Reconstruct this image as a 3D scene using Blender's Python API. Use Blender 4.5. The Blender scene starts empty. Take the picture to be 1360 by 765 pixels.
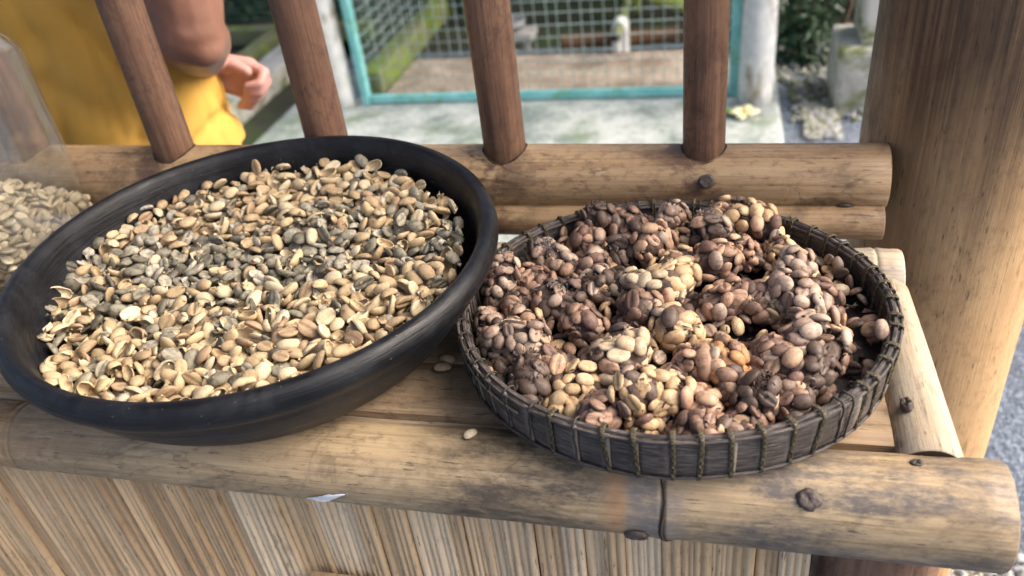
import bpy, bmesh, math, random, base64
import numpy as np
from mathutils import Vector, Quaternion, Matrix, Euler, noise
PI = math.pi
sc = bpy.context.scene
COL = sc.collection

# ------------------------------------------------------------------ camera
cd = bpy.data.cameras.new("camera")
cam = bpy.data.objects.new("camera", cd)
COL.objects.link(cam)
YAW, PITCH, ROLL = 0.2854, 0.5988, -0.1344
_cy, _sy, _cp, _sp = math.cos(YAW), math.sin(YAW), math.cos(PITCH), math.sin(PITCH)
_f = Vector((-_sy * _cp, _cy * _cp, -_sp))
_r = Vector((_cy, _sy, 0))
_u = _r.cross(_f)
_r2 = _r * math.cos(ROLL) + _u * math.sin(ROLL)
_u2 = -_r * math.sin(ROLL) + _u * math.cos(ROLL)
m = Matrix.Identity(4)
for i in range(3):
    m[i][0], m[i][1], m[i][2] = _r2[i], _u2[i], -_f[i]
m.translation = Vector((0.0369, -0.3311, 0.3741))
cam.matrix_world = m
cd.sensor_width = 36
cd.lens = 1099.4 / 1360 * 36
cd.clip_start, cd.clip_end = 0.02, 400
cd.dof.use_dof = True
cd.dof.focus_distance = 0.53
cd.dof.aperture_fstop = cd.lens / 1000 / 0.0042
sc.camera = cam

# ------------------------------------------------------------------ sky, sun, exposure
SUN_EL, SUN_AZ = math.radians(42), math.radians(84)     # azimuth clockwise from +Y
w = bpy.data.worlds.new("World")
sc.world = w
w.use_nodes = True
nt = w.node_tree
sky = nt.nodes.new("ShaderNodeTexSky")
sky.sky_type = 'NISHITA'
sky.sun_disc = False
sky.sun_elevation = SUN_EL
sky.sun_rotation = SUN_AZ
sky.air_density = 0.7
sky.dust_density = 7.0
sky.ozone_density = 0.2
nt.links.new(sky.outputs[0], nt.nodes["Background"].inputs[0])
nt.nodes["Background"].inputs[1].default_value = 0.145
sl = bpy.data.lights.new("sun", 'SUN')
sl.energy = 0.9
sl.angle = math.radians(60)
sl.color = (1.0, 0.975, 0.94)
so = bpy.data.objects.new("sun", sl)
COL.objects.link(so)
_d = Vector((math.sin(SUN_AZ) * math.cos(SUN_EL), math.cos(SUN_AZ) * math.cos(SUN_EL), math.sin(SUN_EL)))
so.rotation_euler = _d.to_track_quat('Z', 'Y').to_euler()
sc.view_settings.view_transform = 'Standard'
sc.view_settings.look = 'None'
sc.view_settings.exposure = 1.38
sc.view_settings.gamma = 1
try:
    sc.cycles.use_denoising = True
    sc.cycles.max_bounces = 8
    sc.cycles.transparent_max_bounces = 12
    sc.cycles.caustics_reflective = False
    sc.cycles.caustics_refractive = False
except Exception:
    pass

# ------------------------------------------------------------------ helpers
def srgb(r, g, b):
    f = lambda c: (c / 255 / 12.92) if c <= 10.3 else (((c / 255) + .055) / 1.055) ** 2.4
    return (f(r), f(g), f(b), 1)

def tag(o, label=None, cat=None, group=None, kind=None):
    if label: o['label'] = label
    if cat: o['category'] = cat
    if group: o['group'] = group
    if kind: o['kind'] = kind
    return o

def empty(name, loc=(0, 0, 0), rot=None):
    o = bpy.data.objects.new(name, None)
    COL.objects.link(o)
    o.location = loc
    o.empty_display_size = .01
    if rot is not None: o.rotation_euler = rot
    return o

def link(name, me, m=None, parent=None, world=None, smooth=True):
    """one mesh object; world = matrix in the parent's parent space"""
    o = bpy.data.objects.new(name, me)
    COL.objects.link(o)
    if m is not None and not me.materials:
        me.materials.append(m)
    if world is not None:
        o.matrix_basis = world
    if parent is not None:
        o.parent = parent
        if world is not None:
            pm = parent.matrix_basis
            pp = parent.parent
            while pp is not None:
                pm = pp.matrix_basis @ pm
                pp = pp.parent
            o.matrix_basis = pm.inverted() @ world
    return o

def mesh(vs, fs, smooth=True, name="m"):
    me = bpy.data.meshes.new(name)
    me.from_pydata([tuple(v) for v in vs], [], fs)
    if smooth:
        me.polygons.foreach_set('use_smooth', [True] * len(me.polygons))
    me.update()
    return me

def bm_mesh(bm, smooth=False):
    me = bpy.data.meshes.new("m")
    bm.to_mesh(me)
    bm.free()
    if smooth:
        me.polygons.foreach_set('use_smooth', [True] * len(me.polygons))
    return me

class MB:
    def __init__(s): s.v, s.f, s.mi = [], [], []
    def add(s, vs, fs, mi=0):
        n = len(s.v)
        s.v += [tuple(v) for v in vs]
        s.f += [tuple(i + n for i in f) for f in fs]
        s.mi += [mi] * len(fs)
    def box(s, x0, x1, y0, y1, z0, z1, mi=0):
        v = [(x, y, z) for x in (x0, x1) for y in (y0, y1) for z in (z0, z1)]
        s.add(v, [(0, 1, 3, 2), (4, 6, 7, 5), (0, 4, 5, 1), (2, 3, 7, 6), (0, 2, 6, 4), (1, 5, 7, 3)], mi)
    def tube(s, pts, rad, n=6, mi=0, cap=True):
        pts = [Vector(p) for p in pts]
        k = len(pts)
        rr = rad if isinstance(rad, (list, tuple)) else [rad] * k
        t0 = (pts[1] - pts[0]).normalized()
        up = Vector((0, 0, 1)) if abs(t0.z) < .9 else Vector((1, 0, 0))
        a = t0.cross(up).normalized()
        vs, fs = [], []
        for i in range(k):
            t = (pts[min(i + 1, k - 1)] - pts[max(i - 1, 0)]).normalized()
            a = (a - t * a.dot(t)).normalized()
            b = t.cross(a)
            for j in range(n):
                q = 2 * PI * j / n
                vs.append(pts[i] + (a * math.cos(q) + b * math.sin(q)) * rr[i])
        for i in range(k - 1):
            for j in range(n):
                fs.append((i * n + j, i * n + (j + 1) % n, (i + 1) * n + (j + 1) % n, (i + 1) * n + j))
        if cap:
            fs.append(tuple(range(n))[::-1])
            fs.append(tuple((k - 1) * n + j for j in range(n)))
        s.add(vs, fs, mi)
    def mesh(s, smooth=False, mats=()):
        me = mesh(s.v, s.f, smooth)
        for m in mats: me.materials.append(m)
        if len(mats) > 1:
            me.polygons.foreach_set('material_index', s.mi)
        return me

def bevel_mesh(me, w, seg=2):
    bm = bmesh.new(); bm.from_mesh(me)
    bmesh.ops.recalc_face_normals(bm, faces=bm.faces)
    bmesh.ops.bevel(bm, geom=bm.edges[:], offset=w, segments=seg, affect='EDGES', profile=.6)
    mats = list(me.materials)
    m2 = bm_mesh(bm)
    for q in mats: m2.materials.append(q)
    return m2

def frame(p0, p1, roll=0):
    """matrix with local Z from p0 to p1, origin p0"""
    p0, p1 = Vector(p0), Vector(p1)
    q = (p1 - p0).to_track_quat('Z', 'Y')
    return Matrix.Translation(p0) @ q.to_matrix().to_4x4() @ Matrix.Rotation(roll, 4, 'Z')

# ------------------------------------------------------------------ materials
class N:
    """small node-tree builder"""
    def __init__(s, name):
        s.m = bpy.data.materials.new(name)
        s.m.use_nodes = True
        s.t = s.m.node_tree
        s.b = s.t.nodes["Principled BSDF"]
        s.tc = s.t.nodes.new("ShaderNodeTexCoord")
        s.oi = s.t.nodes.new("ShaderNodeObjectInfo")
    def new(s, typ, **k):
        n = s.t.nodes.new(typ)
        for a, b in k.items(): setattr(n, a, b)
        return n
    def put(s, sock, v):
        if hasattr(v, 'is_output') or isinstance(v, bpy.types.NodeSocket): s.t.links.new(v, sock)
        else: sock.default_value = v
    def coords(s, scale=(1, 1, 1), rand=True, src='Object'):
        mp = s.new("ShaderNodeMapping")
        s.put(mp.inputs['Vector'], s.tc.outputs[src])
        mp.inputs['Scale'].default_value = scale
        if rand:
            mul = s.new("ShaderNodeVectorMath", operation='SCALE')
            mul.inputs[0].default_value = (37., 19., 53.)
            s.put(mul.inputs['Scale'], s.oi.outputs['Random'])
            s.put(mp.inputs['Location'], mul.outputs[0])
        return mp.outputs[0]
    def noise(s, vec, scale=5, detail=4, rough=.6, dist=0):
        n = s.new("ShaderNodeTexNoise")
        s.put(n.inputs['Vector'], vec)
        n.inputs['Scale'].default_value = scale
        n.inputs['Detail'].default_value = detail
        n.inputs['Roughness'].default_value = rough
        n.inputs['Distortion'].default_value = dist
        return n.outputs[0]
    def vor(s, vec, scale=5, feature='F1', out=0):
        n = s.new("ShaderNodeTexVoronoi", feature=feature)
        s.put(n.inputs['Vector'], vec)
        n.inputs['Scale'].default_value = scale
        return n.outputs[out]
    def ramp(s, fac, *stops):
        n = s.new("ShaderNodeValToRGB")
        s.put(n.inputs[0], fac)
        e = n.color_ramp.elements
        while len(e) < len(stops): e.new(.5)
        for q, (p, c) in zip(e, stops):
            q.position = p
            q.color = c if hasattr(c, '__len__') else (c, c, c, 1)
        return n.outputs[0]
    def math(s, op, a, b=0, clamp=False):
        n = s.new("ShaderNodeMath", operation=op)
        n.use_clamp = clamp
        s.put(n.inputs[0], a); s.put(n.inputs[1], b)
        return n.outputs[0]
    def mix(s, fac, a, b, blend='MIX'):
        n = s.new("ShaderNodeMix", data_type='RGBA')
        n.blend_type = blend
        s.put(n.inputs[0], fac); s.put(n.inputs[6], a); s.put(n.inputs[7], b)
        return n.outputs[2]
    def hsv(s, col, h=.5, sat=1, v=1):
        n = s.new("ShaderNodeHueSaturation")
        s.put(n.inputs['Color'], col); s.put(n.inputs['Hue'], h); s.put(n.inputs['Saturation'], sat); s.put(n.inputs['Value'], v)
        return n.outputs[0]
    def vary(s, col, amount=.3):
        """overall value shift per object"""
        v = s.math('MULTIPLY_ADD', s.oi.outputs['Random'], amount)
        v.node.inputs[2].default_value = 1 - amount / 2
        return s.hsv(col, v=v)
    def sep(s, vec):
        n = s.new("ShaderNodeSeparateXYZ"); s.put(n.inputs[0], vec); return n.outputs
    def bump(s, h, strength=.3, dist=.002):
        n = s.new("ShaderNodeBump")
        n.inputs['Strength'].default_value = strength
        n.inputs['Distance'].default_value = dist
        s.put(n.inputs['Height'], h)
        s.put(s.b.inputs['Normal'], n.outputs[0])
    def done(s, col=None, rough=None, spec=None, **k):
        if col is not None: s.put(s.b.inputs['Base Color'], col)
        if rough is not None: s.put(s.b.inputs['Roughness'], rough)
        if spec is not None: s.b.inputs['Specular IOR Level'].default_value = spec
        for a, b in k.items(): s.put(s.b.inputs[a.replace('_', ' ')], b)
        return s.m

def bamboo(name, light, mid, stain, stain_lo=.52, stain_hi=.68, grey=None, grey_lo=.5, grey_hi=.7, crack=.5, rough=.5, fibre=1., blotch=16., extra=None, grunge=.5, streak=.45):
    """bamboo culm: fine fibres along local Z, dark dashes, blotchy mould, veined stains, grey weathering"""
    n = N(name)
    lng = n.coords((1, 1, .022))
    iso = n.coords((1, 1, .55))
    fib = n.noise(lng, 430, 4, .7)
    fib2 = n.noise(n.coords((1, 1, .04)), 120, 4, .65)
    big = n.noise(iso, 9, 5, .6)
    fine = n.noise(n.coords((1, 1, .6)), 150, 7, .72)
    col = n.mix(n.ramp(n.math('ADD', n.math('MULTIPLY', fib2, streak), n.math('MULTIPLY', big, 1 - streak)), (.38, 0.), (.60, 1.)), mid, light)
    col = n.mix(n.math('MULTIPLY', n.ramp(fib, (.50, 0.), (.66, 1.)), .50 * fibre), col, tuple(v * .45 for v in mid[:3]) + (1,))
    col = n.mix(n.math('MULTIPLY', n.ramp(fib, (.30, 1.), (.44, 0.)), .35 * fibre), col, tuple(min(1, v * 1.35) for v in light[:3]) + (1,))
    if grey is not None:
        g = n.noise(n.coords((1, 1, .30)), 13, 5, .62)
        col = n.mix(n.math('MULTIPLY', n.ramp(g, (grey_lo, 0.), (grey_hi, 1.)), .85), col, grey)
    blo = n.noise(iso, blotch, 8, .72, .6)
    col = n.mix(n.math('MULTIPLY', n.ramp(blo, (stain_lo, 0.), (stain_hi, 1.)), .8), col, stain)
    # grime that gathers in patches as fine mottling
    gm = n.math('MULTIPLY', n.ramp(fine, (.50, 0.), (.62, 1.)), n.ramp(n.noise(iso, 21, 3, .6), (.42, .12), (.62, 1.)))
    col = n.mix(n.math('MULTIPLY', gm, grunge), col, tuple(v * 1.3 for v in stain[:3]) + (1,))
    vn = n.new("ShaderNodeTexNoise")
    n.put(vn.inputs['Vector'], iso); vn.inputs['Scale'].default_value = 13; vn.inputs['Detail'].default_value = 7; vn.inputs['Distortion'].default_value = 1.1
    vein = n.ramp(n.math('ABSOLUTE', n.math('SUBTRACT', vn.outputs[0], .5)), (.0, 1.), (.010, 0.))
    col = n.mix(n.math('MULTIPLY', n.math('MULTIPLY', vein, n.ramp(big, (.46, 0.), (.6, 1.))), crack), col, stain)
    dash = n.ramp(n.noise(n.coords((1, 1, .09)), 620, 2, .5), (.63, 0.), (.70, 1.))
    col = n.mix(n.math('MULTIPLY', n.math('MULTIPLY', dash, n.ramp(fine, (.42, 0.), (.55, 1.))), .75), col, (.045, .03, .02, 1))
    if extra: col = extra(n, col)
    r = n.ramp(fine, (.35, rough - .10), (.65, rough + .18))
    n.bump(n.math('ADD', n.math('MULTIPLY', fib, .7), n.math('MULTIPLY', fine, .7)), .45, .0012)
    return n.done(col, r, .40)

def flat(name, col, rough=.6, var=.25, sc_=60, spec=.4, bump=.15, dist=.002, vary=0., dark=.55):
    n = N(name)
    f = n.noise(n.coords(), sc_, 5, .65)
    c = n.mix(n.ramp(f, (.35, 0.), (.68, 1.)), tuple(x * dark for x in col[:3]) + (1,), col)
    if vary: c = n.vary(c, vary)
    n.bump(f, bump, dist)
    return n.done(c, rough, spec)
# resting places of the beans: x, y, z, turn (x, y, z of a unit quaternion), size in tenths of a millimetre, 99ths and hundredths
BOWL_DATA = [
-2380,-263,655,77,41,-6,114, -2271,-198,644,30,-91,-24,112, -2017,21,658,-3,32,41,115, -2516,70,648,8,-4,26,115, -2465,-191,670,51,68,-46,114, -1920,-26,644,-12,91,-36,108, 
-3216,-186,638,-10,13,-84,112, -1815,340,662,-1,12,42,114, -2737,-152,648,66,-7,-13,110, -2015,-41,602,76,52,8,109, -3516,-108,685,-21,-12,-37,114, -1791,451,666,-93,22,-7,116, 
-2591,-204,679,-55,64,52,107, -2156,-156,637,-4,65,75,105, -2780,29,631,-38,72,-18,114, -1938,262,648,45,-1,-80,111, -2514,408,642,84,-28,5,115, -2744,-269,642,4,-25,80,106, 
-2911,226,665,-92,11,32,114, -3245,105,643,-14,-38,-28,116, -3185,-71,681,-24,-12,82,110, -2523,-96,675,-13,-29,31,114, -1577,613,653,-17,-20,14,115, -2064,-117,655,96,-20,-8,103, 
-2287,163,627,3,37,-74,113, -2597,-317,669,9,-18,-93,101, -2120,514,673,-91,14,25,112, -2301,6,686,-26,-5,35,106, -2817,253,610,8,37,-62,116, -2009,517,655,-70,-40,57,113, 
-1648,746,684,-32,76,-6,112, -2395,-116,632,-12,17,-92,106, -2148,335,626,3,10,98,109, -2505,-270,645,-94,7,5,100, -3266,-115,677,-73,15,57,107, -3605,488,668,36,2,-91,115, 
-2169,91,592,-69,51,-47,115, -1992,127,653,-1,-99,7,101, -3122,-141,615,18,-63,60,114, -2510,535,641,-26,-40,-83,115, -2275,-25,627,-86,42,-24,108, -1769,86,657,-10,-63,-36,98, 
-1453,724,689,44,-62,-47,109, -1499,1066,703,19,-13,91,112, -1568,785,674,-53,-14,52,114, -3455,622,640,-79,-45,28,116, -2048,631,671,-78,-45,13,109, -1917,983,664,26,-61,-67,113, 
-2623,650,638,16,97,-3,112, -3292,434,631,-81,11,-19,115, -2722,580,625,-24,-94,-7,111, -2367,386,634,97,-21,3,105, -1345,1090,661,-60,40,-53,110, -3107,207,662,-10,8,98,105, 
-1705,218,622,-59,-50,62,97, -2949,-98,633,-34,79,-48,109, -1818,10,674,6,-43,-89,94, -2868,-143,605,-49,55,9,106, -2547,1254,656,-53,64,-35,115, -2207,810,642,81,-51,24,113, 
-3010,340,652,61,-50,36,114, -2986,-258,618,-18,40,76,95, -2873,416,644,70,52,20,108, -2036,275,632,-12,81,-44,103, -3116,-18,632,38,-87,8,100, -2725,265,646,25,10,-88,104, 
-3231,485,611,19,32,-91,111, -3555,284,635,-7,-9,64,109, -2228,467,685,32,-93,-3,101, -3665,52,645,8,45,73,114, -3834,724,651,-95,14,23,111, -2334,928,626,-66,70,13,110, 
-2386,638,623,-18,76,-46,110, -2062,789,612,29,78,51,112, -1940,723,626,18,-9,83,115, -1983,628,612,2,-9,-54,113, -2833,-256,631,19,28,-41,101, -3012,670,661,54,83,4,111, 
-1536,709,637,93,-30,12,112, -3240,1090,662,-28,93,-8,115, -2792,419,606,-98,7,-13,110, -2693,63,643,-73,19,38,99, -2195,1078,621,41,-14,18,110, -1808,157,657,8,8,-87,110, 
-1753,1618,683,8,1,-22,113, -3432,-80,683,85,-31,-37,99, -3402,-156,661,64,52,-22,95, -1389,1292,654,-7,16,-38,108, -2640,447,629,35,-28,19,115, -2962,607,619,-5,-26,25,104, 
-2491,245,624,-16,0,-39,98, -2189,-26,639,59,-70,-26,91, -2926,132,630,45,-54,-69,111, -2031,944,629,6,-3,40,106, -1684,845,691,-34,1,66,110, -2613,1478,659,-4,7,-55,114, 
-1475,488,670,25,8,-64,94, -1588,297,659,-83,-26,20,92, -4042,841,685,42,67,-17,110, -4030,946,657,-83,-53,13,113, -2924,-187,646,17,8,97,91, -3706,651,631,-34,-8,-48,111, 
-1580,1036,673,14,1,93,111, -3400,280,637,11,87,14,108, -3662,1006,684,-7,-3,-98,110, -3463,10,671,-3,-8,98,107, -3357,-35,659,24,4,-82,115, -2464,872,594,20,88,9,113, 
-1628,494,643,29,-36,-11,97, -2325,1168,632,15,96,7,105, -1900,348,651,83,-19,-48,103, -3244,1228,630,-86,-39,-15,112, -3085,1141,609,91,34,-15,113, -1780,784,660,-30,81,-30,112, 
-1573,377,637,-6,21,-92,101, -3298,901,609,-20,95,20,107, -3200,778,597,21,-26,38,114, -2667,-18,623,-18,-1,-74,98, -2847,847,599,-33,-87,34,106, -2115,167,627,16,5,27,92, 
-1841,262,629,-30,3,-14,110, -1786,535,663,-46,-50,-70,110, -2517,821,627,-64,63,18,112, -2200,275,661,-13,-98,-9,93, -2456,1275,629,83,42,-18,113, -3837,854,678,-2,-89,40,106, 
-2788,-68,646,-54,-26,18,103, -2435,1515,670,-41,-71,-55,112, -2584,966,624,6,-71,68,113, -3250,276,644,33,87,23,96, -3835,361,601,-20,-26,67,115, -2454,1075,599,-16,-27,6,108, 
-3100,128,630,-57,28,-23,98, -1411,674,647,-51,-27,60,93, -2255,-114,592,41,89,-15,112, -1696,479,657,70,-40,-5,92, -1709,393,647,-30,87,-25,92, -2218,403,625,52,12,15,112, 
-1622,973,639,-34,-51,-76,115, -2554,1124,632,86,32,-22,106, -3667,182,643,-3,-8,-88,98, -3042,-132,637,-9,23,-74,88, -3804,253,617,-55,38,0,109, -3049,31,627,-26,6,-65,93, 
-3979,556,636,-21,-41,-26,106, -3946,704,658,-73,55,-36,109, -3557,1511,619,-74,-61,-22,115, -2274,252,615,81,-6,-23,98, -4089,763,653,-83,-14,37,112, 
-3074,625,613,-27,-16,89,105, -2240,973,644,-31,-5,-74,103, -1480,917,654,-12,-1,-62,96, -1636,1714,684,22,-71,44,108, -3182,1108,604,53,81,-21,114, -1708,1469,651,87,-8,26,111, 
-3309,999,616,-21,-96,6,108, -2302,442,613,39,-38,64,113, -4039,1624,695,-24,-10,87,116, -1558,470,606,66,-52,-18,99, -1897,1100,634,5,50,71,107, -2345,-45,644,56,-65,1,85, 
-1711,586,663,-15,6,-60,91, -3129,-206,609,-53,36,20,86, -2856,1245,630,-2,17,60,104, -3294,547,636,-16,53,73,106, -3745,523,646,1,17,95,102, -3335,111,629,63,-52,-44,102, 
-1422,1010,666,-61,-21,18,101, -1850,674,636,90,39,11,107, -2576,245,621,-48,19,-79,93, -1972,1629,626,-81,-26,46,107, -2068,1704,650,73,37,34,109, -3125,67,654,-43,-85,-21,88, 
-3515,187,638,32,68,65,92, -1659,1149,659,2,-17,73,105, -3573,799,616,1,19,29,104, -3571,647,643,44,31,11,98, -2049,373,634,-35,-21,49,92, -1377,972,634,72,59,-6,93, 
-1657,272,608,85,-26,39,88, -3042,1285,653,70,69,-12,105, -3850,540,639,-73,-65,-15,108, -3119,1502,633,87,-15,5,115, -1795,1138,648,24,73,56,99, -3164,348,620,51,-84,-8,105, 
-3401,964,650,85,-43,-23,103, -2525,1500,666,-8,28,-56,105, -1946,173,590,7,-96,2,106, -1880,1686,689,49,-59,-49,103, -1777,193,594,-5,13,92,111, -2985,505,626,17,95,15,113, 
-4157,1017,683,-71,-24,62,103, -2055,1242,610,17,-93,-29,111, -3523,390,620,-49,-20,80,112, -1604,1794,688,-33,19,46,114, -2931,904,615,25,52,30,104, -2198,1841,664,76,28,-52,113, 
-3587,1632,680,12,8,46,108, -3404,1344,617,2,-13,-39,109, -2765,2158,663,-46,-53,26,112, -2629,2419,694,-5,96,-17,114, -3159,560,636,-42,64,61,107, -1552,1736,636,75,-58,-9,114, 
-2849,89,623,26,-46,83,111, -3454,1243,619,4,8,-90,110, -3850,1374,682,-18,-55,80,107, -2610,100,629,-61,74,-6,96, -1548,1420,654,-35,25,-30,97, -2838,170,623,-51,-77,-8,89, 
-2323,832,596,-46,-24,26,104, -3373,384,626,56,-77,-10,98, -4037,696,624,13,-94,-22,109, -1661,1547,648,-52,-13,8,104, -2299,1391,619,-13,6,16,100, -3032,1235,597,-14,4,-33,109, 
-2248,78,594,30,76,3,110, -1552,1870,688,-57,36,-26,106, -4149,1197,683,-21,4,-46,106, -1945,1466,637,-15,-97,-3,102, -3611,1417,674,-8,-14,-57,104, -3536,495,621,-24,29,-36,98, 
-2955,411,638,-43,12,71,99, -1965,1356,637,86,-1,47,103, -3389,873,640,92,-17,11,97, -4027,1319,693,-33,2,-48,106, -3721,1185,669,84,44,-26,103, -1470,633,635,72,18,-44,87, 
-2489,1635,677,42,-67,-23,109, -2026,1414,652,35,17,-83,109, -2673,2231,704,98,4,3,113, -3983,851,616,-3,76,29,111, -2788,1452,642,-12,50,-22,102, -2259,1554,644,29,2,20,100, 
-1438,1647,685,38,7,77,98, -3793,1124,677,-16,-3,-62,104, -1882,761,661,94,-15,-25,90, -3200,181,618,-21,-11,89,106, -2766,505,609,-20,-26,-72,90, -2647,771,610,70,5,-67,107, 
-1833,1566,647,73,56,4,108, -3708,386,631,97,10,3,97, -3009,778,621,-12,-34,-84,96, -3809,918,651,-49,52,16,104, -3085,935,645,-9,-26,95,94, -3370,2367,701,-56,58,25,114, 
-3537,957,630,9,-68,72,106, -1418,1098,670,14,-48,-14,107, -2443,1437,639,95,7,-7,101, -2678,226,599,38,15,-88,99, -4138,1302,689,28,-7,33,102, -1726,737,655,72,49,4,89, 
-3430,748,646,-32,-13,92,96, -3145,887,618,92,-10,-9,94, -3178,1329,658,28,-69,65,103, -1701,356,588,67,72,-6,106, -1483,1282,656,69,-60,21,103, -2180,714,609,22,35,81,110, 
-2185,219,607,32,-89,-24,100, -2689,861,600,20,-2,65,114, -3318,1648,643,-40,79,13,106, -3501,1040,633,40,-1,-88,114, -3116,1883,643,-43,68,-49,112, -2145,1384,620,20,-35,-2,99, 
-2060,465,623,67,-66,31,98, -3009,88,580,45,-33,-76,91, -2505,167,609,-54,-1,-70,96, -3872,431,638,-24,-20,22,93, -1762,1016,647,8,27,2,107, -3397,1452,614,-67,65,29,112, 
-2936,1026,655,-2,0,-87,94, -2094,1803,671,1,23,60,107, -2941,1394,599,4,42,86,114, -3104,503,624,17,-97,11,96, -3665,1577,636,91,-32,17,111, -1554,942,664,-81,16,54,89, 
-2144,1173,609,-66,65,-34,95, -1905,2085,649,21,-54,62,104, -1991,825,619,-41,37,4,108, -3089,1650,637,17,-97,-10,101, -2192,920,602,93,33,2,111, -2653,306,614,-19,-93,23,94, 
-3622,1306,630,-27,32,-87,101, -2454,2356,669,3,-5,-89,114, -3329,-129,629,-13,64,6,97, -3907,349,628,67,-64,1,88, -3676,273,589,72,-57,4,97, -3548,1174,623,-65,61,26,100, 
-3031,1875,637,-26,27,91,108, -2060,2223,690,4,84,-51,113, -1780,1735,684,-71,-66,-19,110, -1906,1322,610,28,90,-24,98, -2588,2107,673,99,-6,-5,107, -3177,2252,643,-92,33,14,111, 
-1665,658,630,29,-7,18,96, -2704,1524,652,-9,40,-78,111, -3642,835,657,-8,98,-14,93, -2196,1936,669,-28,5,-95,114, -2565,693,597,57,-15,-44,109, -3277,715,617,-3,-44,41,100, 
-2916,2318,666,5,89,3,114, -2827,1374,633,91,-22,25,102, -3454,1770,668,26,-94,18,105, -2596,-250,602,79,-51,13,102, -3492,819,640,-72,-35,43,113, -2033,1973,634,35,-10,-56,113, 
-2477,469,606,-72,7,-9,99, -2411,100,626,-5,96,21,102, -2979,1683,663,79,54,-21,105, -1635,1641,636,70,-62,32,103, -3307,1384,605,31,-72,-58,109, -1936,522,618,66,-71,-5,85, 
-2192,1694,632,46,6,-84,101, -2978,1312,604,46,87,-7,105, -2608,1908,666,-49,-13,-5,104, -3087,2306,666,-2,-29,-93,114, -2746,1896,656,4,12,-10,105, -2198,1230,628,24,26,48,99, 
-2609,-138,631,50,-80,-17,112, -1410,915,595,57,66,25,84, -3156,1270,613,-2,-53,83,101, -2386,2029,676,-9,7,-37,100, -2737,1062,603,-3,-83,-45,92, -3372,1908,660,34,-21,-86,109, 
-2763,903,595,53,58,15,111, -2319,75,644,54,-8,59,116, -2436,566,634,62,-34,-28,85, -2453,1714,653,6,70,47,103, -1762,298,594,60,-40,-48,101, -2469,-71,639,22,-24,-68,88, 
-1926,1964,660,1,5,21,108, -2686,1371,603,92,-36,3,107, -3088,305,610,36,-42,-15,91, -2943,2232,648,-3,-43,88,109, -2844,2356,673,42,51,70,107, -2693,384,613,-77,-36,-42,94, 
-3836,1064,643,37,-85,28,111, -2142,1532,639,11,-10,9,97, -2478,665,621,-74,-39,-47,97, -2372,550,595,43,14,-84,112, -3750,444,647,-18,45,85,98, -3283,1466,636,-61,-1,-13,109, 
-1781,939,662,6,76,-57,91, -2371,2216,652,20,31,51,114, -3892,662,626,-12,97,-17,90, -2459,1918,644,84,29,-16,111, -2286,615,614,-56,64,-50,112, -2839,509,617,-4,46,-45,92, 
-2430,1844,626,-12,-95,22,101, -2094,1022,612,-31,12,-6,110, -1379,1381,658,-74,32,-22,98, -2451,1159,611,-16,92,-19,94, -3279,2286,674,-8,63,-65,107, 
-3019,1455,631,54,-71,-24,100, -2376,2451,671,-87,-14,-12,108, -2065,1333,607,-34,-8,-15,107, -1708,1400,612,-29,3,92,111, -2551,327,610,20,-36,6,96, -2609,376,624,45,16,16,88, 
-2838,641,654,16,96,-5,86, -4052,610,650,0,-93,24,99, -2489,2488,688,29,-24,88,104, -2372,235,622,8,-48,85,99, -2899,1732,639,-91,26,-20,109, -3575,1083,641,41,32,55,109, 
-1659,1246,637,78,-18,-13,115, -1869,1875,654,-40,-62,62,104, -3425,135,617,99,-6,0,91, -2567,2198,639,-8,-25,-10,116, -1759,1247,634,76,-20,-10,89, -3455,1723,615,13,96,-18,113, 
-2292,1449,662,1,-12,-52,91, -2301,702,613,-19,-31,-92,94, -3296,2189,659,-41,-3,40,116, -2630,1171,636,2,-67,41,98, -2382,172,631,-83,33,16,90, -3272,2030,630,47,-83,-11,112, 
-3284,195,633,68,-67,25,98, -2363,2315,675,94,-9,-27,102, -2795,1114,616,-82,-38,39,97, -1973,399,634,12,-40,5,94, -2815,694,611,24,58,-76,103, -2727,1710,642,-37,11,-34,94, 
-2368,306,603,38,22,18,98, -2775,1806,656,-9,18,21,100, -1812,1924,656,95,-21,-18,95, -2800,1668,667,-3,1,-83,91, -2289,2042,674,2,13,92,98, -3970,1011,672,86,-25,-26,91, 
-1704,1684,660,56,65,45,103, -1792,1360,610,55,38,-43,112, -2934,1591,642,30,-64,-58,99, -2501,1357,626,1,4,7,116, -2793,992,601,52,-74,-12,96, -2876,998,607,64,69,-30,107, 
-1999,2083,655,64,57,9,102, -2481,975,598,91,29,23,100, -2935,828,592,23,93,-9,86, -1622,1422,641,66,60,36,89, -1909,2211,654,8,87,41,96, -2556,2033,630,-98,12,2,107, 
-3077,2220,638,82,26,36,112, -3774,1418,660,-2,25,-95,96, -2103,2029,652,-59,12,67,99, -3462,1855,681,18,3,25,104, -2674,2164,645,2,7,-84,115, -1515,1500,652,89,-10,-24,88, 
-3426,553,576,77,30,-35,108, -3700,1364,632,4,72,48,111, -3062,1018,614,-27,-7,51,94, -3680,2119,684,-4,1,84,109, -2018,1839,672,15,3,70,90, -3982,1465,669,44,74,45,94, 
-3425,2032,694,37,10,45,96, -3904,1511,700,-83,-46,18,91, -3373,200,622,-12,18,8,92, -2276,1487,589,-11,-44,-20,114, -3000,922,614,59,-67,-6,96, -3276,1577,605,11,-97,18,94, 
-2837,339,606,3,-41,90,107, -3737,1940,689,-8,5,-81,98, -3569,1407,618,8,-24,-94,105, -3634,1007,612,-8,12,68,116, -2194,1008,562,63,-16,4,115, -3331,289,625,36,-31,-61,103, 
-1877,1388,625,-43,-69,53,88, -3065,146,559,-9,-5,29,115, -3675,1833,668,92,-8,28,103, -2128,1621,613,-58,-63,37,103, -2391,1375,598,16,50,54,111, -3127,1751,642,-17,11,52,98, 
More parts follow.
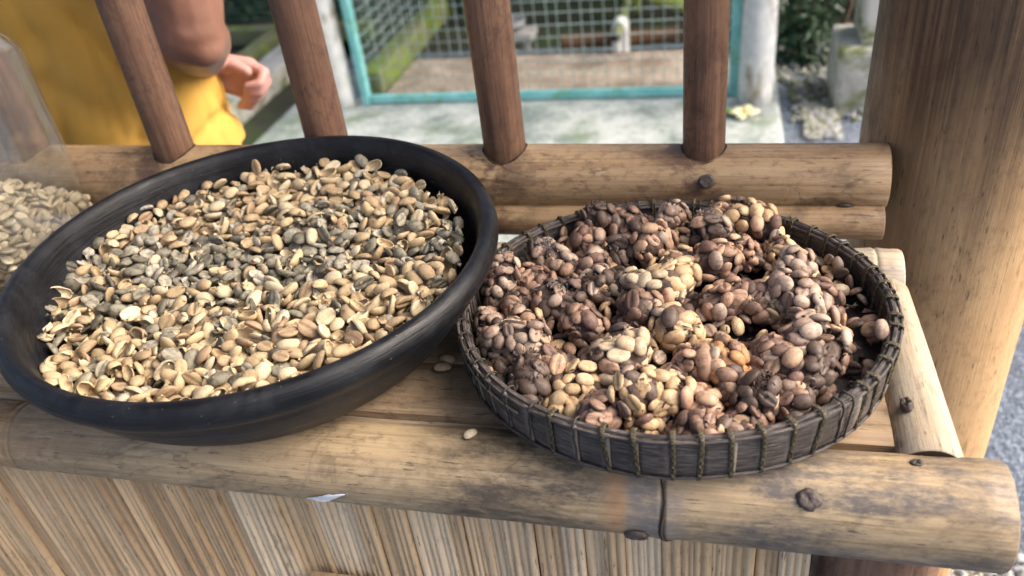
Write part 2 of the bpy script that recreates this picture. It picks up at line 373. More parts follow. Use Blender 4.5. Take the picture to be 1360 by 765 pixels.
-2276,1708,608,-8,-19,-86,97, -3721,1278,634,-95,-2,24,106, -3910,1117,654,48,31,-75,102, -2133,-88,596,7,-6,1,115, -2938,1449,647,59,-24,-18,91, -2738,2438,693,-86,-42,0,113, 
-2907,1895,648,15,-60,77,102, -3428,1163,588,41,0,40,98, -3051,1960,659,-46,48,-2,101, -2492,57,567,5,33,-92,102, -3847,1659,648,-86,46,-5,100, -3975,1256,651,30,15,3,101, 
-3596,588,607,91,-25,-4,95, -3833,1537,658,73,-9,54,102, -1566,1315,631,8,-11,-88,91, -3042,2093,650,82,55,-7,107, -1701,1869,657,-40,13,8,113, -3628,1798,638,-22,-32,-8,95, 
-3078,216,600,-7,29,-88,91, -2541,1047,600,-79,58,-10,94, -4070,1021,671,-30,56,-71,101, -3766,839,601,67,-24,-68,102, -2045,1607,627,58,-74,-18,90, -1813,1432,620,-81,-35,-26,103, 
-2877,621,599,69,-66,-11,98, -2861,1135,598,30,10,74,104, -2266,2374,654,23,-93,-3,93, -2946,1977,672,6,-6,-87,98, -3349,2053,660,-14,-30,-63,99, -2496,737,625,-5,19,20,88, 
-2004,2172,649,-59,-40,0,115, -3866,1237,658,-13,-16,-1,100, -3376,704,609,-75,-57,28,96, -2723,1262,611,51,31,33,101, -3417,814,599,87,-10,36,100, -3192,1876,641,65,-38,-60,101, 
-2833,917,617,46,-46,39,87, -3688,795,612,64,-25,-10,94, -3209,690,613,-37,86,-24,88, -2779,1197,590,-22,-52,79,87, -2931,1101,607,70,-40,-44,105, -2401,864,555,11,-35,-67,115, 
-3449,69,632,-84,0,-27,98, -2230,1783,626,86,-10,-41,111, -2889,1988,615,57,-78,-7,108, -2367,1242,646,-13,47,77,91, -2502,357,555,93,-9,-25,92, -2316,1998,625,-99,5,2,99, 
-3599,1991,658,10,56,65,95, -2675,132,633,59,52,-9,85, -2657,1454,599,33,91,20,102, -2110,277,574,25,-64,63,91, -2411,937,598,-63,61,-30,85, -1770,401,604,-9,23,-86,86, 
-3566,103,638,-15,6,-98,92, -1932,882,613,-90,33,22,99, -3392,1604,608,29,87,38,96, -3279,1790,622,35,-40,64,94, -3768,1600,629,16,3,-90,104, -2991,264,617,88,-37,-1,115, 
-2356,1678,636,-80,45,26,84, -4004,1759,697,9,-30,-87,90, -4138,1113,657,92,20,-25,105, -3936,1776,651,13,36,84,92, -3363,2244,677,-24,57,-36,106, -3422,1045,609,18,-4,-84,114, 
-3316,640,614,-47,26,-51,87, -3661,2013,700,-11,22,85,90, -2383,1132,559,-51,-75,7,110, -2805,604,611,-82,-54,14,89, -2941,-35,574,-10,27,-84,98, -2542,2289,660,66,-30,64,106, 
-3021,-53,624,-70,10,5,88, -3929,1851,674,4,13,76,90, -3246,356,608,-26,35,5,91, -3651,1911,670,-89,31,-15,91, -3220,899,557,-73,13,-29,105, -2905,293,617,-14,75,54,97, 
-2558,2467,655,-40,-87,-13,101, -2365,1560,625,10,-78,-60,111, -1636,1955,666,-71,68,9,100, -3731,182,603,10,35,47,104, -1488,1214,639,-33,-5,-21,97, -2177,2180,638,17,10,-7,101, 
-1849,961,625,-14,58,-77,97, -2125,418,601,-4,-15,78,92, -3824,1786,640,-19,29,-62,94, -3982,1371,647,-26,-12,77,89, -2671,1135,583,28,36,82,104, -2243,183,561,1,-2,92,107, 
-2290,2152,647,-15,6,98,107, -3158,2425,672,7,-38,-91,103, -3490,2209,649,-44,4,-40,115, -1432,1561,656,-96,21,6,84, -2726,2324,700,0,97,16,115, -3644,1211,625,-5,41,-68,89, 
-2935,1211,602,15,90,-20,87, -1393,1478,656,6,-7,-67,84, -2362,1921,621,95,9,28,88, -3753,1030,641,0,-50,-29,97, -3548,1660,618,37,-43,-57,87, -2921,1520,611,81,7,7,108, 
-2865,2176,630,-72,-8,-68,92, -2254,772,587,27,-15,93,102, -3491,275,574,6,-33,91,108, -2082,2099,654,-61,21,38,100, -3992,1701,654,-59,-38,28,95, -2432,2139,673,42,4,-88,94, 
-1686,1055,624,41,-12,-47,90, -3910,1032,623,63,-36,-32,99, -2324,1297,594,-1,-1,54,105, -2312,1770,632,46,-67,3,87, -3569,-26,651,13,8,-5,104, -2859,1600,623,-28,-33,31,97, 
-1875,115,601,26,-1,78,107, -2892,-234,592,-10,-2,-97,100, -2972,1017,595,85,-50,5,110, -4056,1530,657,-2,-94,-27,110, -3969,1180,657,19,-33,91,99, -3395,1815,615,93,-32,-12,91, 
-2344,-70,578,-49,86,2,93, -3448,435,604,10,-4,79,107, -2129,869,598,-81,-37,13,93, -3160,639,584,47,-56,-54,111, -3686,913,644,-67,-67,14,94, -2292,2273,645,37,-75,-39,84, 
-3659,1091,647,-60,-76,17,88, -3661,438,573,78,-60,8,113, -3490,1654,582,77,-40,42,107, -1979,1177,610,24,23,91,97, -3604,2180,662,-34,-28,19,100, -3143,448,578,6,57,13,105, 
-1873,1205,612,75,-54,-5,93, -1936,1815,645,14,-19,9,110, -3732,500,582,-5,-34,-36,91, -2943,68,569,-34,31,87,89, -1429,1256,596,-77,60,-2,113, -3390,2138,668,1,12,72,97, 
-3375,1993,626,92,22,-1,103, -2141,780,609,51,31,-79,92, -3688,1671,649,-61,-26,54,102, -2136,7,588,60,28,45,92, -2823,2489,682,85,-51,-8,104, -1861,528,622,-71,48,-18,104, 
-3134,1959,670,75,21,37,88, -1938,44,603,20,24,-82,102, -1997,1369,553,-10,19,-35,94, -1913,1535,602,-40,53,69,90, -3868,1920,678,33,79,36,91, -2640,1036,609,13,57,79,107, 
-2621,1787,621,28,-62,-70,112, -2101,2157,674,47,-71,46,96, -4010,1095,640,-73,66,-3,100, -4073,1279,627,-30,-70,-25,106, -2798,1560,609,49,-84,20,108, 
-3806,1892,665,60,61,15,88, -3754,307,590,66,-57,-18,91, -2561,1947,613,-62,-31,2,85, -3888,1313,640,27,0,0,100, -3565,1760,590,-39,29,-30,107, -2133,1269,571,7,-48,76,106, 
-2905,2096,613,-36,78,-24,97, -3508,563,569,-65,-5,67,90, -2275,326,625,11,-23,-13,89, -1551,562,598,54,-48,-23,97, -2968,-171,590,-9,-8,-98,113, -2785,1314,607,-10,4,-8,91, 
-1641,1333,624,81,44,0,86, -3224,2159,651,-86,-24,28,87, -1528,1567,654,8,65,-74,84, -2856,-32,627,33,-92,17,85, -3447,351,634,36,-68,46,84, -1474,976,591,10,-12,-94,116, 
-2272,1227,606,-13,36,-14,88, -2628,1607,623,77,52,23,111, -3744,1784,632,-18,29,45,101, -3017,2210,582,-8,32,93,112, -3046,847,610,-15,8,-97,93, -3295,1717,624,-18,-5,97,94, 
-3531,1318,610,-53,-74,31,95, -3259,1881,614,-36,-44,57,106, -2383,471,614,38,-78,33,89, -4117,1447,669,23,28,59,88, -3067,1402,608,44,-78,29,89, -3383,66,580,-17,2,-40,108, 
-3631,322,627,-53,74,-22,85, -2206,1350,582,-48,55,-9,85, -3336,1160,622,-30,88,-11,107, -3329,1844,630,2,-85,-16,94, -2707,2066,624,-5,92,-35,100, -2524,-210,603,66,-11,-27,107, 
-2941,365,599,11,-37,-79,87, -1439,769,606,24,-37,-72,115, -2747,995,544,-8,-31,28,98, -2246,534,619,-71,-35,49,115, -3600,896,608,5,21,11,101, -2140,1738,616,43,1,-60,109, 
-4083,1185,607,33,17,89,111, -3130,2115,625,-25,35,-61,105, -2460,2213,681,-88,-35,-13,90, -3298,1024,547,90,-39,-2,106, -2730,-99,590,24,-87,-41,116, 
-3589,421,620,69,30,47,85, -1760,1543,630,-45,36,-69,104, -2773,-205,592,-7,8,98,113, -2626,595,574,-61,9,63,113, -2111,2341,664,18,85,46,112, -2900,1825,622,-27,-33,-4,103, 
-2431,2003,626,30,6,-43,87, -2178,620,624,-65,-51,-10,101, -3181,1629,615,65,18,35,89, -2672,1854,628,12,-71,-48,94, -2750,1991,622,-17,34,66,98, -1488,1650,637,-44,-49,49,97, 
-2073,3,600,-70,-55,-5,86, -2766,840,538,-56,81,-11,97, -2737,-19,571,91,34,18,98, -3158,978,605,-28,70,-57,113, -3689,1473,643,-47,84,19,109, -3220,1031,609,0,-75,63,85, 
-3563,1242,596,98,-12,-8,97, -2584,1865,619,70,-14,24,91, -3375,602,609,-22,8,68,95, -3538,2028,659,-74,64,-16,87, -3795,1340,633,63,74,-4,91, -3576,217,582,-15,8,-8,115, 
-3154,1453,598,80,-9,-4,90, -2011,243,569,0,98,-15,104, -2004,1712,617,-45,-43,45,104, -1552,1127,675,15,23,-31,110, -2225,1152,596,-42,37,33,113, -2437,390,575,46,51,-22,91, 
-2511,1209,586,30,9,50,99, -2589,508,598,-9,-98,-6,105, -3333,796,596,82,-55,12,91, -2492,-10,588,-26,84,41,104, -1671,581,597,48,68,6,105, -1720,1970,638,79,48,16,110, 
-1931,963,582,-12,-95,15,111, -2346,1007,604,27,-2,18,96, -3786,1699,628,77,54,22,85, -3530,2112,664,40,-11,-4,91, -3194,-79,608,-17,-30,-93,91, -1492,1548,598,-32,90,-3,102, 
-3172,2348,664,33,-91,20,87, -2194,1502,590,75,64,-10,86, -2021,1850,611,-78,-60,6,102, -1842,2096,608,38,25,-84,87, -2596,175,593,6,-98,10,97, -1772,693,612,-95,16,-19,87, 
-3917,928,645,-9,-6,-9,111, -2330,-162,601,60,37,48,101, -2472,2081,632,11,40,90,95, -1886,1640,620,79,57,6,105, -2622,831,553,81,-36,24,94, -1793,607,627,17,-89,-40,113, 
-1826,1286,597,-70,-6,32,99, -1470,871,593,68,66,28,95, -2617,911,564,25,-69,-11,109, -3927,485,600,-21,-95,-7,113, -2995,180,604,18,27,92,94, -3862,791,624,28,-85,-41,103, 
-3198,2060,648,-15,-58,68,93, -1932,659,556,25,95,-6,109, -2095,1138,565,35,-81,-9,102, -3323,1086,592,85,-29,37,89, -1704,479,582,60,77,-5,107, -2176,538,633,50,25,52,95, 
-3227,1669,608,52,-65,-52,100, -3733,741,566,15,13,75,115, -2037,1146,593,84,-14,-39,94, -3055,411,620,28,17,2,110, -3975,639,590,-12,2,9,98, -2548,1684,649,-42,39,-80,109, 
-3461,1926,665,42,21,1,92, -3551,1856,648,-25,-95,9,86, -1626,419,600,-93,-21,24,108, -2733,648,604,31,29,-74,86, -3159,1197,601,7,-98,8,85, -2401,1225,564,23,-46,84,115, 
-3825,1989,662,40,-2,61,96, -3827,860,584,-24,61,-11,92, -2722,1780,604,98,12,10,88, -2754,124,605,-91,39,-5,99, -1874,203,612,66,43,-44,91, -3772,1503,626,-27,17,38,100, 
-3011,743,553,1,-44,86,106, -1466,1363,615,-24,80,35,115, -3493,1377,573,-42,75,1,107, -2405,1634,608,-36,31,-7,110, -3024,2396,622,-87,-29,33,98, -1832,886,605,91,-23,32,110, 
-2959,2422,647,18,42,67,108, -3281,-34,636,-72,64,-5,96, -2146,2261,667,-69,-67,-17,86, -2514,1810,615,-17,44,69,111, -3396,884,553,3,99,4,115, -1731,1805,631,-39,-3,-63,108, 
-2349,1485,621,-12,43,-77,94, -2388,1735,610,18,-15,49,110, -3825,989,616,-94,-18,24,91, -3457,1531,599,69,46,4,97, -2879,802,545,98,10,-3,116, -3632,138,593,98,-7,4,112, 
-2621,2281,639,34,33,-1,92, -2824,2094,604,-22,35,-85,97, -1958,1040,658,29,28,11,89, -2992,1630,622,75,53,-24,95, -1489,805,651,-61,-45,47,104, -1832,1511,607,1,-27,-85,86, 
-2658,1243,610,73,17,51,102, -4050,1445,629,-35,0,60,100, -3855,1449,645,37,-5,91,108, -3303,2125,623,89,-30,20,94, -2414,707,581,6,27,-92,115, -3132,1592,580,-40,26,76,115, 
-2094,1491,600,86,-40,29,105, -2197,2005,628,56,7,-9,109, -2551,888,605,35,-75,-50,101, -3752,1870,642,81,46,16,95, -2006,2254,635,7,-41,76,94, -3454,709,569,-50,-40,-8,95, 
-3320,1281,608,57,-34,-41,92, -1992,92,588,39,16,11,92, -1482,1073,612,-64,-62,24,90, -3770,412,583,20,38,62,92, -3241,609,579,26,31,19,95, -3624,713,623,31,59,61,87, 
-3232,77,568,0,6,-99,100, -2918,725,599,60,58,23,87, -3424,-12,598,18,-19,23,105, -2740,1519,568,-44,-26,-71,98, -2051,1077,556,-50,-17,2,95, -2409,-201,602,55,38,18,99, 
-3513,632,588,73,-23,63,87, -2509,434,557,75,-52,15,92, -3656,1671,566,9,-25,-87,89, -3530,1575,563,-29,26,-37,114, -3193,1789,613,-92,21,9,85, -3062,2321,590,-15,-97,-6,111, 
-2228,1429,554,-22,20,-78,107, -3238,-3,595,35,-8,-85,108, -1445,1447,605,49,73,37,102, -2525,826,543,6,9,91,106, -2701,2368,651,98,-14,8,88, -3864,1864,626,-17,-86,-45,86, 
-2433,1512,560,24,-58,-65,107, -3785,662,585,-38,-60,-58,91, -1722,1314,611,-96,-15,19,89, -2208,1601,595,2,-17,-66,96, -2994,1814,605,-59,-70,38,90, -2842,-76,576,3,-13,98,102, 
-2855,2277,626,-16,12,-95,89, -2298,1177,555,-73,1,23,96, -2529,1442,600,5,-5,98,102, -3629,2097,632,-97,11,-18,97, -2996,2003,618,61,77,13,106, -1762,1139,572,24,82,-35,100, 
-2682,-249,602,0,90,-26,91, -1713,1202,587,41,69,-41,106, -3300,850,548,-9,23,-89,92, -2575,28,577,27,-43,13,89, -3063,1631,562,22,-40,0,94, -3590,339,572,68,71,-14,109, 
-2786,1073,545,48,8,-13,103, -3881,1587,651,-12,60,0,92, -3514,1467,555,-28,94,-7,109, -2237,2157,586,-22,63,-38,84, -1530,1108,578,-1,4,38,97, -1979,463,597,-9,-9,96,87, 
-3159,-13,573,-5,-8,-21,93, -2000,1526,609,43,-87,18,92, -2272,2334,596,96,-3,23,89, -2837,1792,600,72,61,10,114, -2586,409,556,23,20,78,110, -1888,809,614,-27,93,15,95, 
-3594,50,600,75,-56,30,92, -2086,662,618,10,21,-49,113, -1586,1521,601,-64,-34,50,112, -3743,1017,562,36,-26,-34,93, -2098,1900,632,99,3,4,99, -2666,-156,581,-17,2,20,96, 
-1853,749,584,-61,-29,10,98, -2815,2016,620,46,54,18,87, -2854,1459,594,-97,-17,7,115, -3613,759,558,-98,-5,5,116, -1670,724,585,-57,-72,16,112, -2347,2381,623,99,-5,-5,106, 
-3457,923,595,79,50,23,101, -2622,2422,624,-19,9,87,95, -2818,894,538,52,-75,-36,86, -1612,546,591,-46,-6,82,85, -1606,806,580,22,-37,-61,104, -2079,556,599,-15,40,-89,116, 
-2236,320,569,34,-44,-79,105, -1866,418,622,-13,-97,-12,94, -2217,461,565,-57,-41,23,112, -3248,-132,590,94,27,-12,96, -3633,1894,577,74,-64,-11,97, -2224,-1,577,-6,-10,10,97, 
-4062,855,596,-77,-52,27,95, -3899,861,601,-66,9,61,110, -3492,766,570,78,24,-29,99, -3194,531,552,67,73,-3,111, -2147,535,547,-5,7,-6,88, -4115,927,640,-14,23,-54,110, 
-1796,1213,578,-69,10,-62,108, -2838,1530,546,2,-12,98,109, -1776,2044,613,-88,8,-27,89, -3007,-6,570,27,10,43,92, -2233,604,548,-11,3,-1,98, -3528,888,619,-3,-82,2,86, 
-3450,193,579,6,-31,90,106, -3642,668,566,66,-15,-35,105, -2747,696,567,5,-47,69,90, -3476,501,559,-6,70,69,90, -1548,867,626,4,19,-97,92, -2816,1335,548,28,17,92,99, 
-3813,759,574,56,70,23,93, -2331,1848,598,35,10,49,98, -3202,1407,557,-21,67,-69,104, -2932,227,571,79,-41,42,95, -1484,545,626,-54,-47,33,85, -3114,553,560,-44,55,-41,107, 
-3131,1291,547,-99,2,-7,112, -3362,418,556,-98,12,-4,113, -2595,1217,598,40,37,71,84, -2033,1288,552,7,98,11,110, -2259,2086,619,97,8,6,100, -3685,1983,648,10,97,15,89, 
-2317,1950,566,-68,-15,0,105, -3230,2368,632,60,-48,-62,92, -2889,2454,652,10,-49,-61,86, -2970,657,554,-28,64,-54,100, -3786,937,561,9,14,64,102, -3049,961,551,40,78,46,98, 
-2727,134,548,8,9,86,84, -4108,1357,653,-96,16,7,91, -3093,724,606,22,17,28,93, -2796,1706,598,-25,7,54,109, -1515,615,596,-25,-77,50,86, -1847,821,554,-97,-15,3,105, 
-2570,-29,632,-17,1,7,98, -2394,23,587,14,-51,-11,99, -1880,1036,587,-11,26,89,110, -2001,1012,546,-10,5,-26,91, -1967,544,561,21,15,32,112, -3162,1903,562,4,43,83,104, 
-1697,917,619,0,17,18,113, -2538,625,541,95,27,6,91, -3922,716,583,8,-25,94,91, -2595,1068,541,9,-9,-58,115, -2656,990,552,-41,-57,-64,90, -2747,1649,610,7,-79,-33,86, 
-2080,981,554,86,-32,-2,104, -2645,1498,545,12,-1,9,108, -3608,1923,626,-5,10,-45,85, -1551,1018,593,-35,25,84,99, -2047,146,587,-42,3,51,106, -2370,2090,626,29,2,79,107, 
-1522,1452,591,-20,-36,74,100, -2662,47,562,-3,-5,80,107, -3405,2225,606,-16,-31,-68,95, -1404,1054,598,-26,16,93,94, -2088,1405,571,-64,46,23,102, -2750,1915,553,-43,-89,-5,106, 
-3287,1642,557,-58,51,-25,90, -2901,495,573,38,-18,68,113, -2265,957,573,19,-75,-1,99, -2237,2251,586,8,-4,93,99, -3872,1773,594,-62,-75,8,106, -2710,1599,619,-40,27,-84,92, 
-3469,1872,611,24,-39,-88,89, -3174,88,614,-22,-9,-85,87, -3869,651,574,-36,92,-2,84, -3694,352,580,-50,0,-16,85, -3923,1504,636,-67,70,18,111, -2953,2153,578,74,5,25,107, 
-2661,147,556,-33,-88,14,86, -1919,1722,640,-16,10,-88,93, -3364,2063,577,78,37,35,85, -1610,1712,590,38,81,42,91, -3219,1481,565,-16,-85,4,92, -1844,342,575,-52,-84,5,105, 
-2225,1294,607,59,-10,54,86, -2821,2218,573,-61,-77,3,108, -2901,1667,595,90,3,-1,94, -2805,745,549,23,21,5,98, -3499,1171,555,-61,-74,-3,98, -2754,254,549,-44,-88,-7,92, 
-3951,1579,671,52,-64,48,90, -3912,574,591,-21,95,13,99, -3612,1690,627,20,-11,-72,105, -3194,1977,609,29,57,-57,113, -2925,1470,544,-71,68,-4,104, -3945,1646,621,-48,52,38,104, 
-1812,1074,613,1,32,60,89, -3040,1720,605,13,95,24,111, -1635,825,639,-15,-19,61,103, -1839,970,551,8,-9,-48,96, -3273,1303,550,-1,-11,93,115, -2792,2233,634,10,21,23,104, 
-3789,1215,616,-44,-16,-3,97, -2731,2153,578,-47,-53,40,112, -3467,-71,629,14,7,83,95, -3356,960,564,22,54,80,115, -2858,24,565,-16,-1,-46,109, -1737,821,607,21,-32,-4,110, 
-2733,309,597,25,-5,-47,86, -1624,1605,580,82,54,9,94, -3642,1450,596,17,-23,-86,85, -3426,2082,634,85,11,-39,101, -2148,2068,596,-48,-72,-12,111, -1731,1666,586,-4,-96,11,111, 
-3272,2285,594,73,55,16,93, -1861,1793,572,-81,56,-11,108, -1746,1064,560,-92,-1,-12,101, -1819,1722,623,21,-12,96,94, -3283,1525,553,-43,-81,27,98, -2023,802,550,-4,-10,68,100, 
-3338,685,548,5,98,-12,100, -2646,366,555,21,67,57,92, -3385,776,549,78,61,-4,101, -2727,1220,541,94,-23,1,102, -2675,1692,588,66,73,5,98, -3028,-108,578,-39,91,-7,90, 
-2564,112,565,91,15,9,116, -3378,1677,600,-2,70,-41,88, -2962,146,549,4,-11,-77,87, -1525,787,585,-66,-74,4,104, -3132,63,571,-4,94,-18,91, -2650,1975,639,-7,45,87,97, 
-2460,-156,583,-23,96,-9,91, -3516,1796,617,63,-69,9,91, -3434,1315,550,-90,1,12,87, -3352,162,566,3,15,67,97, -2321,745,549,8,3,90,114, -2692,1922,599,-41,-84,-25,85, 
-2409,2081,563,-13,-88,-43,93, -2770,2334,607,15,68,23,101, -2576,1530,611,-40,76,-1,97, -1585,1403,586,-86,37,-22,111, -2854,279,551,7,-98,-3,100, -3019,689,596,16,2,-94,94, 
-4047,970,591,-4,-1,63,103, -2749,1377,553,4,-92,21,103, -2858,1730,546,5,10,79,96, -3742,953,615,-65,69,-26,87, -3056,484,561,-53,46,-53,104, -3585,492,568,85,-25,-24,115, 
-3648,1371,573,68,-8,-72,85, -2392,1880,554,28,94,13,108, -2614,-57,576,93,31,-9,113, -3217,265,570,58,-19,-44,114, -3575,1674,553,-78,-59,11,88, -3472,1990,630,59,64,47,98, 
-3000,819,540,1,-98,12,96, -1816,1985,595,-32,2,-29,105, -1976,1069,600,30,23,47,111, -2981,1892,572,6,81,50,114, -3128,1024,539,-13,98,-10,91, -2934,1267,554,-72,-21,-43,86, 
-2138,1347,547,-87,46,-3,99, -3133,1700,585,-37,27,-36,106, -3330,-58,585,98,-8,-10,93, -1553,1625,609,-41,18,-87,103, -3435,1610,551,12,3,25,98, -3735,589,587,-14,-71,46,102, 
-1955,332,610,52,39,-1,87, -2525,1609,612,-18,23,-94,102, -2188,2295,617,-70,-64,29,96, -2744,1453,555,-62,8,-20,103, -2538,1128,547,-18,39,-9,85, -3991,1326,596,-13,-24,-72,106, 
-4004,1594,622,62,-37,-60,95, -3231,424,558,16,-92,31,108, -2319,1390,549,9,-8,-74,116, -1769,1477,565,88,42,13,115, -2446,200,571,-66,-24,-38,95, -3718,1122,618,-23,24,-88,107, 
-2447,605,557,53,-79,2,110, -3467,997,549,-6,-98,5,99, -3711,884,570,-56,62,-28,113, -2464,2028,569,37,29,-27,96, -2912,1179,547,-26,-27,44,113, -2472,1395,552,-32,-14,47,113, 
-2131,923,548,-80,50,-9,91, -3979,1447,592,33,27,65,97, -1761,747,561,2,-15,-32,107, -2619,258,555,8,-9,-86,114, -2953,1729,560,-83,47,14,114, -2533,2378,611,34,-67,-12,99, 
-3919,1704,610,67,15,-57,95, -3113,2395,615,-87,-5,11,92, -3375,496,572,63,-31,35,98, -3300,2350,642,37,12,-78,94, -3094,-71,580,34,-87,-32,91, -1884,1909,578,-92,33,-7,107, 
-3569,588,549,-6,-9,63,84, -2890,1315,558,-10,-69,25,95, -1676,1131,575,-37,-4,80,109, -2363,427,554,-76,-48,32,93, -3407,2297,644,27,-29,91,113, -3530,1291,548,92,-34,-2,93, 
-2057,889,570,35,-60,-19,88, -2511,2173,589,86,-32,26,114, -3212,1819,560,29,-91,-24,111, -2978,431,553,7,4,-61,115, -3872,945,579,39,62,65,96, -3815,479,587,13,-67,-72,89, 
-2190,265,557,29,20,27,94, -2253,1098,547,0,11,93,111, -3218,1572,550,-76,62,6,99, -3859,1359,584,41,-34,-70,102, -1604,1863,627,-57,68,-5,85, -1678,843,570,20,-23,-66,103, 
-3322,597,552,-5,10,-96,108, -2671,2085,557,0,15,-92,105, -1972,2043,604,-44,-3,73,115, -3378,1526,563,-31,63,-68,109, -3139,261,618,-39,83,27,87, -2059,405,564,-41,80,34,91, 
-2549,1328,537,-21,-96,10,90, -2433,765,545,-95,-10,10,94, -2767,1842,581,-31,84,-12,94, -1760,554,571,22,-37,-88,94, -2511,287,557,-18,69,69,91, -1636,1781,622,31,-85,37,90, 
-3975,1158,585,34,-91,-11,112, -2177,1886,557,-38,-91,8,111, -2658,1758,543,-2,11,-73,84, -2880,183,558,63,29,9,89, -2441,126,560,21,-13,-12,103, -2369,1763,549,-1,12,-89,97, 
-3715,1924,598,19,93,14,103, -3103,2016,627,-35,-86,-23,101, -2661,663,556,69,6,26,109, -2575,1742,631,4,-82,-41,91, -2686,1052,540,21,23,-85,87, -2973,897,549,33,-89,25,103, 
-2729,1133,541,20,31,88,102, -3321,1732,554,-9,-6,39,108, -3557,693,574,6,46,-55,111, -3781,1342,568,84,52,7,112, -1940,1222,572,-66,57,7,89, -1944,756,560,-96,-11,18,107, 
-2152,1089,551,-25,9,-58,102, -2709,551,549,0,10,71,114, -1667,1489,582,24,-31,-58,115, -2534,1743,553,-77,62,4,115, -2841,1241,549,-45,54,-38,102, -3223,1387,631,45,-88,6,92, 
-2801,1930,608,-12,0,75,90, -3087,2070,566,26,-26,-55,103, -3538,935,551,43,89,11,101, -3672,1511,574,28,33,-19,107, -2530,-106,588,61,68,14,110, -1915,277,572,36,91,-10,100, 
-1622,1309,574,7,-37,-87,95, -2928,1604,557,56,-43,-28,104, -2631,1187,544,-66,22,-40,92, -3144,940,544,8,-20,-96,94, -3505,128,581,96,-18,-10,101, -1929,2139,602,-89,-12,-11,111, 
-1406,1145,599,-32,90,-5,101, -2118,194,566,-7,-3,35,103, -1925,1590,559,-91,-12,14,102, -3871,1164,617,22,90,25,109, -2971,538,554,36,12,1,107, -3916,1399,603,-60,-12,57,112, 
-1535,1281,583,-13,-6,32,109, -3865,1494,577,81,-55,-11,100, -2912,2230,578,95,5,27,91, -1945,1422,572,-37,26,75,94, -3478,1927,565,14,5,-34,88, -2287,1604,595,-9,-42,35,97, 
-2587,1309,591,29,-7,-42,103, -2795,632,546,6,5,-42,107, -2934,1972,560,33,18,66,108, -3432,1825,561,-49,-82,26,102, -2648,2025,586,0,39,-88,95, -3702,1290,557,-9,8,-82,110, 
-3208,2128,591,-37,6,86,97, -3636,840,569,52,50,-66,90, -3241,1720,564,-63,-52,13,97, -1941,1885,613,-8,-43,78,88, -3082,874,554,32,-89,22,110, -2826,1414,537,-97,-13,5,89, 
-2974,2279,595,36,-43,77,92, -2599,2120,608,-5,-1,-6,99, -2963,992,535,82,54,2,88, -3723,2048,628,2,44,-59,95, -4055,1081,591,-59,-66,38,87, -1597,665,583,-59,79,-9,108, 
-3367,1272,561,36,12,91,99, -2389,2309,598,9,-92,35,115, -2465,1561,614,-26,45,-81,99, -3043,1529,593,-74,-64,-12,85, -3074,1444,545,-3,-91,-38,87, -2807,2423,628,5,24,91,112, 
-2094,2269,613,-14,-66,69,96, -2104,821,546,-8,0,-88,93, -3564,1018,555,-82,-5,20,86, -2601,1686,561,-89,-13,-31,102, -2419,1040,555,34,77,5,90, -3958,923,580,11,98,6,96, 
-2158,1663,552,-97,16,6,105, -2694,906,540,0,-9,80,106, -1891,1473,564,5,69,66,102, -2812,469,544,-46,-87,8,91, -2772,69,557,-9,-6,-19,102, -2959,2358,591,-23,35,-82,94, 
-1756,905,560,0,3,-95,115, -1877,1371,554,-10,-3,96,104, -3121,1379,574,0,-79,16,106, -2829,2346,589,-35,-61,43,86, -2886,2388,602,44,42,43,102, -1784,1883,585,-54,82,12,108, 
-2563,1219,538,-72,68,-1,99, -3327,1985,567,-79,37,-26,87, -3084,1198,543,2,-9,59,104, -2692,309,551,-21,-32,61,89, -2310,2213,586,37,82,35,107, -2708,2283,633,83,-13,52,88, 
-1932,1728,573,29,0,75,115, -1839,1673,565,11,-6,-97,103, -3842,1622,581,13,2,-1,103, -3330,1913,588,-35,33,-1,86, -3710,1116,550,-10,1,-93,86, -2089,1921,566,98,3,-13,98, 
-2997,1585,567,-44,11,86,97, -2481,1266,546,-92,-25,-19,95, -2746,2476,639,38,19,-56,85, -3975,1019,594,42,61,42,105, -2227,1723,552,-22,89,-31,90, -1811,455,571,76,63,8,106, 
-3201,1335,587,26,-94,4,93, -2416,2239,583,-65,12,-30,88, -2149,1575,550,12,-2,-15,101, -2040,330,571,17,-27,22,108, -3560,2144,604,26,-10,51,112, -2242,1554,547,50,84,11,96, 
-3129,1107,549,27,91,6,98, -3727,1191,573,-4,-67,19,88, -4044,1376,603,11,-39,-75,88, -2072,1843,553,11,8,-98,91, -2490,1880,583,48,33,-28,85, -2067,1661,573,57,45,40,96, 
-2053,2111,578,3,15,-95,87, -2532,228,557,68,-2,18,86, -3578,1187,550,87,-40,-17,85, -2523,2093,567,3,-32,-90,111, -2731,447,558,45,54,63,102, -2114,1820,604,0,4,91,99, 
-2830,1144,534,5,-7,-8,91, -3120,1517,550,-10,4,3,116, -2917,1815,547,66,73,6,94, -2366,1488,550,-29,-13,60,100, -2729,1789,546,6,-9,-86,92, -2711,2411,596,-16,18,96,90, 
-2141,349,556,91,5,13,94, -3400,1923,573,-34,58,-46,99, -1792,1598,570,40,2,-8,105, -4006,1236,588,-92,-7,16,93, -3853,1267,588,-30,34,88,97, -2459,1145,541,-68,-72,9,102, 
-3441,638,557,-38,-4,38,104, -1863,1125,563,20,26,-85,105, -2890,935,544,43,79,33,95, -2432,-66,582,-38,-19,23,102, -2155,1451,556,-59,-39,53,95, -2346,952,553,13,-75,63,98, 
-1596,1139,608,49,79,-31,91, -2155,1194,542,-10,-10,85,85, -3380,322,563,-86,-45,-7,107, -2127,624,553,91,-37,-4,113, -3373,1379,552,-20,-12,-76,89, -2045,1578,563,37,-85,29,101, 
-3178,2321,600,-17,64,73,98, -3047,1117,540,-76,-51,12,85, -3704,1578,563,-92,-35,2,97, -2529,1475,542,-97,15,-5,98, -2397,1985,557,-80,-45,26,96, -1914,2003,589,-44,78,-40,101, 
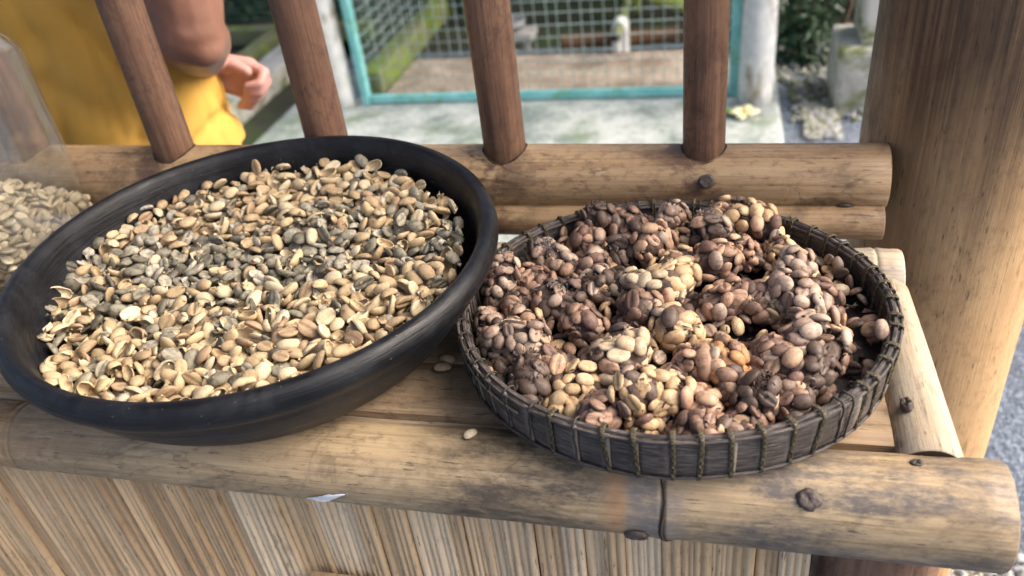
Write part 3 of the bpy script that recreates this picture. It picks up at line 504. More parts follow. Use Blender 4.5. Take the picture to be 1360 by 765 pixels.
-2474,2247,632,-71,65,13,95, -2570,2259,574,-5,-12,66,95, -2215,1234,553,-34,78,-30,86, -3249,2201,590,-23,-21,32,111, -2828,550,555,6,69,-69,100, -3293,333,564,-56,-41,57,104, 
-3488,435,552,-96,-15,9,85, -3483,2127,604,72,14,65,93, -3925,787,575,5,-9,97,85, -1868,1208,548,10,0,-79,86, -3433,1431,547,58,-79,-10,91, -2500,520,546,97,14,-2,100, 
-3163,821,542,-9,0,-97,92, -3026,1784,555,26,-24,91,90, -4007,768,597,-87,-33,-16,93, -2324,266,556,70,67,-6,95, -2442,1620,546,-22,31,-85,85, -2658,466,550,-20,-28,40,88, 
-3349,1624,552,23,-30,-56,90, -3075,1956,563,-6,92,-35,115, -3665,596,568,75,-32,-36,96, -3588,1088,547,-60,78,-10,86, -3767,1450,578,65,43,15,106, -2963,320,549,97,-16,-8,96, 
-2495,1948,565,27,-18,41,110, -1986,1646,551,-9,-97,-15,89, -2240,1912,609,-20,-4,52,108, -2447,2371,597,-10,-65,-74,89, -3015,1291,542,-8,25,-79,92, -2647,1383,539,-25,-95,1,95, 
-3294,525,556,-71,-11,-8,90, -3191,1182,544,0,12,-95,102, -3093,668,545,-1,-8,59,100, -3042,593,553,31,1,-79,97, -3036,1377,548,20,-31,-88,102, -2065,1481,546,-10,-7,70,87, 
-3111,253,552,10,2,-20,98, -2015,1448,594,-94,-17,-2,86, -3283,1430,548,-7,37,-89,86, -2599,2356,589,-63,67,-30,94, -3535,2066,595,-82,26,31,88, -3939,1560,588,-86,-47,6,101, 
-1677,986,565,-98,10,-3,107, -2645,1596,548,10,5,23,112, -3344,1838,556,5,10,70,108, -2456,1697,564,-42,6,-88,93, -1499,685,585,97,-10,8,86, -1996,910,558,46,76,29,104, 
-2570,1402,557,18,-87,29,99, -2778,2052,552,7,9,64,95, -3841,1022,565,24,-95,-11,96, -3115,1777,561,38,59,68,104, -2336,96,562,94,27,-2,98, -2332,1029,544,11,-98,-11,105, 
-3688,1840,583,37,60,69,87, -3169,345,553,-10,-4,69,105, -1898,471,568,-59,-72,31,107, -2863,392,552,-27,-95,6,111, -3652,2011,591,-10,11,-68,108, -1742,642,567,-98,1,-12,105, 
-2220,686,558,-30,-12,-61,104, -3074,20,563,63,-75,13,86, -3704,1418,553,11,12,61,89, -2304,1255,540,36,92,7,88, -2449,952,540,11,1,40,99, -2543,934,544,-5,21,-42,98, 
-3159,2035,568,-4,-40,78,113, -3773,1964,621,-30,81,-28,89, -2515,721,556,-58,49,-27,105, -3304,27,592,-16,60,-51,88, -2765,351,553,-51,83,18,95, -3672,1752,581,96,8,-10,116, 
-3526,838,551,10,4,-7,102, -2267,1646,545,4,12,-98,89, -3275,1151,581,-27,-47,-45,94, -3076,1324,602,-14,15,-91,87, -1971,1818,563,-9,-11,16,100, -3626,1135,585,81,-4,54,105, 
-2330,1691,556,-46,53,-63,94, -3867,1097,573,24,-92,27,99, -2516,1556,552,92,-2,-11,107, -3069,1847,561,73,15,-5,100, -3799,1538,570,86,-42,-20,85, -2083,74,574,-14,2,-25,85, 
-1699,1588,590,68,4,62,92, -2564,2005,560,-37,-2,28,106, -2999,1492,553,56,65,27,100, -2448,1801,558,-61,75,0,109, -2129,1768,552,12,-3,-3,98, -3420,1715,552,-9,0,-81,97, 
-2133,447,548,49,85,11,86, -3237,1086,553,91,-10,-16,111, -1490,1190,584,89,-38,16,87, -3747,1671,577,4,10,72,111, -3164,167,560,91,32,9,105, -2017,610,549,-10,-6,12,92, 
-2106,723,560,-20,-8,96,115, -3498,1085,567,15,-35,85,114, -2320,18,567,-21,97,3,84, -4106,1037,615,-52,-71,29,86, -2904,606,543,4,12,98,96, -3295,754,550,16,-88,41,91, 
-2665,2285,584,-15,69,-58,88, -2425,468,546,3,-12,-91,93, -2344,631,550,-5,9,-71,114, -3404,2146,594,28,62,72,102, -3078,369,554,-9,7,-49,112, -3114,766,558,44,-74,-47,111, 
-3780,1140,571,-59,50,-52,102, -2739,1694,544,10,6,26,93, -2794,183,555,-3,94,-21,85, -2686,2349,592,86,2,17,93, -2893,1059,537,68,72,2,100, ]
JAR_SINGLE = 120
JAR_DATA = [
-5280,1530,643,-54,74,-22,101, -5297,1398,534,-18,-94,5,101, -5288,1445,594,77,60,-9,109, -5273,1677,601,67,-19,-69,95, -5283,1391,313,32,-47,5,96, -5283,1739,674,46,-26,83,97, 
-5348,1669,669,-5,-18,92,93, -5291,1397,436,-13,-4,95,91, -5275,1698,508,-47,40,-60,101, -5362,1387,337,58,-30,21,110, -5287,1854,659,86,21,41,103, -5596,1954,779,58,80,-2,112, 
-5284,1546,356,65,60,44,95, -5302,1597,554,44,-86,24,105, -5318,2020,693,15,42,88,103, -5275,1976,487,-60,19,-69,104, -5280,1652,355,61,75,23,88, -5436,2148,716,3,-90,26,92, 
-5281,1549,489,78,-35,-35,95, -5717,2107,807,-33,-87,22,104, -5283,1801,370,-82,35,-38,100, -5425,1702,708,-97,8,-14,106, -5285,1872,568,-66,70,25,97, 
-5284,1885,412,14,-5,-79,97, -5288,2017,389,-63,-13,47,109, -5282,2332,596,30,24,58,108, -5286,2052,301,-23,15,52,95, -5417,2317,653,15,1,-77,98, -5294,1794,600,88,-10,33,100, 
-5435,1650,657,9,-93,25,95, -5399,1809,698,18,49,21,96, -5287,2070,601,-53,-68,-46,95, -5505,2089,711,5,96,-22,107, -5283,1720,425,-51,-77,7,104, -5279,1605,299,78,-52,32,89, 
-5280,2205,383,80,23,52,100, -5284,1627,449,3,-11,79,99, -5293,1790,501,-79,-31,-11,95, -5294,1445,367,-17,-21,-46,107, -5277,2219,548,-14,-72,-1,110, 
-5428,1878,730,20,-61,74,100, -5502,1755,730,-3,-7,60,110, -5286,2333,295,59,79,9,101, -5273,2351,507,-60,19,-69,95, -5281,1939,292,-9,0,79,90, -5295,1487,530,-89,-41,-10,89, 
-5277,2430,539,33,56,38,88, -5293,1481,294,45,88,3,100, -5583,2074,754,-88,40,5,89, -5282,2438,439,-68,-17,-60,107, -5361,2351,620,56,76,20,101, -5300,1941,644,11,27,-24,112, 
-5286,2045,513,45,69,-49,91, -5527,1964,746,-30,-37,43,94, -5281,2305,418,16,15,-66,89, -5300,1773,300,-21,-89,33,103, -5559,1876,716,-57,-78,15,90, -5286,2125,496,-57,-75,-27,103, 
-5300,1471,466,0,-9,-39,96, -5346,1884,683,5,-27,58,89, -5285,2229,301,-28,-34,81,97, -5296,2146,299,-1,-38,87,100, -5287,2142,584,38,13,-73,104, -5893,2288,777,60,-79,5,106, 
-5302,2267,469,29,-30,64,107, -5568,1812,769,34,16,51,102, -5419,2038,669,-45,16,40,112, -5436,1566,656,-98,-2,12,107, -5736,2209,772,71,68,4,102, -5297,2078,424,-37,-4,-7,91, 
-5459,1394,291,96,20,5,88, -5304,2434,298,-22,-3,-14,103, -5677,2283,733,-4,11,61,99, -5341,2098,665,3,-50,42,99, -5300,1856,302,21,25,-93,99, -5435,1398,361,83,-34,42,90, 
-5308,1933,351,2,-6,-31,110, -5330,1973,549,30,-10,-90,103, -5381,1408,422,62,67,-38,102, -5458,1956,717,34,92,10,96, -5286,2353,372,34,-15,58,103, -5628,2216,712,-82,-16,-33,91, 
-5642,2333,680,14,-36,20,98, -5306,1889,510,0,-9,98,96, -5339,1405,486,20,-5,75,89, -5379,1504,582,17,60,-74,111, -5302,2175,452,-30,-91,-24,106, -5294,1688,300,15,28,3,93, 
-5499,2318,647,-16,-77,-33,105, -5712,2020,775,-9,-34,93,89, -5321,2016,619,-5,-20,96,95, -5617,2416,643,-77,-62,10,104, -5315,1501,401,15,91,-36,92, -5363,1710,601,-28,-5,83,105, 
-5315,1839,457,6,-13,3,96, -5318,2121,365,-73,53,22,112, -5404,2188,652,-24,-26,81,96, -5521,2186,706,-29,-93,-16,98, -5666,2153,746,47,82,-27,110, -5394,2233,596,20,16,-78,102, 
-5334,2342,526,-6,-71,-9,97, -5848,2152,769,2,17,-97,103, -5908,2381,721,11,30,79,108, -5401,2315,554,-33,9,89,97, -5392,1411,537,41,-19,-75,110, -5689,1934,805,-32,8,-76,104, 
-5595,2131,709,-44,-15,-9,92, -5771,2280,735,-48,-62,-46,93, -5348,1608,616,98,-9,8,111, -5562,1741,661,-68,0,-20,91, -5341,1941,447,-28,-27,85,110, -5342,1765,655,10,14,64,93, 
-5499,1879,673,-14,-64,23,94, -5358,2150,605,38,-17,-77,104, -5489,1623,711,26,-37,23,95, -5350,2079,527,5,-23,-76,91, -5340,1645,409,25,24,53,98, -5358,2033,376,43,62,5,102, 
-5342,2409,572,50,-30,46,89, -5643,1884,755,-10,31,37,102, -5321,2270,358,-95,-7,1,93, -5334,1727,539,71,56,27,103, -5780,2166,715,-95,24,-1,111, -5341,2256,544,-79,-46,4,102, 
-5342,2428,357,0,-4,-49,93, -5381,1652,356,17,-10,94,106, -5416,1747,644,-66,-62,22,97, -5573,2330,639,-68,61,34,95, -5515,2047,653,10,5,23,97, -5349,1633,481,34,-27,-45,97, 
-5334,2373,443,38,-2,16,97, -5722,2367,680,-32,90,10,107, -5819,2351,710,59,-54,-5,100, -5389,1858,371,17,-68,-57,109, -5396,1840,293,-4,-11,78,98, -5474,1956,654,-47,-87,4,99, 
-5446,1405,464,64,40,54,96, -5387,1625,545,-29,-11,29,96, -5396,1863,471,36,78,-8,111, -5405,1719,522,-76,46,-44,88, -5645,2021,734,-81,56,9,100, -5332,1554,442,83,14,-29,99, 
-5373,2213,323,-8,-35,-92,106, -5484,2228,653,85,49,4,96, -5385,1426,621,29,93,-13,106, -5390,1953,641,-52,-42,49,112, -5416,1483,654,-10,27,92,89, -5503,1787,660,88,-27,-22,99, 
-5434,2364,591,35,-52,-59,92, -5405,1780,438,-60,66,-39,88, -5457,2125,655,-11,3,-27,103, -5997,2308,719,42,-65,-14,97, -5358,2000,295,94,-25,11,93, -5691,2091,706,9,-98,-11,96, 
-5359,2023,479,21,-87,33,107, -5615,1938,678,36,-9,-75,96, -5366,1614,292,-20,97,-3,91, -5587,1790,704,-6,2,99,89, -5396,1691,443,11,50,-63,95, -5693,1940,722,-31,-87,6,107, 
-5376,1545,518,24,-12,-17,105, -5395,1764,346,59,-79,8,103, -5956,2222,756,-24,-25,-89,112, -5362,2290,433,-28,48,-77,94, -5774,2084,754,97,0,-2,108, -5798,2424,666,34,-45,-29,100, 
-5373,2208,398,5,-9,-97,112, -5382,1452,293,-6,-8,98,95, -5388,2368,306,65,11,32,102, -5390,2276,501,-2,5,26,89, -5398,2068,310,-54,-54,-16,89, -5532,1662,653,11,2,41,97, 
-5567,2426,593,22,-23,-44,96, -5378,1529,300,-17,26,92,94, -5655,2019,663,53,-72,-26,105, -5407,1802,553,73,-10,-63,95, -5375,2163,523,1,94,-24,106, -5438,1846,658,35,30,54,94, 
-5843,2236,745,91,-16,28,111, -5344,1754,401,62,-68,-35,112, -5402,1959,363,33,-66,-17,112, -5364,1846,610,-73,-58,26,110, -5377,1571,357,14,69,-69,107, 
-5584,1849,656,-92,-36,2,105, -6123,2373,701,-72,-11,-9,103, -5409,1954,479,37,52,52,90, -5390,1482,356,26,-15,-45,96, -5739,2034,651,97,15,3,88, -5597,2263,668,-12,69,70,110, 
-5422,2435,556,-88,-25,-26,90, -5576,2026,697,21,95,1,95, -5359,2296,305,11,-29,48,96, -5789,2303,652,27,57,-75,92, -5407,2378,497,-7,90,40,99, -5497,1426,410,25,-81,19,104, 
-5378,2435,422,-23,16,0,99, -5384,2367,384,-39,-81,31,89, -5382,1706,297,91,38,-4,108, -5588,2187,654,-10,-6,20,101, -5488,2407,585,2,63,-63,94, -5402,2035,572,-37,-45,49,108, 
-5362,2443,500,1,72,67,108, -5539,2329,559,19,-43,54,108, -5559,1957,651,48,86,5,89, -5758,2008,709,6,-34,91,97, -6013,2318,399,10,91,38,97, -5404,2293,358,81,-30,48,96, 
-5941,2367,383,74,62,20,101, -5869,2350,367,-42,-39,33,112, -5391,2149,292,48,86,-8,93, -5371,1923,296,25,90,-32,91, -6014,2394,718,-2,92,35,93, -6225,1445,785,-60,-73,-27,96, 
-5948,1551,816,-41,31,-78,101, -5780,1436,721,-19,-22,-57,108, -5696,1543,759,-76,53,-31,105, -6177,2434,654,38,-51,-74,93, -5833,1771,824,-3,10,83,94, 
-6298,2046,861,1,34,72,103, -5948,1476,750,65,18,44,109, -6353,2377,511,-47,-78,-9,110, -6228,2415,710,-94,15,-12,110, -5663,2425,559,32,-14,1,99, -6147,2002,837,-28,-94,-13,105, 
-6291,2035,792,75,56,13,89, -5929,2446,647,42,-58,51,96, -6181,1864,840,34,-90,24,106, -5662,1703,793,-80,-32,16,101, -6063,1677,813,31,34,80,96, -6216,1947,828,2,-47,-12,107, 
-6314,1736,857,-38,-1,-85,92, -6267,1403,722,38,66,32,97, -6028,1455,716,-38,-19,-86,99, -5624,2341,588,32,-73,-39,112, -6159,2204,676,-23,67,-44,111, 
-6040,1702,651,3,9,16,90, -5631,1545,656,5,-8,-84,106, -5833,1407,291,-15,-97,10,89, -5766,2335,292,-9,-2,-54,93, -6021,2424,292,-79,-58,8,92, -6297,2274,655,-59,79,-8,101, 
-6185,2068,654,85,49,3,100, -5679,2419,294,-90,41,5,98, -5833,1970,656,5,-10,-92,105, -5532,1523,656,-2,-11,88,106, -5547,2360,295,5,7,-84,100, -5467,2364,303,-27,65,-54,96, 
-5892,1525,652,97,-14,-5,93, -5730,1681,655,-93,31,-5,104, -5959,2269,656,0,11,98,107, -5923,2156,656,6,-1,85,105, -5808,1410,350,49,-85,7,109, -5827,2139,656,-85,49,9,104, 
-6192,1803,657,-12,1,20,111, -6132,2301,649,-44,14,-58,90, -5532,1430,611,-71,40,31,111, -6224,1506,746,-8,4,-98,95, -5894,1410,462,-45,76,-20,108, -6068,2293,694,-35,-88,29,107, 
-6067,1518,685,-28,86,24,95, -6326,1548,708,33,-93,8,98, -5841,1603,713,-14,-5,-42,97, -5837,2325,445,94,12,1,105, -5837,1692,714,-26,-8,-4,97, -5737,2428,471,34,19,44,90, 
-6124,1749,696,51,55,62,103, -6053,1423,529,14,53,79,109, -6129,2436,478,-95,11,-20,98, -5828,2438,317,-49,-11,-82,94, -5615,1526,732,-5,73,-63,103, -5887,1774,718,16,2,51,111, 
-6225,2269,707,-17,-89,40,97, -5900,2318,605,-74,31,53,91, -6203,1983,704,-65,-72,20,93, -5719,1507,651,-78,60,-4,91, -6052,1648,706,13,-21,-80,92, -6169,1590,719,87,-6,-21,93, 
-5875,2091,712,-49,-21,50,96, -5968,1433,404,52,-52,45,106, -6278,1735,768,62,59,50,111, -5614,2363,336,45,-36,-57,111, -5877,1999,706,2,11,-95,94, -5566,2371,415,7,97,-2,101, 
-6229,2321,347,97,-14,-10,90, -6347,1964,667,-77,55,13,112, -6285,1742,663,-33,-1,75,99, -5704,1405,538,8,-4,81,91, -5614,1717,716,-57,23,-19,108, -5650,2336,394,28,-30,-43,99, 
-5399,2097,393,-31,-31,56,104, -5813,1838,707,26,-7,-72,89, -6189,1855,703,24,94,-11,88, -6230,2437,294,-14,98,-1,96, -5840,2314,536,-34,67,51,99, -5629,1391,380,17,-68,36,106, 
-6349,1410,312,-35,13,57,112, -5399,1520,418,16,-16,-58,93, -6346,1847,728,93,19,2,88, -6207,2433,367,-34,-24,88,93, -6287,2019,708,-80,-28,37,90, ]
LOOSE_SINGLE = 326
LOOSE_DATA = [
205,-168,457,85,32,-6,103, 115,-162,476,-9,-32,-74,116, 498,-109,397,-32,-61,-59,113, 782,23,460,47,66,5,106, 296,-153,387,-70,24,2,102, 738,7,378,-98,4,-8,95, 
380,-124,384,-2,-14,91,113, 34,-173,441,-55,20,73,94, 860,77,446,47,-48,69,119, -45,-155,388,-88,21,0,114, 969,178,381,10,-7,22,106, -146,-136,388,12,-95,13,109, 
1027,267,388,17,38,71,113, -184,-55,422,-96,18,9,111, -300,-96,422,5,6,-90,90, -237,-107,382,62,77,-7,107, 1099,323,382,11,70,-68,92, 1167,425,396,88,-8,37,116, 
793,223,388,63,-76,-2,95, 208,199,415,1,21,-89,99, 198,284,436,14,-9,-93,109, 444,-53,386,8,-37,-80,97, -591,64,383,-42,-89,-12,110, 579,383,428,-26,19,-57,100, 
1341,801,582,47,-6,70,116, 691,400,422,5,8,20,119, -679,118,386,-80,38,-29,111, 781,577,433,32,-80,-38,113, -60,-78,395,-66,-40,-33,95, 90,-163,388,17,93,12,110, 
-488,324,602,-59,70,34,117, -763,191,430,-29,28,-32,119, 684,552,442,-17,-86,-44,111, 1057,601,395,32,29,80,99, 858,700,437,39,60,68,118, -526,224,395,-87,-46,-9,111, 
742,480,419,98,-14,1,100, 229,544,474,-83,35,-26,109, -817,238,508,21,-4,82,109, 160,327,486,28,76,19,95, 330,553,465,-16,-97,2,93, 395,503,462,46,12,54,102, 
-913,337,492,-28,65,31,91, 632,463,436,-25,-5,48,108, 167,713,545,61,76,20,115, 251,613,509,-23,-73,-62,97, -254,511,471,30,76,-36,111, -174,518,461,-26,-31,27,92, 
371,723,480,-1,40,87,114, 521,312,429,-87,-21,38,112, 685,835,470,-49,43,74,91, 832,870,453,8,-88,-16,117, 446,437,451,-75,49,42,103, 45,669,489,72,8,-56,113, 
-226,430,447,-62,75,13,111, 89,583,477,-78,-45,30,112, -73,35,402,65,-31,-10,112, -339,505,445,-56,-73,14,95, 445,787,476,13,7,77,114, -113,-35,385,-42,80,-25,86, 
541,909,480,39,-3,77,110, 368,862,480,-80,57,-9,116, -377,627,455,-92,-31,-19,101, -212,606,473,-3,-14,85,118, -176,703,474,-98,-5,-11,113, 757,825,454,-44,-76,0,96, 
1051,799,400,-53,54,-58,86, 264,919,480,-16,-97,-13,104, -97,752,484,-34,-12,-64,112, -33,831,482,-8,-13,65,118, 808,967,459,93,-24,12,117, -114,627,465,-93,29,-8,89, 
708,1093,477,6,70,-68,113, 902,613,431,51,47,-69,114, 1082,395,379,-58,79,11,88, 1037,469,394,-88,-42,9,117, 317,1015,481,-7,13,-66,107, 682,724,457,19,8,77,111, 
-41,675,475,-39,6,-40,101, 63,993,485,8,8,91,108, 499,168,401,12,65,68,93, 282,782,475,82,-55,10,99, -249,-11,388,66,-28,-47,91, 811,45,383,33,-60,-51,95, 
-321,762,488,-72,-52,22,104, -395,895,472,-4,-14,85,112, 763,659,435,-87,-2,21,89, 579,1156,482,43,-54,-38,115, -1,582,478,18,-12,49,117, 232,1052,487,5,-10,-67,117, 
-146,894,482,41,8,-8,110, -694,208,381,13,97,14,93, 82,844,491,-26,-23,-36,119, -237,776,473,-50,84,-8,107, -480,865,479,-50,-7,76,119, 395,1045,481,35,16,91,96, 
130,691,476,3,-92,-33,100, 652,1201,470,41,89,11,108, -476,660,445,5,-14,83,98, 476,1219,479,-31,-93,12,119, -281,971,489,-21,66,-12,111, 142,514,467,-19,96,-10,100, 
-636,858,444,-26,-41,51,116, 131,1063,483,10,-8,95,93, 1265,610,388,-16,41,-69,117, 176,1183,480,-27,94,-12,95, 1187,1077,431,-71,-7,65,107, 345,1128,484,13,2,31,118, 
192,651,480,-60,34,71,92, 548,1307,474,8,12,60,115, -415,703,469,77,-5,-24,107, 209,380,458,-39,-51,-66,96, 380,1238,484,-18,-35,64,114, 204,-155,382,-1,5,-84,104, 
-137,1121,481,-20,-97,4,108, -1077,701,397,-65,-20,-54,114, 145,929,492,-67,-14,-8,113, 188,51,396,4,36,-43,90, -646,735,437,8,92,14,118, 733,268,398,38,-13,62,93, 
-410,1044,486,35,27,-35,118, 762,342,404,15,-43,87,104, 425,953,471,91,38,7,87, -404,454,445,35,66,-63,108, 879,795,431,-75,-56,12,101, 584,994,473,12,40,76,99, 
445,1375,468,2,-12,-79,89, -847,277,382,-46,-56,44,90, 523,229,423,-40,-47,-67,110, -142,381,448,-70,52,-10,111, 213,1286,481,-12,8,-36,109, 858,1087,439,1,-97,-3,95, 
273,1400,477,-69,69,-12,109, 604,1438,461,-89,-39,17,87, -227,1121,476,88,27,-25,86, -555,1189,507,-7,10,96,114, -807,656,401,-31,93,9,118, 771,737,439,1,16,-89,94, 
-294,603,457,49,84,21,87, 413,1530,474,26,33,84,109, -660,1094,442,15,64,58,100, -557,861,456,-55,-54,56,105, 958,711,408,-14,16,-90,97, -605,265,392,2,14,-88,107, 
468,879,471,27,-29,-47,86, 337,1499,474,67,-16,6,93, 1041,683,398,90,1,-16,98, 754,1672,418,12,16,78,99, -208,947,470,13,-1,-93,85, -911,1241,609,-57,-46,66,100, 
-301,682,464,1,-14,97,92, 878,916,494,45,-59,49,88, 672,1675,470,75,1,-16,120, -473,776,456,46,-15,-48,91, 780,1052,450,-96,12,18,86, -263,1496,474,-5,90,38,110, 
-403,1399,472,-10,-17,-19,118, 154,433,463,-18,44,-85,106, -353,972,467,61,76,13,91, 598,1642,446,-66,38,-12,97, -658,953,447,88,-13,39,115, 695,1281,469,-39,60,-68,99, 
-300,1373,472,-97,-13,-10,108, 347,1701,452,-5,-20,-92,89, 419,1781,449,3,65,-74,115, -619,1161,449,41,-24,-60,108, 979,639,402,71,16,-17,88, -318,1256,476,6,-13,-98,118, 
-472,971,468,-15,-39,70,95, -554,769,446,5,-43,-87,96, 535,1793,431,49,84,-18,112, 295,672,474,13,-2,83,109, -181,1023,473,34,92,11,90, -419,1202,481,63,28,8,120, 
527,1413,467,-89,41,8,95, 673,312,406,48,6,37,96, -516,1133,462,-2,97,-13,102, -533,1044,460,17,-13,-88,107, 214,742,485,43,55,67,113, 618,1070,466,-61,77,-11,89, 
505,977,473,-13,68,70,86, 184,1384,479,8,-9,-42,109, -74,1665,476,-73,-18,39,114, 527,1067,468,90,-38,-10,86, -576,1697,417,-32,-29,85,110, -83,517,475,46,-11,13,114, 
109,1464,475,-11,2,92,104, -550,1429,450,69,-19,-29,108, 327,1911,473,-69,26,-12,114, 501,1502,468,7,13,61,103, -64,1837,445,-91,13,-22,115, 817,1736,417,-43,-53,16,101, 
-396,775,466,-9,-41,78,91, 1008,376,396,-1,-32,-1,104, -327,1151,478,16,68,-69,102, -491,1225,464,-52,37,-63,86, 995,1395,419,-74,-58,-29,115, 527,1606,459,3,-2,-30,115, 
-299,1069,478,-39,-16,57,106, 870,546,418,-2,-70,60,109, -1106,801,378,48,86,-10,98, -721,1175,422,-93,30,-8,90, -371,1479,463,34,60,66,85, 679,632,443,18,8,2,97, 
-282,1682,445,-2,45,79,89, 553,2245,465,-29,-88,34,115, -502,1314,465,47,-58,-30,105, 856,1993,398,-57,40,70,104, -737,1260,423,-79,-51,8,97, -548,953,450,13,-17,-64,87, 
-652,1441,435,-52,-44,-72,97, -315,850,467,-6,10,-84,92, -171,1453,474,66,-73,-10,111, 189,1481,469,91,-37,0,90, -62,176,416,14,-33,-80,108, 793,1829,402,71,-54,-13,111, 
-715,628,409,-85,-48,-15,108, 733,1170,463,34,68,47,89, 445,109,395,-12,98,-6,104, -411,2215,464,-25,-29,-62,118, -716,1033,438,60,75,-18,119, -723,2015,461,-45,-62,30,111, 
477,1957,411,1,-64,72,97, -559,693,440,39,12,19,102, 974,562,406,30,-84,-43,119, 158,-94,393,32,-61,-63,103, 1296,705,379,10,7,-48,98, -653,1846,455,62,-10,-64,94, 
517,1889,420,-3,-45,-81,108, 774,2076,453,68,-1,-38,102, -458,553,439,74,-64,-16,106, -330,-33,384,-63,65,-35,97, -687,1389,430,-60,-34,-53,87, -327,401,433,8,19,-96,111, 
-641,1256,434,16,-15,-84,94, -1115,1329,379,-26,-18,-94,86, 283,2329,460,-25,38,83,101, -211,335,437,-20,-15,-96,104, 171,835,489,-69,8,-65,98, 57,1870,435,59,32,39,85, 
-245,66,386,11,9,-97,85, 648,2222,440,1,40,89,91, 515,2032,401,31,28,67,108, 118,768,474,14,4,-1,96, -677,1322,423,-12,97,-17,87, -300,1568,461,31,11,54,91, 
1037,1228,408,84,-32,-29,93, 380,1857,424,2,19,66,89, -338,2183,403,32,-60,61,118, 111,208,423,-8,-8,93,112, 975,1192,423,0,-35,86,100, -396,2085,391,-8,6,-91,110, 
933,500,445,2,14,-79,86, 1161,1156,392,71,-68,1,97, -975,719,436,80,57,8,108, 1117,1259,398,46,-87,-1,109, 1013,1605,394,-31,31,-41,94, 779,2010,403,54,41,-50,100, 
-643,1758,397,6,68,-69,90, -728,1455,415,80,35,36,96, 823,136,389,-8,13,-98,117, -422,1120,466,94,26,8,92, 991,1516,404,0,13,-48,114, -639,2077,418,-3,-35,52,107, 
-887,345,385,-23,61,74,97, 76,1375,480,-12,-7,24,112, -624,1916,417,57,-17,63,118, 240,110,408,-14,-36,88,114, 599,271,412,43,-11,66,101, 605,1731,427,-3,18,31,93, 
-173,17,393,40,-18,-11,102, 21,-99,391,-6,34,60,105, 879,1702,398,-32,35,-50,89, -904,1796,383,-25,95,-15,113, 814,2125,404,51,63,-41,94, 342,401,455,-20,44,-85,118, 
839,1636,414,5,47,82,100, -1116,1248,383,11,-10,-97,110, 84,151,464,-87,-4,-6,94, 1213,1695,443,-11,-57,56,103, 284,2303,385,5,12,54,115, 828,484,407,-49,-84,-11,96, 
-1014,750,381,97,18,2,90, 540,2153,391,-26,-85,37,105, -800,1208,412,38,18,-89,89, -617,1829,394,-18,-29,79,91, -132,296,437,-62,-18,-53,94, 1191,1011,388,3,14,31,92, 
798,409,408,31,-18,3,97, 946,869,420,-97,-11,8,98, -710,1919,452,-49,-10,42,108, 1345,1145,385,-2,-8,26,115, -16,1904,427,-21,-5,-12,103, 862,2071,380,13,0,17,101, 
1122,782,460,18,92,9,110, 1222,1605,428,-69,-10,-32,100, -118,2056,394,-16,-8,24,90, 517,2263,386,0,-72,-63,102, -761,282,393,88,-23,5,119, -1042,1200,381,-9,-5,-78,87, 
964,1116,435,1,-64,31,102, 427,24,401,91,-1,-39,106, 312,1763,447,-5,87,-46,89, 278,330,437,23,36,8,86, 578,2066,452,10,-20,-95,105, -983,1635,423,-55,-74,-33,110, 
-897,705,400,-74,50,-11,116, 293,1840,449,-19,42,68,119, 475,687,470,-2,14,-88,105, -1008,637,388,-3,10,-77,118, 1078,1587,396,-68,1,65,87, 1119,1055,400,-44,-78,41,104, 
-795,564,395,98,0,7,108, -396,1985,396,-81,40,-32,99, -324,2257,383,36,-10,10,102, -578,2033,387,-4,27,45,95, -352,1831,418,-14,-14,-31,101, 1120,849,401,-31,13,-93,105, 
594,2223,387,-56,-71,26,111, 922,935,436,81,-6,45,89, 931,1619,405,-8,11,73,113, -1035,1367,383,8,-42,-80,89, -434,2173,391,-26,83,-37,114, 1075,1339,401,-98,-16,-1,114, 
1250,1116,388,-66,-22,5,89, -841,307,456,-79,58,-11,119, 325,2060,392,95,-23,4,87, -551,1781,416,58,21,-1,109, 900,1012,438,97,2,-18,115, 750,2169,410,-5,-63,65,90, 
-1003,1510,378,13,-4,-97,86, -704,2024,382,92,-12,9,99, -90,436,448,14,-10,77,85, 1098,735,396,39,-55,-44,94, 446,275,419,0,-45,77,94, -677,305,391,-39,-43,73,88, 
330,1979,416,5,-98,7,119, 200,2309,418,79,58,1,114, 1071,919,404,-9,11,19,111, 1330,1375,381,21,34,72,95, 255,2115,396,28,18,-48,93, -1005,524,378,-3,10,-66,98, 
-1006,835,393,-24,93,-20,114, 258,2201,388,9,1,78,101, -324,1911,417,-71,-29,4,107, -552,1257,451,-67,54,-41,91, 57,1950,415,57,-79,17,86, 565,736,464,-7,-8,-95,89, 
372,-22,382,49,85,12,86, -546,1887,396,18,89,-37,93, -640,1978,384,-90,-16,18,89, -1088,1429,381,10,5,-85,106, -540,1960,387,-96,21,6,92, -1044,1575,393,67,10,68,106, 
-984,1699,382,-67,-54,17,94, -14,109,410,-54,71,40,110, 259,1923,419,30,90,-27,86, 614,2141,419,81,-28,-47,105, -1014,1288,389,10,-98,-3,109, -701,1869,392,-21,89,21,96, 
-321,1997,399,80,-49,-4,100, 583,2075,385,89,40,-6,85, 579,652,462,15,-11,88,105, -416,350,409,-4,1,-49,86, 758,2085,382,84,-50,-8,97, -220,166,404,-60,-34,4,90, 
1050,1906,378,7,-6,-53,99, -911,1672,394,26,-33,-63,117, -78,2157,391,-94,30,-9,103, 1145,1603,386,21,-32,-53,92, 994,975,420,-75,-64,-2,110, 183,2150,390,32,-93,2,96, 
-544,604,434,-89,42,6,115, -433,1912,398,-11,14,86,99, -927,796,391,32,-93,-10,102, 947,1967,384,0,-10,91,111, 1028,1067,440,37,-37,-52,102, 700,2020,462,-83,-1,4,114, 
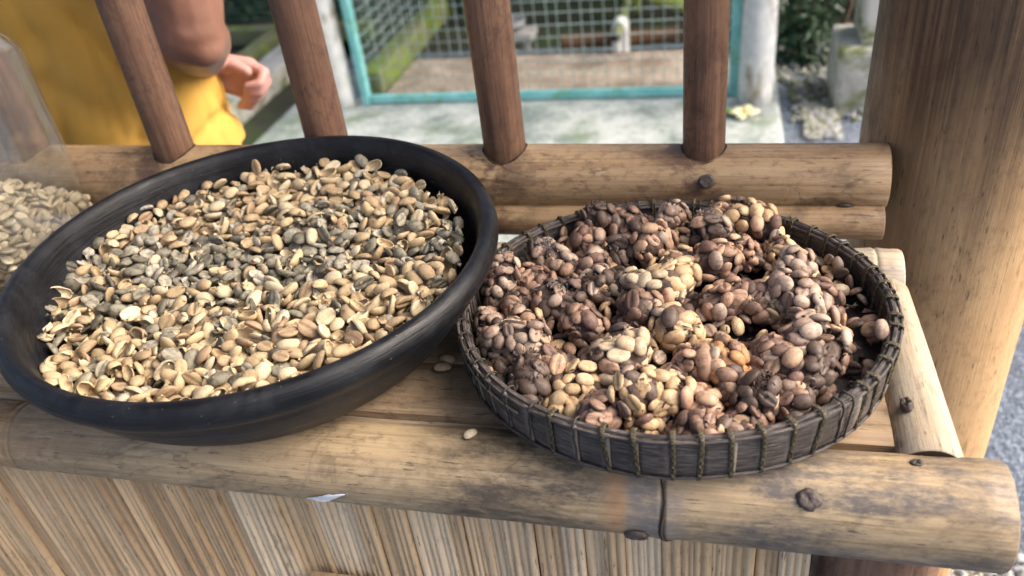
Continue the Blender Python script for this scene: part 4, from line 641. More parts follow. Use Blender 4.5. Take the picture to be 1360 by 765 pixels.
929,442,396,96,22,-4,108, -664,393,397,-7,1,-96,109, 85,2182,400,-44,-53,68,113, 1209,1458,393,-15,37,-90,110, 1209,1550,379,76,-62,-6,88, -237,2023,406,78,-19,7,109, 
218,1799,444,80,-57,15,98, -770,398,394,-1,-14,20,117, -763,487,387,37,90,16,85, -462,289,400,50,45,39,86, 679,2172,386,-35,-81,34,105, 1111,1833,380,80,-58,-2,100, 
475,553,462,81,-54,-18,111, 13,2117,398,-91,0,13,103, -938,979,400,-90,-9,12,112, -63,2269,379,19,-96,11,90, -470,1765,414,43,-83,-32,89, 929,358,385,-48,-86,-14,87, 
-482,1841,400,-1,5,11,89, -954,1208,393,-8,-13,97,108, -843,971,411,56,48,-62,91, -1107,1137,385,-96,20,5,112, 63,2339,382,-3,-72,-65,95, -935,1565,396,-34,62,55,96, 
-594,2132,474,-72,11,56,98, -696,1800,402,60,-32,56,90, 1162,1781,421,-65,-17,-60,90, -778,1828,389,-37,-91,11,113, 1125,1414,388,4,98,10,89, -7,2199,405,30,-60,59,112, 
-567,2131,387,31,-86,-29,114, 1068,1142,408,-97,-19,2,113, -932,586,401,-54,-41,-71,107, -168,99,402,28,86,38,108, 597,1987,405,6,20,-36,116, -240,2197,388,-39,-91,-5,109, 
-800,1938,424,-57,-55,50,96, -831,1901,375,-15,1,2,87, 41,2267,394,0,-75,-61,111, -502,2175,427,65,58,10,103, -905,895,396,-1,-14,66,105, 1175,755,398,45,-77,-28,119, 
130,116,407,-92,-3,-8,105, 669,2060,394,55,-81,-10,120, -728,329,444,76,-38,-3,104, 409,351,438,-33,-1,31,103, 971,1041,470,-52,-35,76,97, -687,469,408,-57,49,61,98, 
47,164,406,19,6,-28,86, 898,1530,420,-37,-18,-37,102, 19,1476,481,60,67,19,113, 1231,1651,377,-20,-28,88,85, -738,1953,381,-13,-2,98,100, 1353,974,386,-90,-1,-27,94, 
1125,1513,395,98,-9,7,118, -109,2320,377,33,-1,26,85, 1279,1537,397,73,-12,-63,112, -159,1967,415,5,-18,-82,116, -659,550,411,-4,99,-8,112, 1164,1715,382,-7,-98,-4,106, 
1180,656,398,-82,7,-18,115, -494,2086,396,-25,88,-11,115, -760,956,416,-3,-18,0,95, -854,1606,385,6,8,98,86, 1344,1053,389,-13,89,41,118, 318,58,392,-18,96,16,98, 
164,2219,385,88,13,-8,87, -14,2328,387,-68,-18,69,92, -429,1828,460,59,-9,-32,117, 578,561,456,43,-1,-22,108, 1257,1054,415,-25,21,93,87, 136,1878,442,-14,42,55,109, 
-136,216,416,14,11,-93,107, -223,243,410,-8,-18,89,91, 130,1796,451,-48,-6,-17,104, -851,1535,389,6,8,98,91, 1300,1455,383,-23,-28,-15,93, -304,2091,389,-14,1,-59,97, 
131,2293,380,12,14,82,92, -185,2275,386,-91,36,-10,119, 713,1968,391,-7,12,-25,100, 1076,999,418,-21,71,37,98, ]
CLUMP_DATA = [
-24,1236,591,87,-19,2,110,5, 653,1833,530,49,-67,6,92,7, 291,2211,798,18,-62,-32,96,7, -878,1087,513,35,53,-4,105,6, -552,440,503,-26,-62,53,93,0, 15,297,535,79,-49,15,104,6, 
986,773,599,-51,-17,52,111,7, 196,1637,545,-12,-6,20,91,7, -450,2136,697,-97,-12,10,96,4, -216,1810,516,-42,13,-66,101,6, -426,1656,520,-13,-13,78,112,4, 
-794,830,515,-71,-53,-42,104,1, -895,460,447,-5,-70,-68,88,4, -366,184,508,17,0,-79,107,5, 365,179,521,3,-28,-32,109,6, 540,447,594,69,-62,-29,100,5, 883,284,497,-3,-15,78,93,0, 
1075,1511,595,-71,27,63,111,3, 966,1809,483,-60,37,-23,93,5, -197,2145,546,9,-3,95,108,7, -507,1974,541,-45,24,-71,102,1, -859,1386,498,-20,-17,87,110,3, 
-1061,1279,595,9,-47,41,85,5, -1071,935,482,-61,-68,39,87,2, -835,602,628,-91,7,-15,101,5, -645,213,589,7,-49,55,111,0, -159,15,579,18,40,41,90,5, 68,2,475,26,63,61,93,4, 
337,-63,525,50,-37,8,93,2, 623,66,477,77,47,14,103,2, 1150,551,556,-57,-36,32,103,5, 1262,881,468,-6,-5,-58,94,1, 1236,1272,507,63,-61,-36,106,3, 1096,1075,674,-92,32,13,108,2, 
856,1270,542,34,-54,-50,101,5, 112,2225,581,49,59,15,94,7, 178,2009,496,-21,-27,-47,89,6, 410,2079,567,-54,17,-63,115,5, -744,1665,512,60,-22,-31,105,5, 
34,87,715,22,47,-20,100,3, 15,1808,627,45,50,8,100,7, ]
_r=random.Random(11)
CPROTO=[]
for _dims in [(.0165,.0115,.0095),(.0125,.0115,.010),(.0200,.0105,.0095),(.0145,.0130,.0090),(.0110,.0095,.0085),(.0240,.0120,.0105),(.0135,.0100,.0095),(.0175,.0135,.0100)]:
    A,B,C=_dims
    P=[]
    for _t in range(900):
        z=_r.uniform(-1,1);a=_r.uniform(0,6.2832);rr=math.sqrt(1-z*z)
        p=(A*rr*math.cos(a),B*rr*math.sin(a),C*z)
        n=Vector((p[0]/A**2,p[1]/B**2,p[2]/C**2)).normalized()
        if all((Vector(p)-q).length>.0057 for q,_,_,_,_ in P):
            P.append((Vector(p),n,_r.uniform(0,6.2832),_r.uniform(.82,1.18),_r.random()))
    CPROTO.append((_dims,P))
# x,y,proto,scale  (basket centre .0111,.1083)
# ------------------------------------------------------------------ bamboo materials
TAN, TAN2, STAIN = (.44, .335, .20, 1), (.31, .215, .12, 1), (.045, .032, .025, 1)
PALE, PALE2, GREY = (.46, .385, .28, 1), (.33, .255, .17, 1), (.13, .115, .10, 1)

def rail_marks(n, col):
    """the front rail: old node with a rust band, grey weathering on its right end, brown left end"""
    z = n.sep(n.tc.outputs['Object'])[2]
    wob = n.math('MULTIPLY_ADD', n.noise(n.coords((1, 1, 1), False), 35, 4), .05)
    wob.node.inputs[2].default_value = -.025
    zz = n.math('ADD', z, wob)
    def band(lo, a, b, hi):
        return n.math('MULTIPLY', n.ramp(n.math('DIVIDE', zz, 1.0), (lo, 0.), (a, 1.)), n.ramp(n.math('DIVIDE', zz, 1.0), (b, 1.), (hi, 0.)))
    g = n.ramp(n.noise(n.coords((1, 1, .28), False), 34, 10, .78), (.40, 0.), (.53, 1.))
    g = n.math('MULTIPLY', g, n.ramp(n.noise(n.coords((1, 1, .5), False), 210, 6, .75), (.30, .25), (.55, 1.)))
    col = n.mix(n.math('MULTIPLY', n.math('MULTIPLY', band(.775, .82, .95, .99), g), .9), col, (.085, .078, .08, 1))
    col = n.mix(n.math('MULTIPLY', band(.60, .66, .72, .745), n.math('MULTIPLY', g, .85)), col, (.06, .048, .042, 1))
    zz = n.math('ADD', z, n.math('MULTIPLY', wob, .22))
    col = n.mix(n.math('MULTIPLY', band(.730, .738, .742, .747), .34), col, (.40, .15, .04, 1))
    col = n.mix(n.math('MULTIPLY', band(.742, .747, .768, .782), n.math('MULTIPLY', g, .9)), col, (.17, .155, .15, 1))
    col = n.mix(n.math('MULTIPLY', n.ramp(zz, (.20, 1.), (.48, 0.)), n.ramp(n.noise(n.coords((1, 1, .5), False), 60, 8, .75), (.36, .25), (.58, .95))), col, (.085, .05, .03, 1))
    return col

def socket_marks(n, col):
    """purple-brown stains and painted-in saddle shadow on the back rail round each baluster"""
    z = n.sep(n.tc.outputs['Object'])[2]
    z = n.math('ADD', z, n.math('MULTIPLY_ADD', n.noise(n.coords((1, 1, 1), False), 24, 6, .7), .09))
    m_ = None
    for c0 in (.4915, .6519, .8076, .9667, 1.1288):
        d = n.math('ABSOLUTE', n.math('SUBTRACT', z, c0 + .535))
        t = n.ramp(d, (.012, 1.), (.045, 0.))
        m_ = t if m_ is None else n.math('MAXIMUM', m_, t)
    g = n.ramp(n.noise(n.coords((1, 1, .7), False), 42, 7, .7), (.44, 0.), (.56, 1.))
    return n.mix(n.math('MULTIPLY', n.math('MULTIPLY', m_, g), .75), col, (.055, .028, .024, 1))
def post_marks(n, col):
    """the upper part of the post is dark brown in fibre streaks, the lower part stays golden"""
    z = n.sep(n.tc.outputs['Object'])[2]
    z = n.math('ADD', z, n.math('MULTIPLY', n.noise(n.coords((1, 1, .05), False), 42, 5, .7), .30))
    k = n.ramp(n.math('SUBTRACT', z, .15), (.72, 0.), (.90, 1.))
    f = n.ramp(n.noise(n.coords((1, 1, .012), False), 330, 3, .6), (.34, .95), (.62, .70))
    return n.mix(n.math('MULTIPLY', k, f), col, (.042, .025, .018, 1))
M_RAIL = bamboo("bamboo_front_rail", TAN, TAN2, STAIN, .55, .72, rough=.42, crack=.35, extra=rail_marks)
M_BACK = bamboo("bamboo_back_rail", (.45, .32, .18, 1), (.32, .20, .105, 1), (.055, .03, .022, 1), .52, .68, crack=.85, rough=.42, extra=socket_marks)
M_SPIN = bamboo("bamboo_baluster", (.245, .138, .083, 1), (.13, .066, .043, 1), (.035, .02, .017, 1), .50, .70, crack=.55, rough=.46)
M_POST = bamboo("bamboo_post", (.56, .365, .185, 1), (.45, .27, .125, 1), (.11, .06, .035, 1), .54, .76, crack=.05, rough=.5, fibre=.45, blotch=26, grunge=.30, streak=.12, extra=post_marks)
M_PALE = bamboo("bamboo_pale", PALE, PALE2, (.09, .06, .045, 1), .58, .74, grey=(.33, .32, .31, 1), grey_lo=.48, grey_hi=.66, crack=.3, rough=.55)
M_SLAT = bamboo("bamboo_slat", (.36, .265, .165, 1), (.25, .165, .095, 1), (.06, .032, .02, 1), .54, .70, crack=.3, rough=.5)
M_DARK = flat("pith_and_joint_shade", (.05, .032, .02, 1), .8)
M_NAIL = flat("rusty_nail", (.06, .042, .035, 1), .55, sc_=600, spec=.5, bump=.5, dist=.0006)
M_WOODPEG = flat("dark_knot", (.105, .08, .07, 1), .6, sc_=420, bump=.8, dist=.001)

_pr = random.Random(21)
def pole(name, p0, p1, r0, r1, m, parent=None, nodes=(), seg=40, step=.02, wall=.2, rough=.012, hollow=(True, True), deep=.02, sink=None):
    p0, p1 = Vector(p0), Vector(p1)
    L = (p1 - p0).length
    ts = [0]
    t = 0
    while t + step < L - step * .4:
        t += step; ts.append(t)
    ts.append(L)
    for nd in nodes:
        ts += [nd + d for d in (-.006, -.0035, -.0018, -.0008, 0, .0008, .002, .0045, .009) if 0 < nd + d < L]
    ts += [.0012, L - .0012]
    ts = sorted(set(ts))
    ox, oy, oz = _pr.uniform(0, 99), _pr.uniform(0, 99), _pr.uniform(0, 99)
    vs, fs = [], []
    def prof(t):
        r = r0 + (r1 - r0) * t / L
        k = 1
        for nd in nodes:
            d = t - nd
            k += .035 * math.exp(-(d / .006) ** 2) - .055 * math.exp(-(d / .0011) ** 2)
        if t < .001 or t > L - .001: k -= .035
        return r * k
    for t in ts:
        for j in range(seg):
            a = 2 * PI * j / seg
            c, s = math.cos(a), math.sin(a)
            q = 1 + rough * 2 * noise.noise((c * 1.3 + ox, s * 1.3 + oy, t * 9 + oz)) + rough * .6 * noise.noise((c * 4 + ox, s * 4 + oy, t * 25 + oz))
            vs.append((prof(t) * q * c, prof(t) * q * s, t))
    R = len(ts)
    for i in range(R - 1):
        for j in range(seg):
            fs.append((i * seg + j, i * seg + (j + 1) % seg, (i + 1) * seg + (j + 1) % seg, (i + 1) * seg + j))
    nb = len(fs)
    for end, base, sgn in ((hollow[0], 0, 1), (hollow[1], (R - 1) * seg, -1)):
        rows = [base]
        z0 = vs[base][2]
        specs = [(1 - wall, 0), (1 - wall * 1.15, deep), (0.01, deep)] if end else [(0.5, -.001), (.01, -.001)]
        for k, dz in specs:
            b = len(vs)
            for j in range(seg):
                x, y, _ = vs[base + j]
                vs.append((x * k, y * k, z0 + sgn * dz))
            rows.append(b)
        for a, b in zip(rows[:-1], rows[1:]):
            for j in range(seg):
                q = (a + j, b + j, b + (j + 1) % seg, a + (j + 1) % seg)
                fs.append(q if sgn > 0 else q[::-1])
    me = mesh(vs, fs)
    me.materials.append(m); me.materials.append(M_DARK)
    ne = len(fs) - nb
    mi = [0] * nb + [1] * ne
    me.polygons.foreach_set('material_index', mi)
    sm = [True] * nb + [False] * ne
    me.polygons.foreach_set('use_smooth', sm)
    me.polygons.foreach_set('use_smooth', sm)
    return link(name, me, None, parent, frame(p0, p1))

# ------------------------------------------------------------------ ground and far setting (structure first)
G = -.75
def asphalt():
    n = N("asphalt")
    c = n.coords((1, 1, 1), False)
    f = n.noise(c, 150, 4, .75)
    v = n.vor(c, 140)
    big = n.noise(c, 2.2, 5, .6)
    col = n.ramp(f, (.33, (.03, .04, .055, 1)), (.50, (.10, .13, .175, 1)), (.64, (.34, .39, .46, 1)))
    col = n.mix(n.math('MULTIPLY', n.ramp(big, (.45, 0.), (.62, 1.)), .4), col, (.05, .055, .06, 1))
    n.bump(n.math('ADD', f, v), .8, .006)
    return n.done(col, .8)
mb = MB()
mb.add([(-60, -60, G), (60, -60, G), (60, 60, G), (-60, 60, G)], [(0, 1, 2, 3)])
tag(link("ground", mb.mesh(), asphalt()), "grey asphalt ground around the bench and the cage", kind="structure")

def concrete(name, c1, c2, moss=None, moss_lo=.5, moss_hi=.62, sc_=7, rough=.75, mz=1.6):
    n = N(name)
    c = n.coords((1, 1, 1), False)
    a = n.noise(c, sc_, 6, .65, .3)
    b = n.noise(c, sc_ * 9, 4, .7)
    col = n.mix(n.ramp(n.math('ADD', n.math('MULTIPLY', a, .7), n.math('MULTIPLY', b, .3)), (.42, 0.), (.58, 1.)), c1, c2)
    if moss:
        g = n.noise(n.coords((1, 1, mz), False), sc_ * .8, 6, .7)
        col = n.mix(n.ramp(g, (moss_lo, 0.), (moss_hi, 1.)), col, moss)
    n.bump(b, .4, .004)
    return n.done(col, rough)

M_SLAB = concrete("slab_concrete", (.17, .215, .20, 1), (.50, .535, .51, 1), (.16, .22, .12, 1), .52, .70, 6)
SL = .03
mb = MB()
mb.box(-1.50, .235, 1.2, 2.70, G - .05, G + SL)
slab = link("pavement", bevel_mesh(mb.mesh(), .012), M_SLAB)
tag(slab, "pale weathered concrete slab in front of the wire cage", kind="structure")
# ------------------------------------------------------------------ an unseen roof, added to shade the bench from above
n = N("thatch")
f = n.noise(n.coords((1, .06, 1), False), 60, 4, .7)
col = n.ramp(f, (.35, (.07, .045, .025, 1)), (.65, (.20, .14, .08, 1)))
n.bump(f, .8, .01)
mb = MB()
mb.add([(-2.6, -.85, 1.72), (.50, -.85, 1.72), (.50, .80, 1.72), (-2.6, .80, 1.72), (-2.6, -.85, 1.78), (.50, -.85, 1.78), (.50, .80, 1.78), (-2.6, .80, 1.78), (-2.2, 0, 2.35), (.1, 0, 2.35)],
       [(3, 2, 1, 0), (0, 1, 5, 4), (1, 2, 6, 5), (2, 3, 7, 6), (3, 0, 4, 7), (4, 5, 9, 8), (6, 7, 8, 9), (5, 6, 9), (7, 4, 8)])
tag(link("shade_roof", mb.mesh(), n.done(col, .9)), "unseen thatched roof added over the bench to shade it", kind="structure")
# ------------------------------------------------------------------ the bamboo bench
bench = tag(empty("bamboo_bench", (0, 0, G)), "bamboo bench with a railing back and ribbed split bamboo skirt under the trays", "bench")
front = pole("front_rail", (-.75, 0, 0), (.19, 0, 0), .0275 - .0102 * .75, .0275 + .0102 * .19, M_RAIL, bench, nodes=(.765, .33), seg=56, step=.012)
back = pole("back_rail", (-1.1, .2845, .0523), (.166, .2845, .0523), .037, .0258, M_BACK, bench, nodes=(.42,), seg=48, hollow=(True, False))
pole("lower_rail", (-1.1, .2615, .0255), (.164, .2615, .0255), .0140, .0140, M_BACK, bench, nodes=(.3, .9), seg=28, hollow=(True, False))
seatpole = pole("seat_pole", (-1.1, .207, .008), (.170, .207, .008), .0235, .0235, M_PALE, bench, nodes=(1.252, .7), seg=40)
side = pole("side_rail", (.1565, .0165, .0095), (.1585, .186, .0095), .0195, .0150, M_PALE, bench, nodes=(), seg=40, deep=.03)
for x, r in ((-.6085, .0185), (-.4481, .0183), (-.2924, .0184), (-.1333, .0177), (.0288, .0165)):
    pole("baluster", (x, .2845, .0523 + .018), (x, .2845, .66), r, r * .98, M_SPIN, bench, nodes=(.30,), seg=32, hollow=(False, False))
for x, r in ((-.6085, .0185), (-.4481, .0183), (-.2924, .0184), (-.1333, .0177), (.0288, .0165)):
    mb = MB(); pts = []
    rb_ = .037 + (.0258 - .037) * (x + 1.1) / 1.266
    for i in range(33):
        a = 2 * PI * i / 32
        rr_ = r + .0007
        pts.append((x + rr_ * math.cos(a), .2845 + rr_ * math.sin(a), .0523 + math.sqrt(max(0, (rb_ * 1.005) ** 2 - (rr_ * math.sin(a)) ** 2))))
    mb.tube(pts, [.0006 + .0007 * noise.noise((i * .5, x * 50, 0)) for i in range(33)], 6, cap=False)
    link("socket_shade_ring", mb.mesh(True), M_DARK, back, Matrix.Identity(4))  # solid dark ring standing in for the shadow in the joint
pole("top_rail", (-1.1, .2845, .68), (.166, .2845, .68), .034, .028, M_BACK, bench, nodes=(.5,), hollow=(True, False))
pole("leg", (.142, .036, G), (.142, .036, -.0265), .039, .037, M_SPIN, bench, nodes=(.35,), hollow=(False, False))
pole("leg", (-.72, .036, G), (-.72, .036, -.018), .036, .036, M_SPIN, bench, nodes=(.35,), hollow=(False, False))
pole("lower_rail", (-.685, .06, -.055), (.11, .06, -.055), .012, .012, M_SLAT, bench, hollow=(False, False))

def slat(y0, y1, z=.02, m=None, x0=-.74, x1=.139, th=.006, seed=0):
    """a split-bamboo seat slat: slightly domed, worn edges, uneven"""
    r = random.Random(seed)
    nx, ny = 44, 7
    vs, fs = [], []
    h = y1 - y0
    for i in range(nx + 1):
        for k in range(ny):
            u = k / (ny - 1)
            x = i / nx * (x1 - x0)
            e = .0009 * noise.noise((x * 20, seed * 7 + (0 if u < .5 else 5), 0))
            vs.append((-(u - .5) * h + e, 0 * u, x)[:2] + (x,))
            vs[-1] = (-(u - .5) * h + e, .0022 * (1 - (2 * u - 1) ** 4) + .0005 * noise.noise((x * 30, u * 3, seed)), x)
    top = len(vs)
    vs += [(a, -th, c) for a, b, c in vs[:top]]
    def idx(i, k, o=0): return o + i * ny + k
    for i in range(nx):
        for k in range(ny - 1):
            fs.append((idx(i, k), idx(i, k + 1), idx(i + 1, k + 1), idx(i + 1, k)))
            fs.append((idx(i, k, top), idx(i + 1, k, top), idx(i + 1, k + 1, top), idx(i, k + 1, top)))
        for k in (0, ny - 1):
            q = (idx(i, k), idx(i + 1, k), idx(i + 1, k, top), idx(i, k, top))
            fs.append(q if k == 0 else q[::-1])
    for i in (0, nx):
        for k in range(ny - 1):
            q = (idx(i, k), idx(i, k, top), idx(i, k + 1, top), idx(i, k + 1))
            fs.append(q if i == 0 else q[::-1])
    me = mesh(vs, fs, False)
    # local X -> -world y, local Y -> world z, local Z -> world x
    mw = Matrix(((0, 0, 1, x0), (-1, 0, 0, (y0 + y1) / 2), (0, 1, 0, z), (0, 0, 0, 1)))
    return link("seat_slat", me, m or M_SLAT, bench, mw)
for i, (a, b) in enumerate(((.0265, .0745), (.0775, .1225), (.1255, .158), (.1605, .1825))):
    slat(a, b, seed=i, z=.0195 + .0006 * (i % 2))

slat(.0215, .0480, z=.0118, m=M_PALE, seed=9, th=.004)
# nails and knots that show on the poles
def nail(name, p, nrm, r, h, m, parent, crack=True):
    rr = random.Random(int(abs(p[0]) * 1e5))
    vs, fs = [], []
    n = 24
    prof = [(1.25, -.3), (1.10, .35), (1.02, .8), (.9, .98), (.72, 1), (.5, .9), (.3, 1.0), (0.02, .9)]
    for k, (a, b) in enumerate(prof):
        for j in range(n):
            q = 2 * PI * j / n
            e = 1 + .22 * noise.noise((math.cos(q) * 1.5 + p[0] * 90, math.sin(q) * 1.5, b)) + .10 * noise.noise((math.cos(q) * 5 + p[0] * 90, math.sin(q) * 5, b * 3))
            vs.append((r * a * e * math.cos(q), r * a * e * math.sin(q) * .85, h * b * (1 + .45 * noise.noise((math.cos(q) * 2 * a, math.sin(q) * 2 * a + 9 + p[0] * 50, a)) - (.15 * math.exp(-((a * math.sin(q + 1)) / .12) ** 2) if a < .95 else 0))))
    for i in range(len(prof) - 1):
        for j in range(n):
            fs.append((i * n + j, i * n + (j + 1) % n, (i + 1) * n + (j + 1) % n, (i + 1) * n + j))
    p = Vector(p)
    return link(name, mesh(vs, fs), m, parent, frame(p, p + Vector(nrm)))
nail("knot", (.0905, -.0185, .0215), (0, -.65, .75), .0056, .0024, M_WOODPEG, front)
nail("nail", (.1455, .006, .0276), (0, .22, 1), .0034, .0022, M_NAIL, front)
nail("nail", (.148, .052, .0277), (-.35, 0, .93), .0038, .0032, M_NAIL, side)
nail("knot", (.0317, .2575, .0625), (0, -.95, .3), .0055, .0010, M_WOODPEG, back)
nail("knot", (.1355, .2605, .0385), (0, -.8, -.5), .005, .0009, M_WOODPEG, back)
nail("nail", (.1345, .1895, .0235), (0, -.75, .65), .004, .001, M_DARK, seatpole)
# lengthwise split at the old node of the front rail, a branch scar below it
mb = MB()
pts = []
for i in range(12):
    a = math.radians(60 - i * 14)
    rr = .0278 * (1.028)
    pts.append((.0135 + .004 * math.sin(i * .9) * .5 + i * .0005, -rr * math.cos(a), rr * math.sin(a)))
mb.tube(pts, [.0004 + .0009 * math.sin(PI * i / 11) for i in range(12)], 6)
link("split", mb.mesh(True), M_DARK, front, Matrix.Identity(4))
nail("branch_scar", (.001, -.0262, -.0115), (0, -.9, -.4), .006, .0016, M_WOODPEG, front)

# the skirt of flattened split bamboo, strip by strip
M_STRIP = []
for i, (a, b) in enumerate((((.64, .475, .29, 1), (.46, .32, .18, 1)), ((.62, .45, .275, 1), (.44, .30, .17, 1)), ((.72, .58, .40, 1), (.55, .41, .26, 1)), ((.56, .395, .235, 1), (.39, .26, .145, 1)))):
    M_STRIP.append(bamboo("split_bamboo_%d" % i, a, b, (.075, .045, .03, 1), .60, .76, crack=.03, grunge=.22, rough=.5, fibre=.35))
skirt = link("skirt", None, None) if False else empty("skirt", (0, 0, 0))
skirt.parent = bench
def strip_mesh(wd, ribs, seed):
    r = random.Random(seed)
    edges = [0]
    for k in range(ribs): edges.append(edges[-1] + r.uniform(.55, 1.5))
    edges = [e / edges[-1] * wd for e in edges]
    prof = []
    for k in range(ribs):
        a, b = edges[k], edges[k + 1]
        d = (b - a)
        amp = min(.0034, d * .62) * r.uniform(.6, 1.1)
        for u in (.03, .14, .32, .5, .68, .86, .97):
            prof.append((a + d * u, -amp * (1 - (2 * u - 1) ** 2) ** .6))
    prof = [(0, .003)] + prof + [(wd, .003)]
    zs = [0, -.06, -.12, -.2, -.35, -.5, -.72]
    ln, fn = [], len(prof)
    vs = []
    for z in zs:
        for x, y in prof:
            vs.append((x - wd / 2 + .0012 * noise.noise((z * 6, seed, 0)), y + .0012 * noise.noise((x * 60, z * 8, seed)), z))
    fs = []
    for i in range(len(zs) - 1):
        for k in range(fn - 1):
            fs.append((i * fn + k, (i + 1) * fn + k, (i + 1) * fn + k + 1, i * fn + k + 1))
    return mesh(vs, fs)
rs = random.Random(8)
pro = []
for k in range(10):
    wd = rs.uniform(.012, .021)
    pro.append((wd, [strip_mesh(wd, max(2, round(wd / .0050)), k * 5 + q) for q in range(2)]))
x = -.69
while x < .103:
    wd, mes = rs.choice(pro)
    if x + wd > .106: break
    me = rs.choice(mes).copy() if False else rs.choice(mes)
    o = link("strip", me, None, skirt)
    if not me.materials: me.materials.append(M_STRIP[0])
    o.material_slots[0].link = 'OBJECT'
    dark = x < -.30  # browner strips at left also paint in the weaker light there
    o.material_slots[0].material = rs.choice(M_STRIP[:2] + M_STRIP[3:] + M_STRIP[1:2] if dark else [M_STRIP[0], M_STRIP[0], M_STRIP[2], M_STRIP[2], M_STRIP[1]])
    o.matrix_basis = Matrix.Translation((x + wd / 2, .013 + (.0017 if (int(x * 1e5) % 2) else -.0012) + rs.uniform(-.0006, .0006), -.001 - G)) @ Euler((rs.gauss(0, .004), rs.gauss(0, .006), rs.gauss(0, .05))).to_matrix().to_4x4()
    x += wd - rs.uniform(.0004, .0012)
mb = MB(); mb.box(-.70, .104, .0215, .0245, G + .02, -.012)
link("gap_shade_sheet", mb.mesh(), flat("backing", (.10, .065, .04, 1), .8), skirt, Matrix.Identity(4))  # dark sheet added so no light shows between the strips
# a crossing strip woven over the upright ones
mb = MB(); mb.box(-.246, -.196, .0025, .0075, -.150, -.131)
me = bevel_mesh(mb.mesh(), .0008)
link("cross_strip", me, M_STRIP[3], skirt, Matrix.Identity(4))
post = pole("bamboo_post", (.230, .336, G), (.230, .336, 1.75), .0765, .0745, M_POST, None, nodes=(.22, 1.72), seg=72, step=.03, hollow=(False, True), rough=.008)
tag(post, "thick upright bamboo post at the right end of the bench", "post")
# ------------------------------------------------------------------ the black clay bowl
def lathe(prof, seg=96, wob=0, seed=0):
    vs, fs = [], []
    for i, (r, z) in enumerate(prof):
        for k in range(seg):
            a = 2 * PI * k / seg
            e = 1 + wob * noise.noise((math.cos(a) * 1.2 + seed, math.sin(a) * 1.2, z * 12))
            vs.append((r * e * math.cos(a), r * e * math.sin(a), z + wob * .1 * noise.noise((math.cos(a) * 1.5, math.sin(a) * 1.5 + seed, 4))))
    for i in range(len(prof) - 1):
        for k in range(seg):
            fs.append((i * seg + k, i * seg + (k + 1) % seg, (i + 1) * seg + (k + 1) % seg, (i + 1) * seg + k))
    return vs, fs

def smooth_prof(P, k=4):
    out = []
    n = len(P)
    for i in range(n - 1):
        p0, p1, p2, p3 = P[max(i - 1, 0)], P[i], P[i + 1], P[min(i + 2, n - 1)]
        for q in range(k):
            t = q / k
            out.append(tuple(.5 * (2 * p1[c] + (p2[c] - p0[c]) * t + (2 * p0[c] - 5 * p1[c] + 4 * p2[c] - p3[c]) * t * t + (3 * p1[c] - p0[c] - 3 * p2[c] + p3[c]) * t ** 3) for c in (0, 1)))
    return out + [P[-1]]

n = N("burnished_black_clay")
c = n.coords((1, 1, 1), False)
ang = n.coords((3, 3, 60), False)
a = n.noise(c, 16, 5, .65)
b = n.noise(ang, 9, 5, .7)
f = n.noise(c, 520, 2, .5)
dust = n.noise(c, 34, 6, .75, .5)
col = n.mix(n.ramp(a, (.38, 0.), (.62, 1.)), (.0022, .0025, .0036, 1), (.006, .007, .0098, 1))
col = n.mix(n.math('MULTIPLY', n.ramp(dust, (.48, 0.), (.74, 1.)), .17), col, (.085, .092, .105, 1))
col = n.mix(n.ramp(f, (.72, 0.), (.80, .5)), col, (.30, .28, .24, 1))
n.bump(n.math('ADD', n.math('MULTIPLY', b, .8), n.math('MULTIPLY', a, .6)), .38, .0025)
M_CLAY = n.done(col, n.ramp(n.math('ADD', n.math('MULTIPLY', a, .5), n.math('MULTIPLY', b, .5)), (.36, .27), (.62, .62)), .34)

BC = Vector((-.2742, .1084, 0))
prof = [(.0, .0285), (.095, .0285), (.113, .0290), (.1255, .0332), (.1370, .0418), (.1485, .0545), (.1580, .0675), (.1625, .0755), (.1685, .0815), (.1710, .088), (.1690, .0945), (.1640, .0970), (.1595, .0948), (.1567, .0885), (.1550, .079), (.1520, .068), (.1430, .056), (.120, .048), (.06, .0445), (0, .044)]
vs, fs = lathe(smooth_prof(prof), 112, .007, 3)
bowl = link("clay_bowl", mesh(vs, fs), M_CLAY, None)
q = Vector((0, 0, 1)).rotation_difference(Vector((.0152, -.0138, 1)).normalized())
BN = Vector((-.2669, .0982, 0))
BS = .9767
bowl.matrix_basis = Matrix.Translation(BN) @ Matrix.Translation((0, 0, .0285)) @ Matrix.Diagonal((BS, BS, 1.085, 1)) @ Matrix.Translation((0, 0, -.0285)) @ Matrix.Translation((0, 0, .09)) @ q.to_matrix().to_4x4() @ Matrix.Translation((0, 0, -.09))
tag(bowl, "large black burnished clay bowl with thick rolled rim full of pale beans", "bowl")
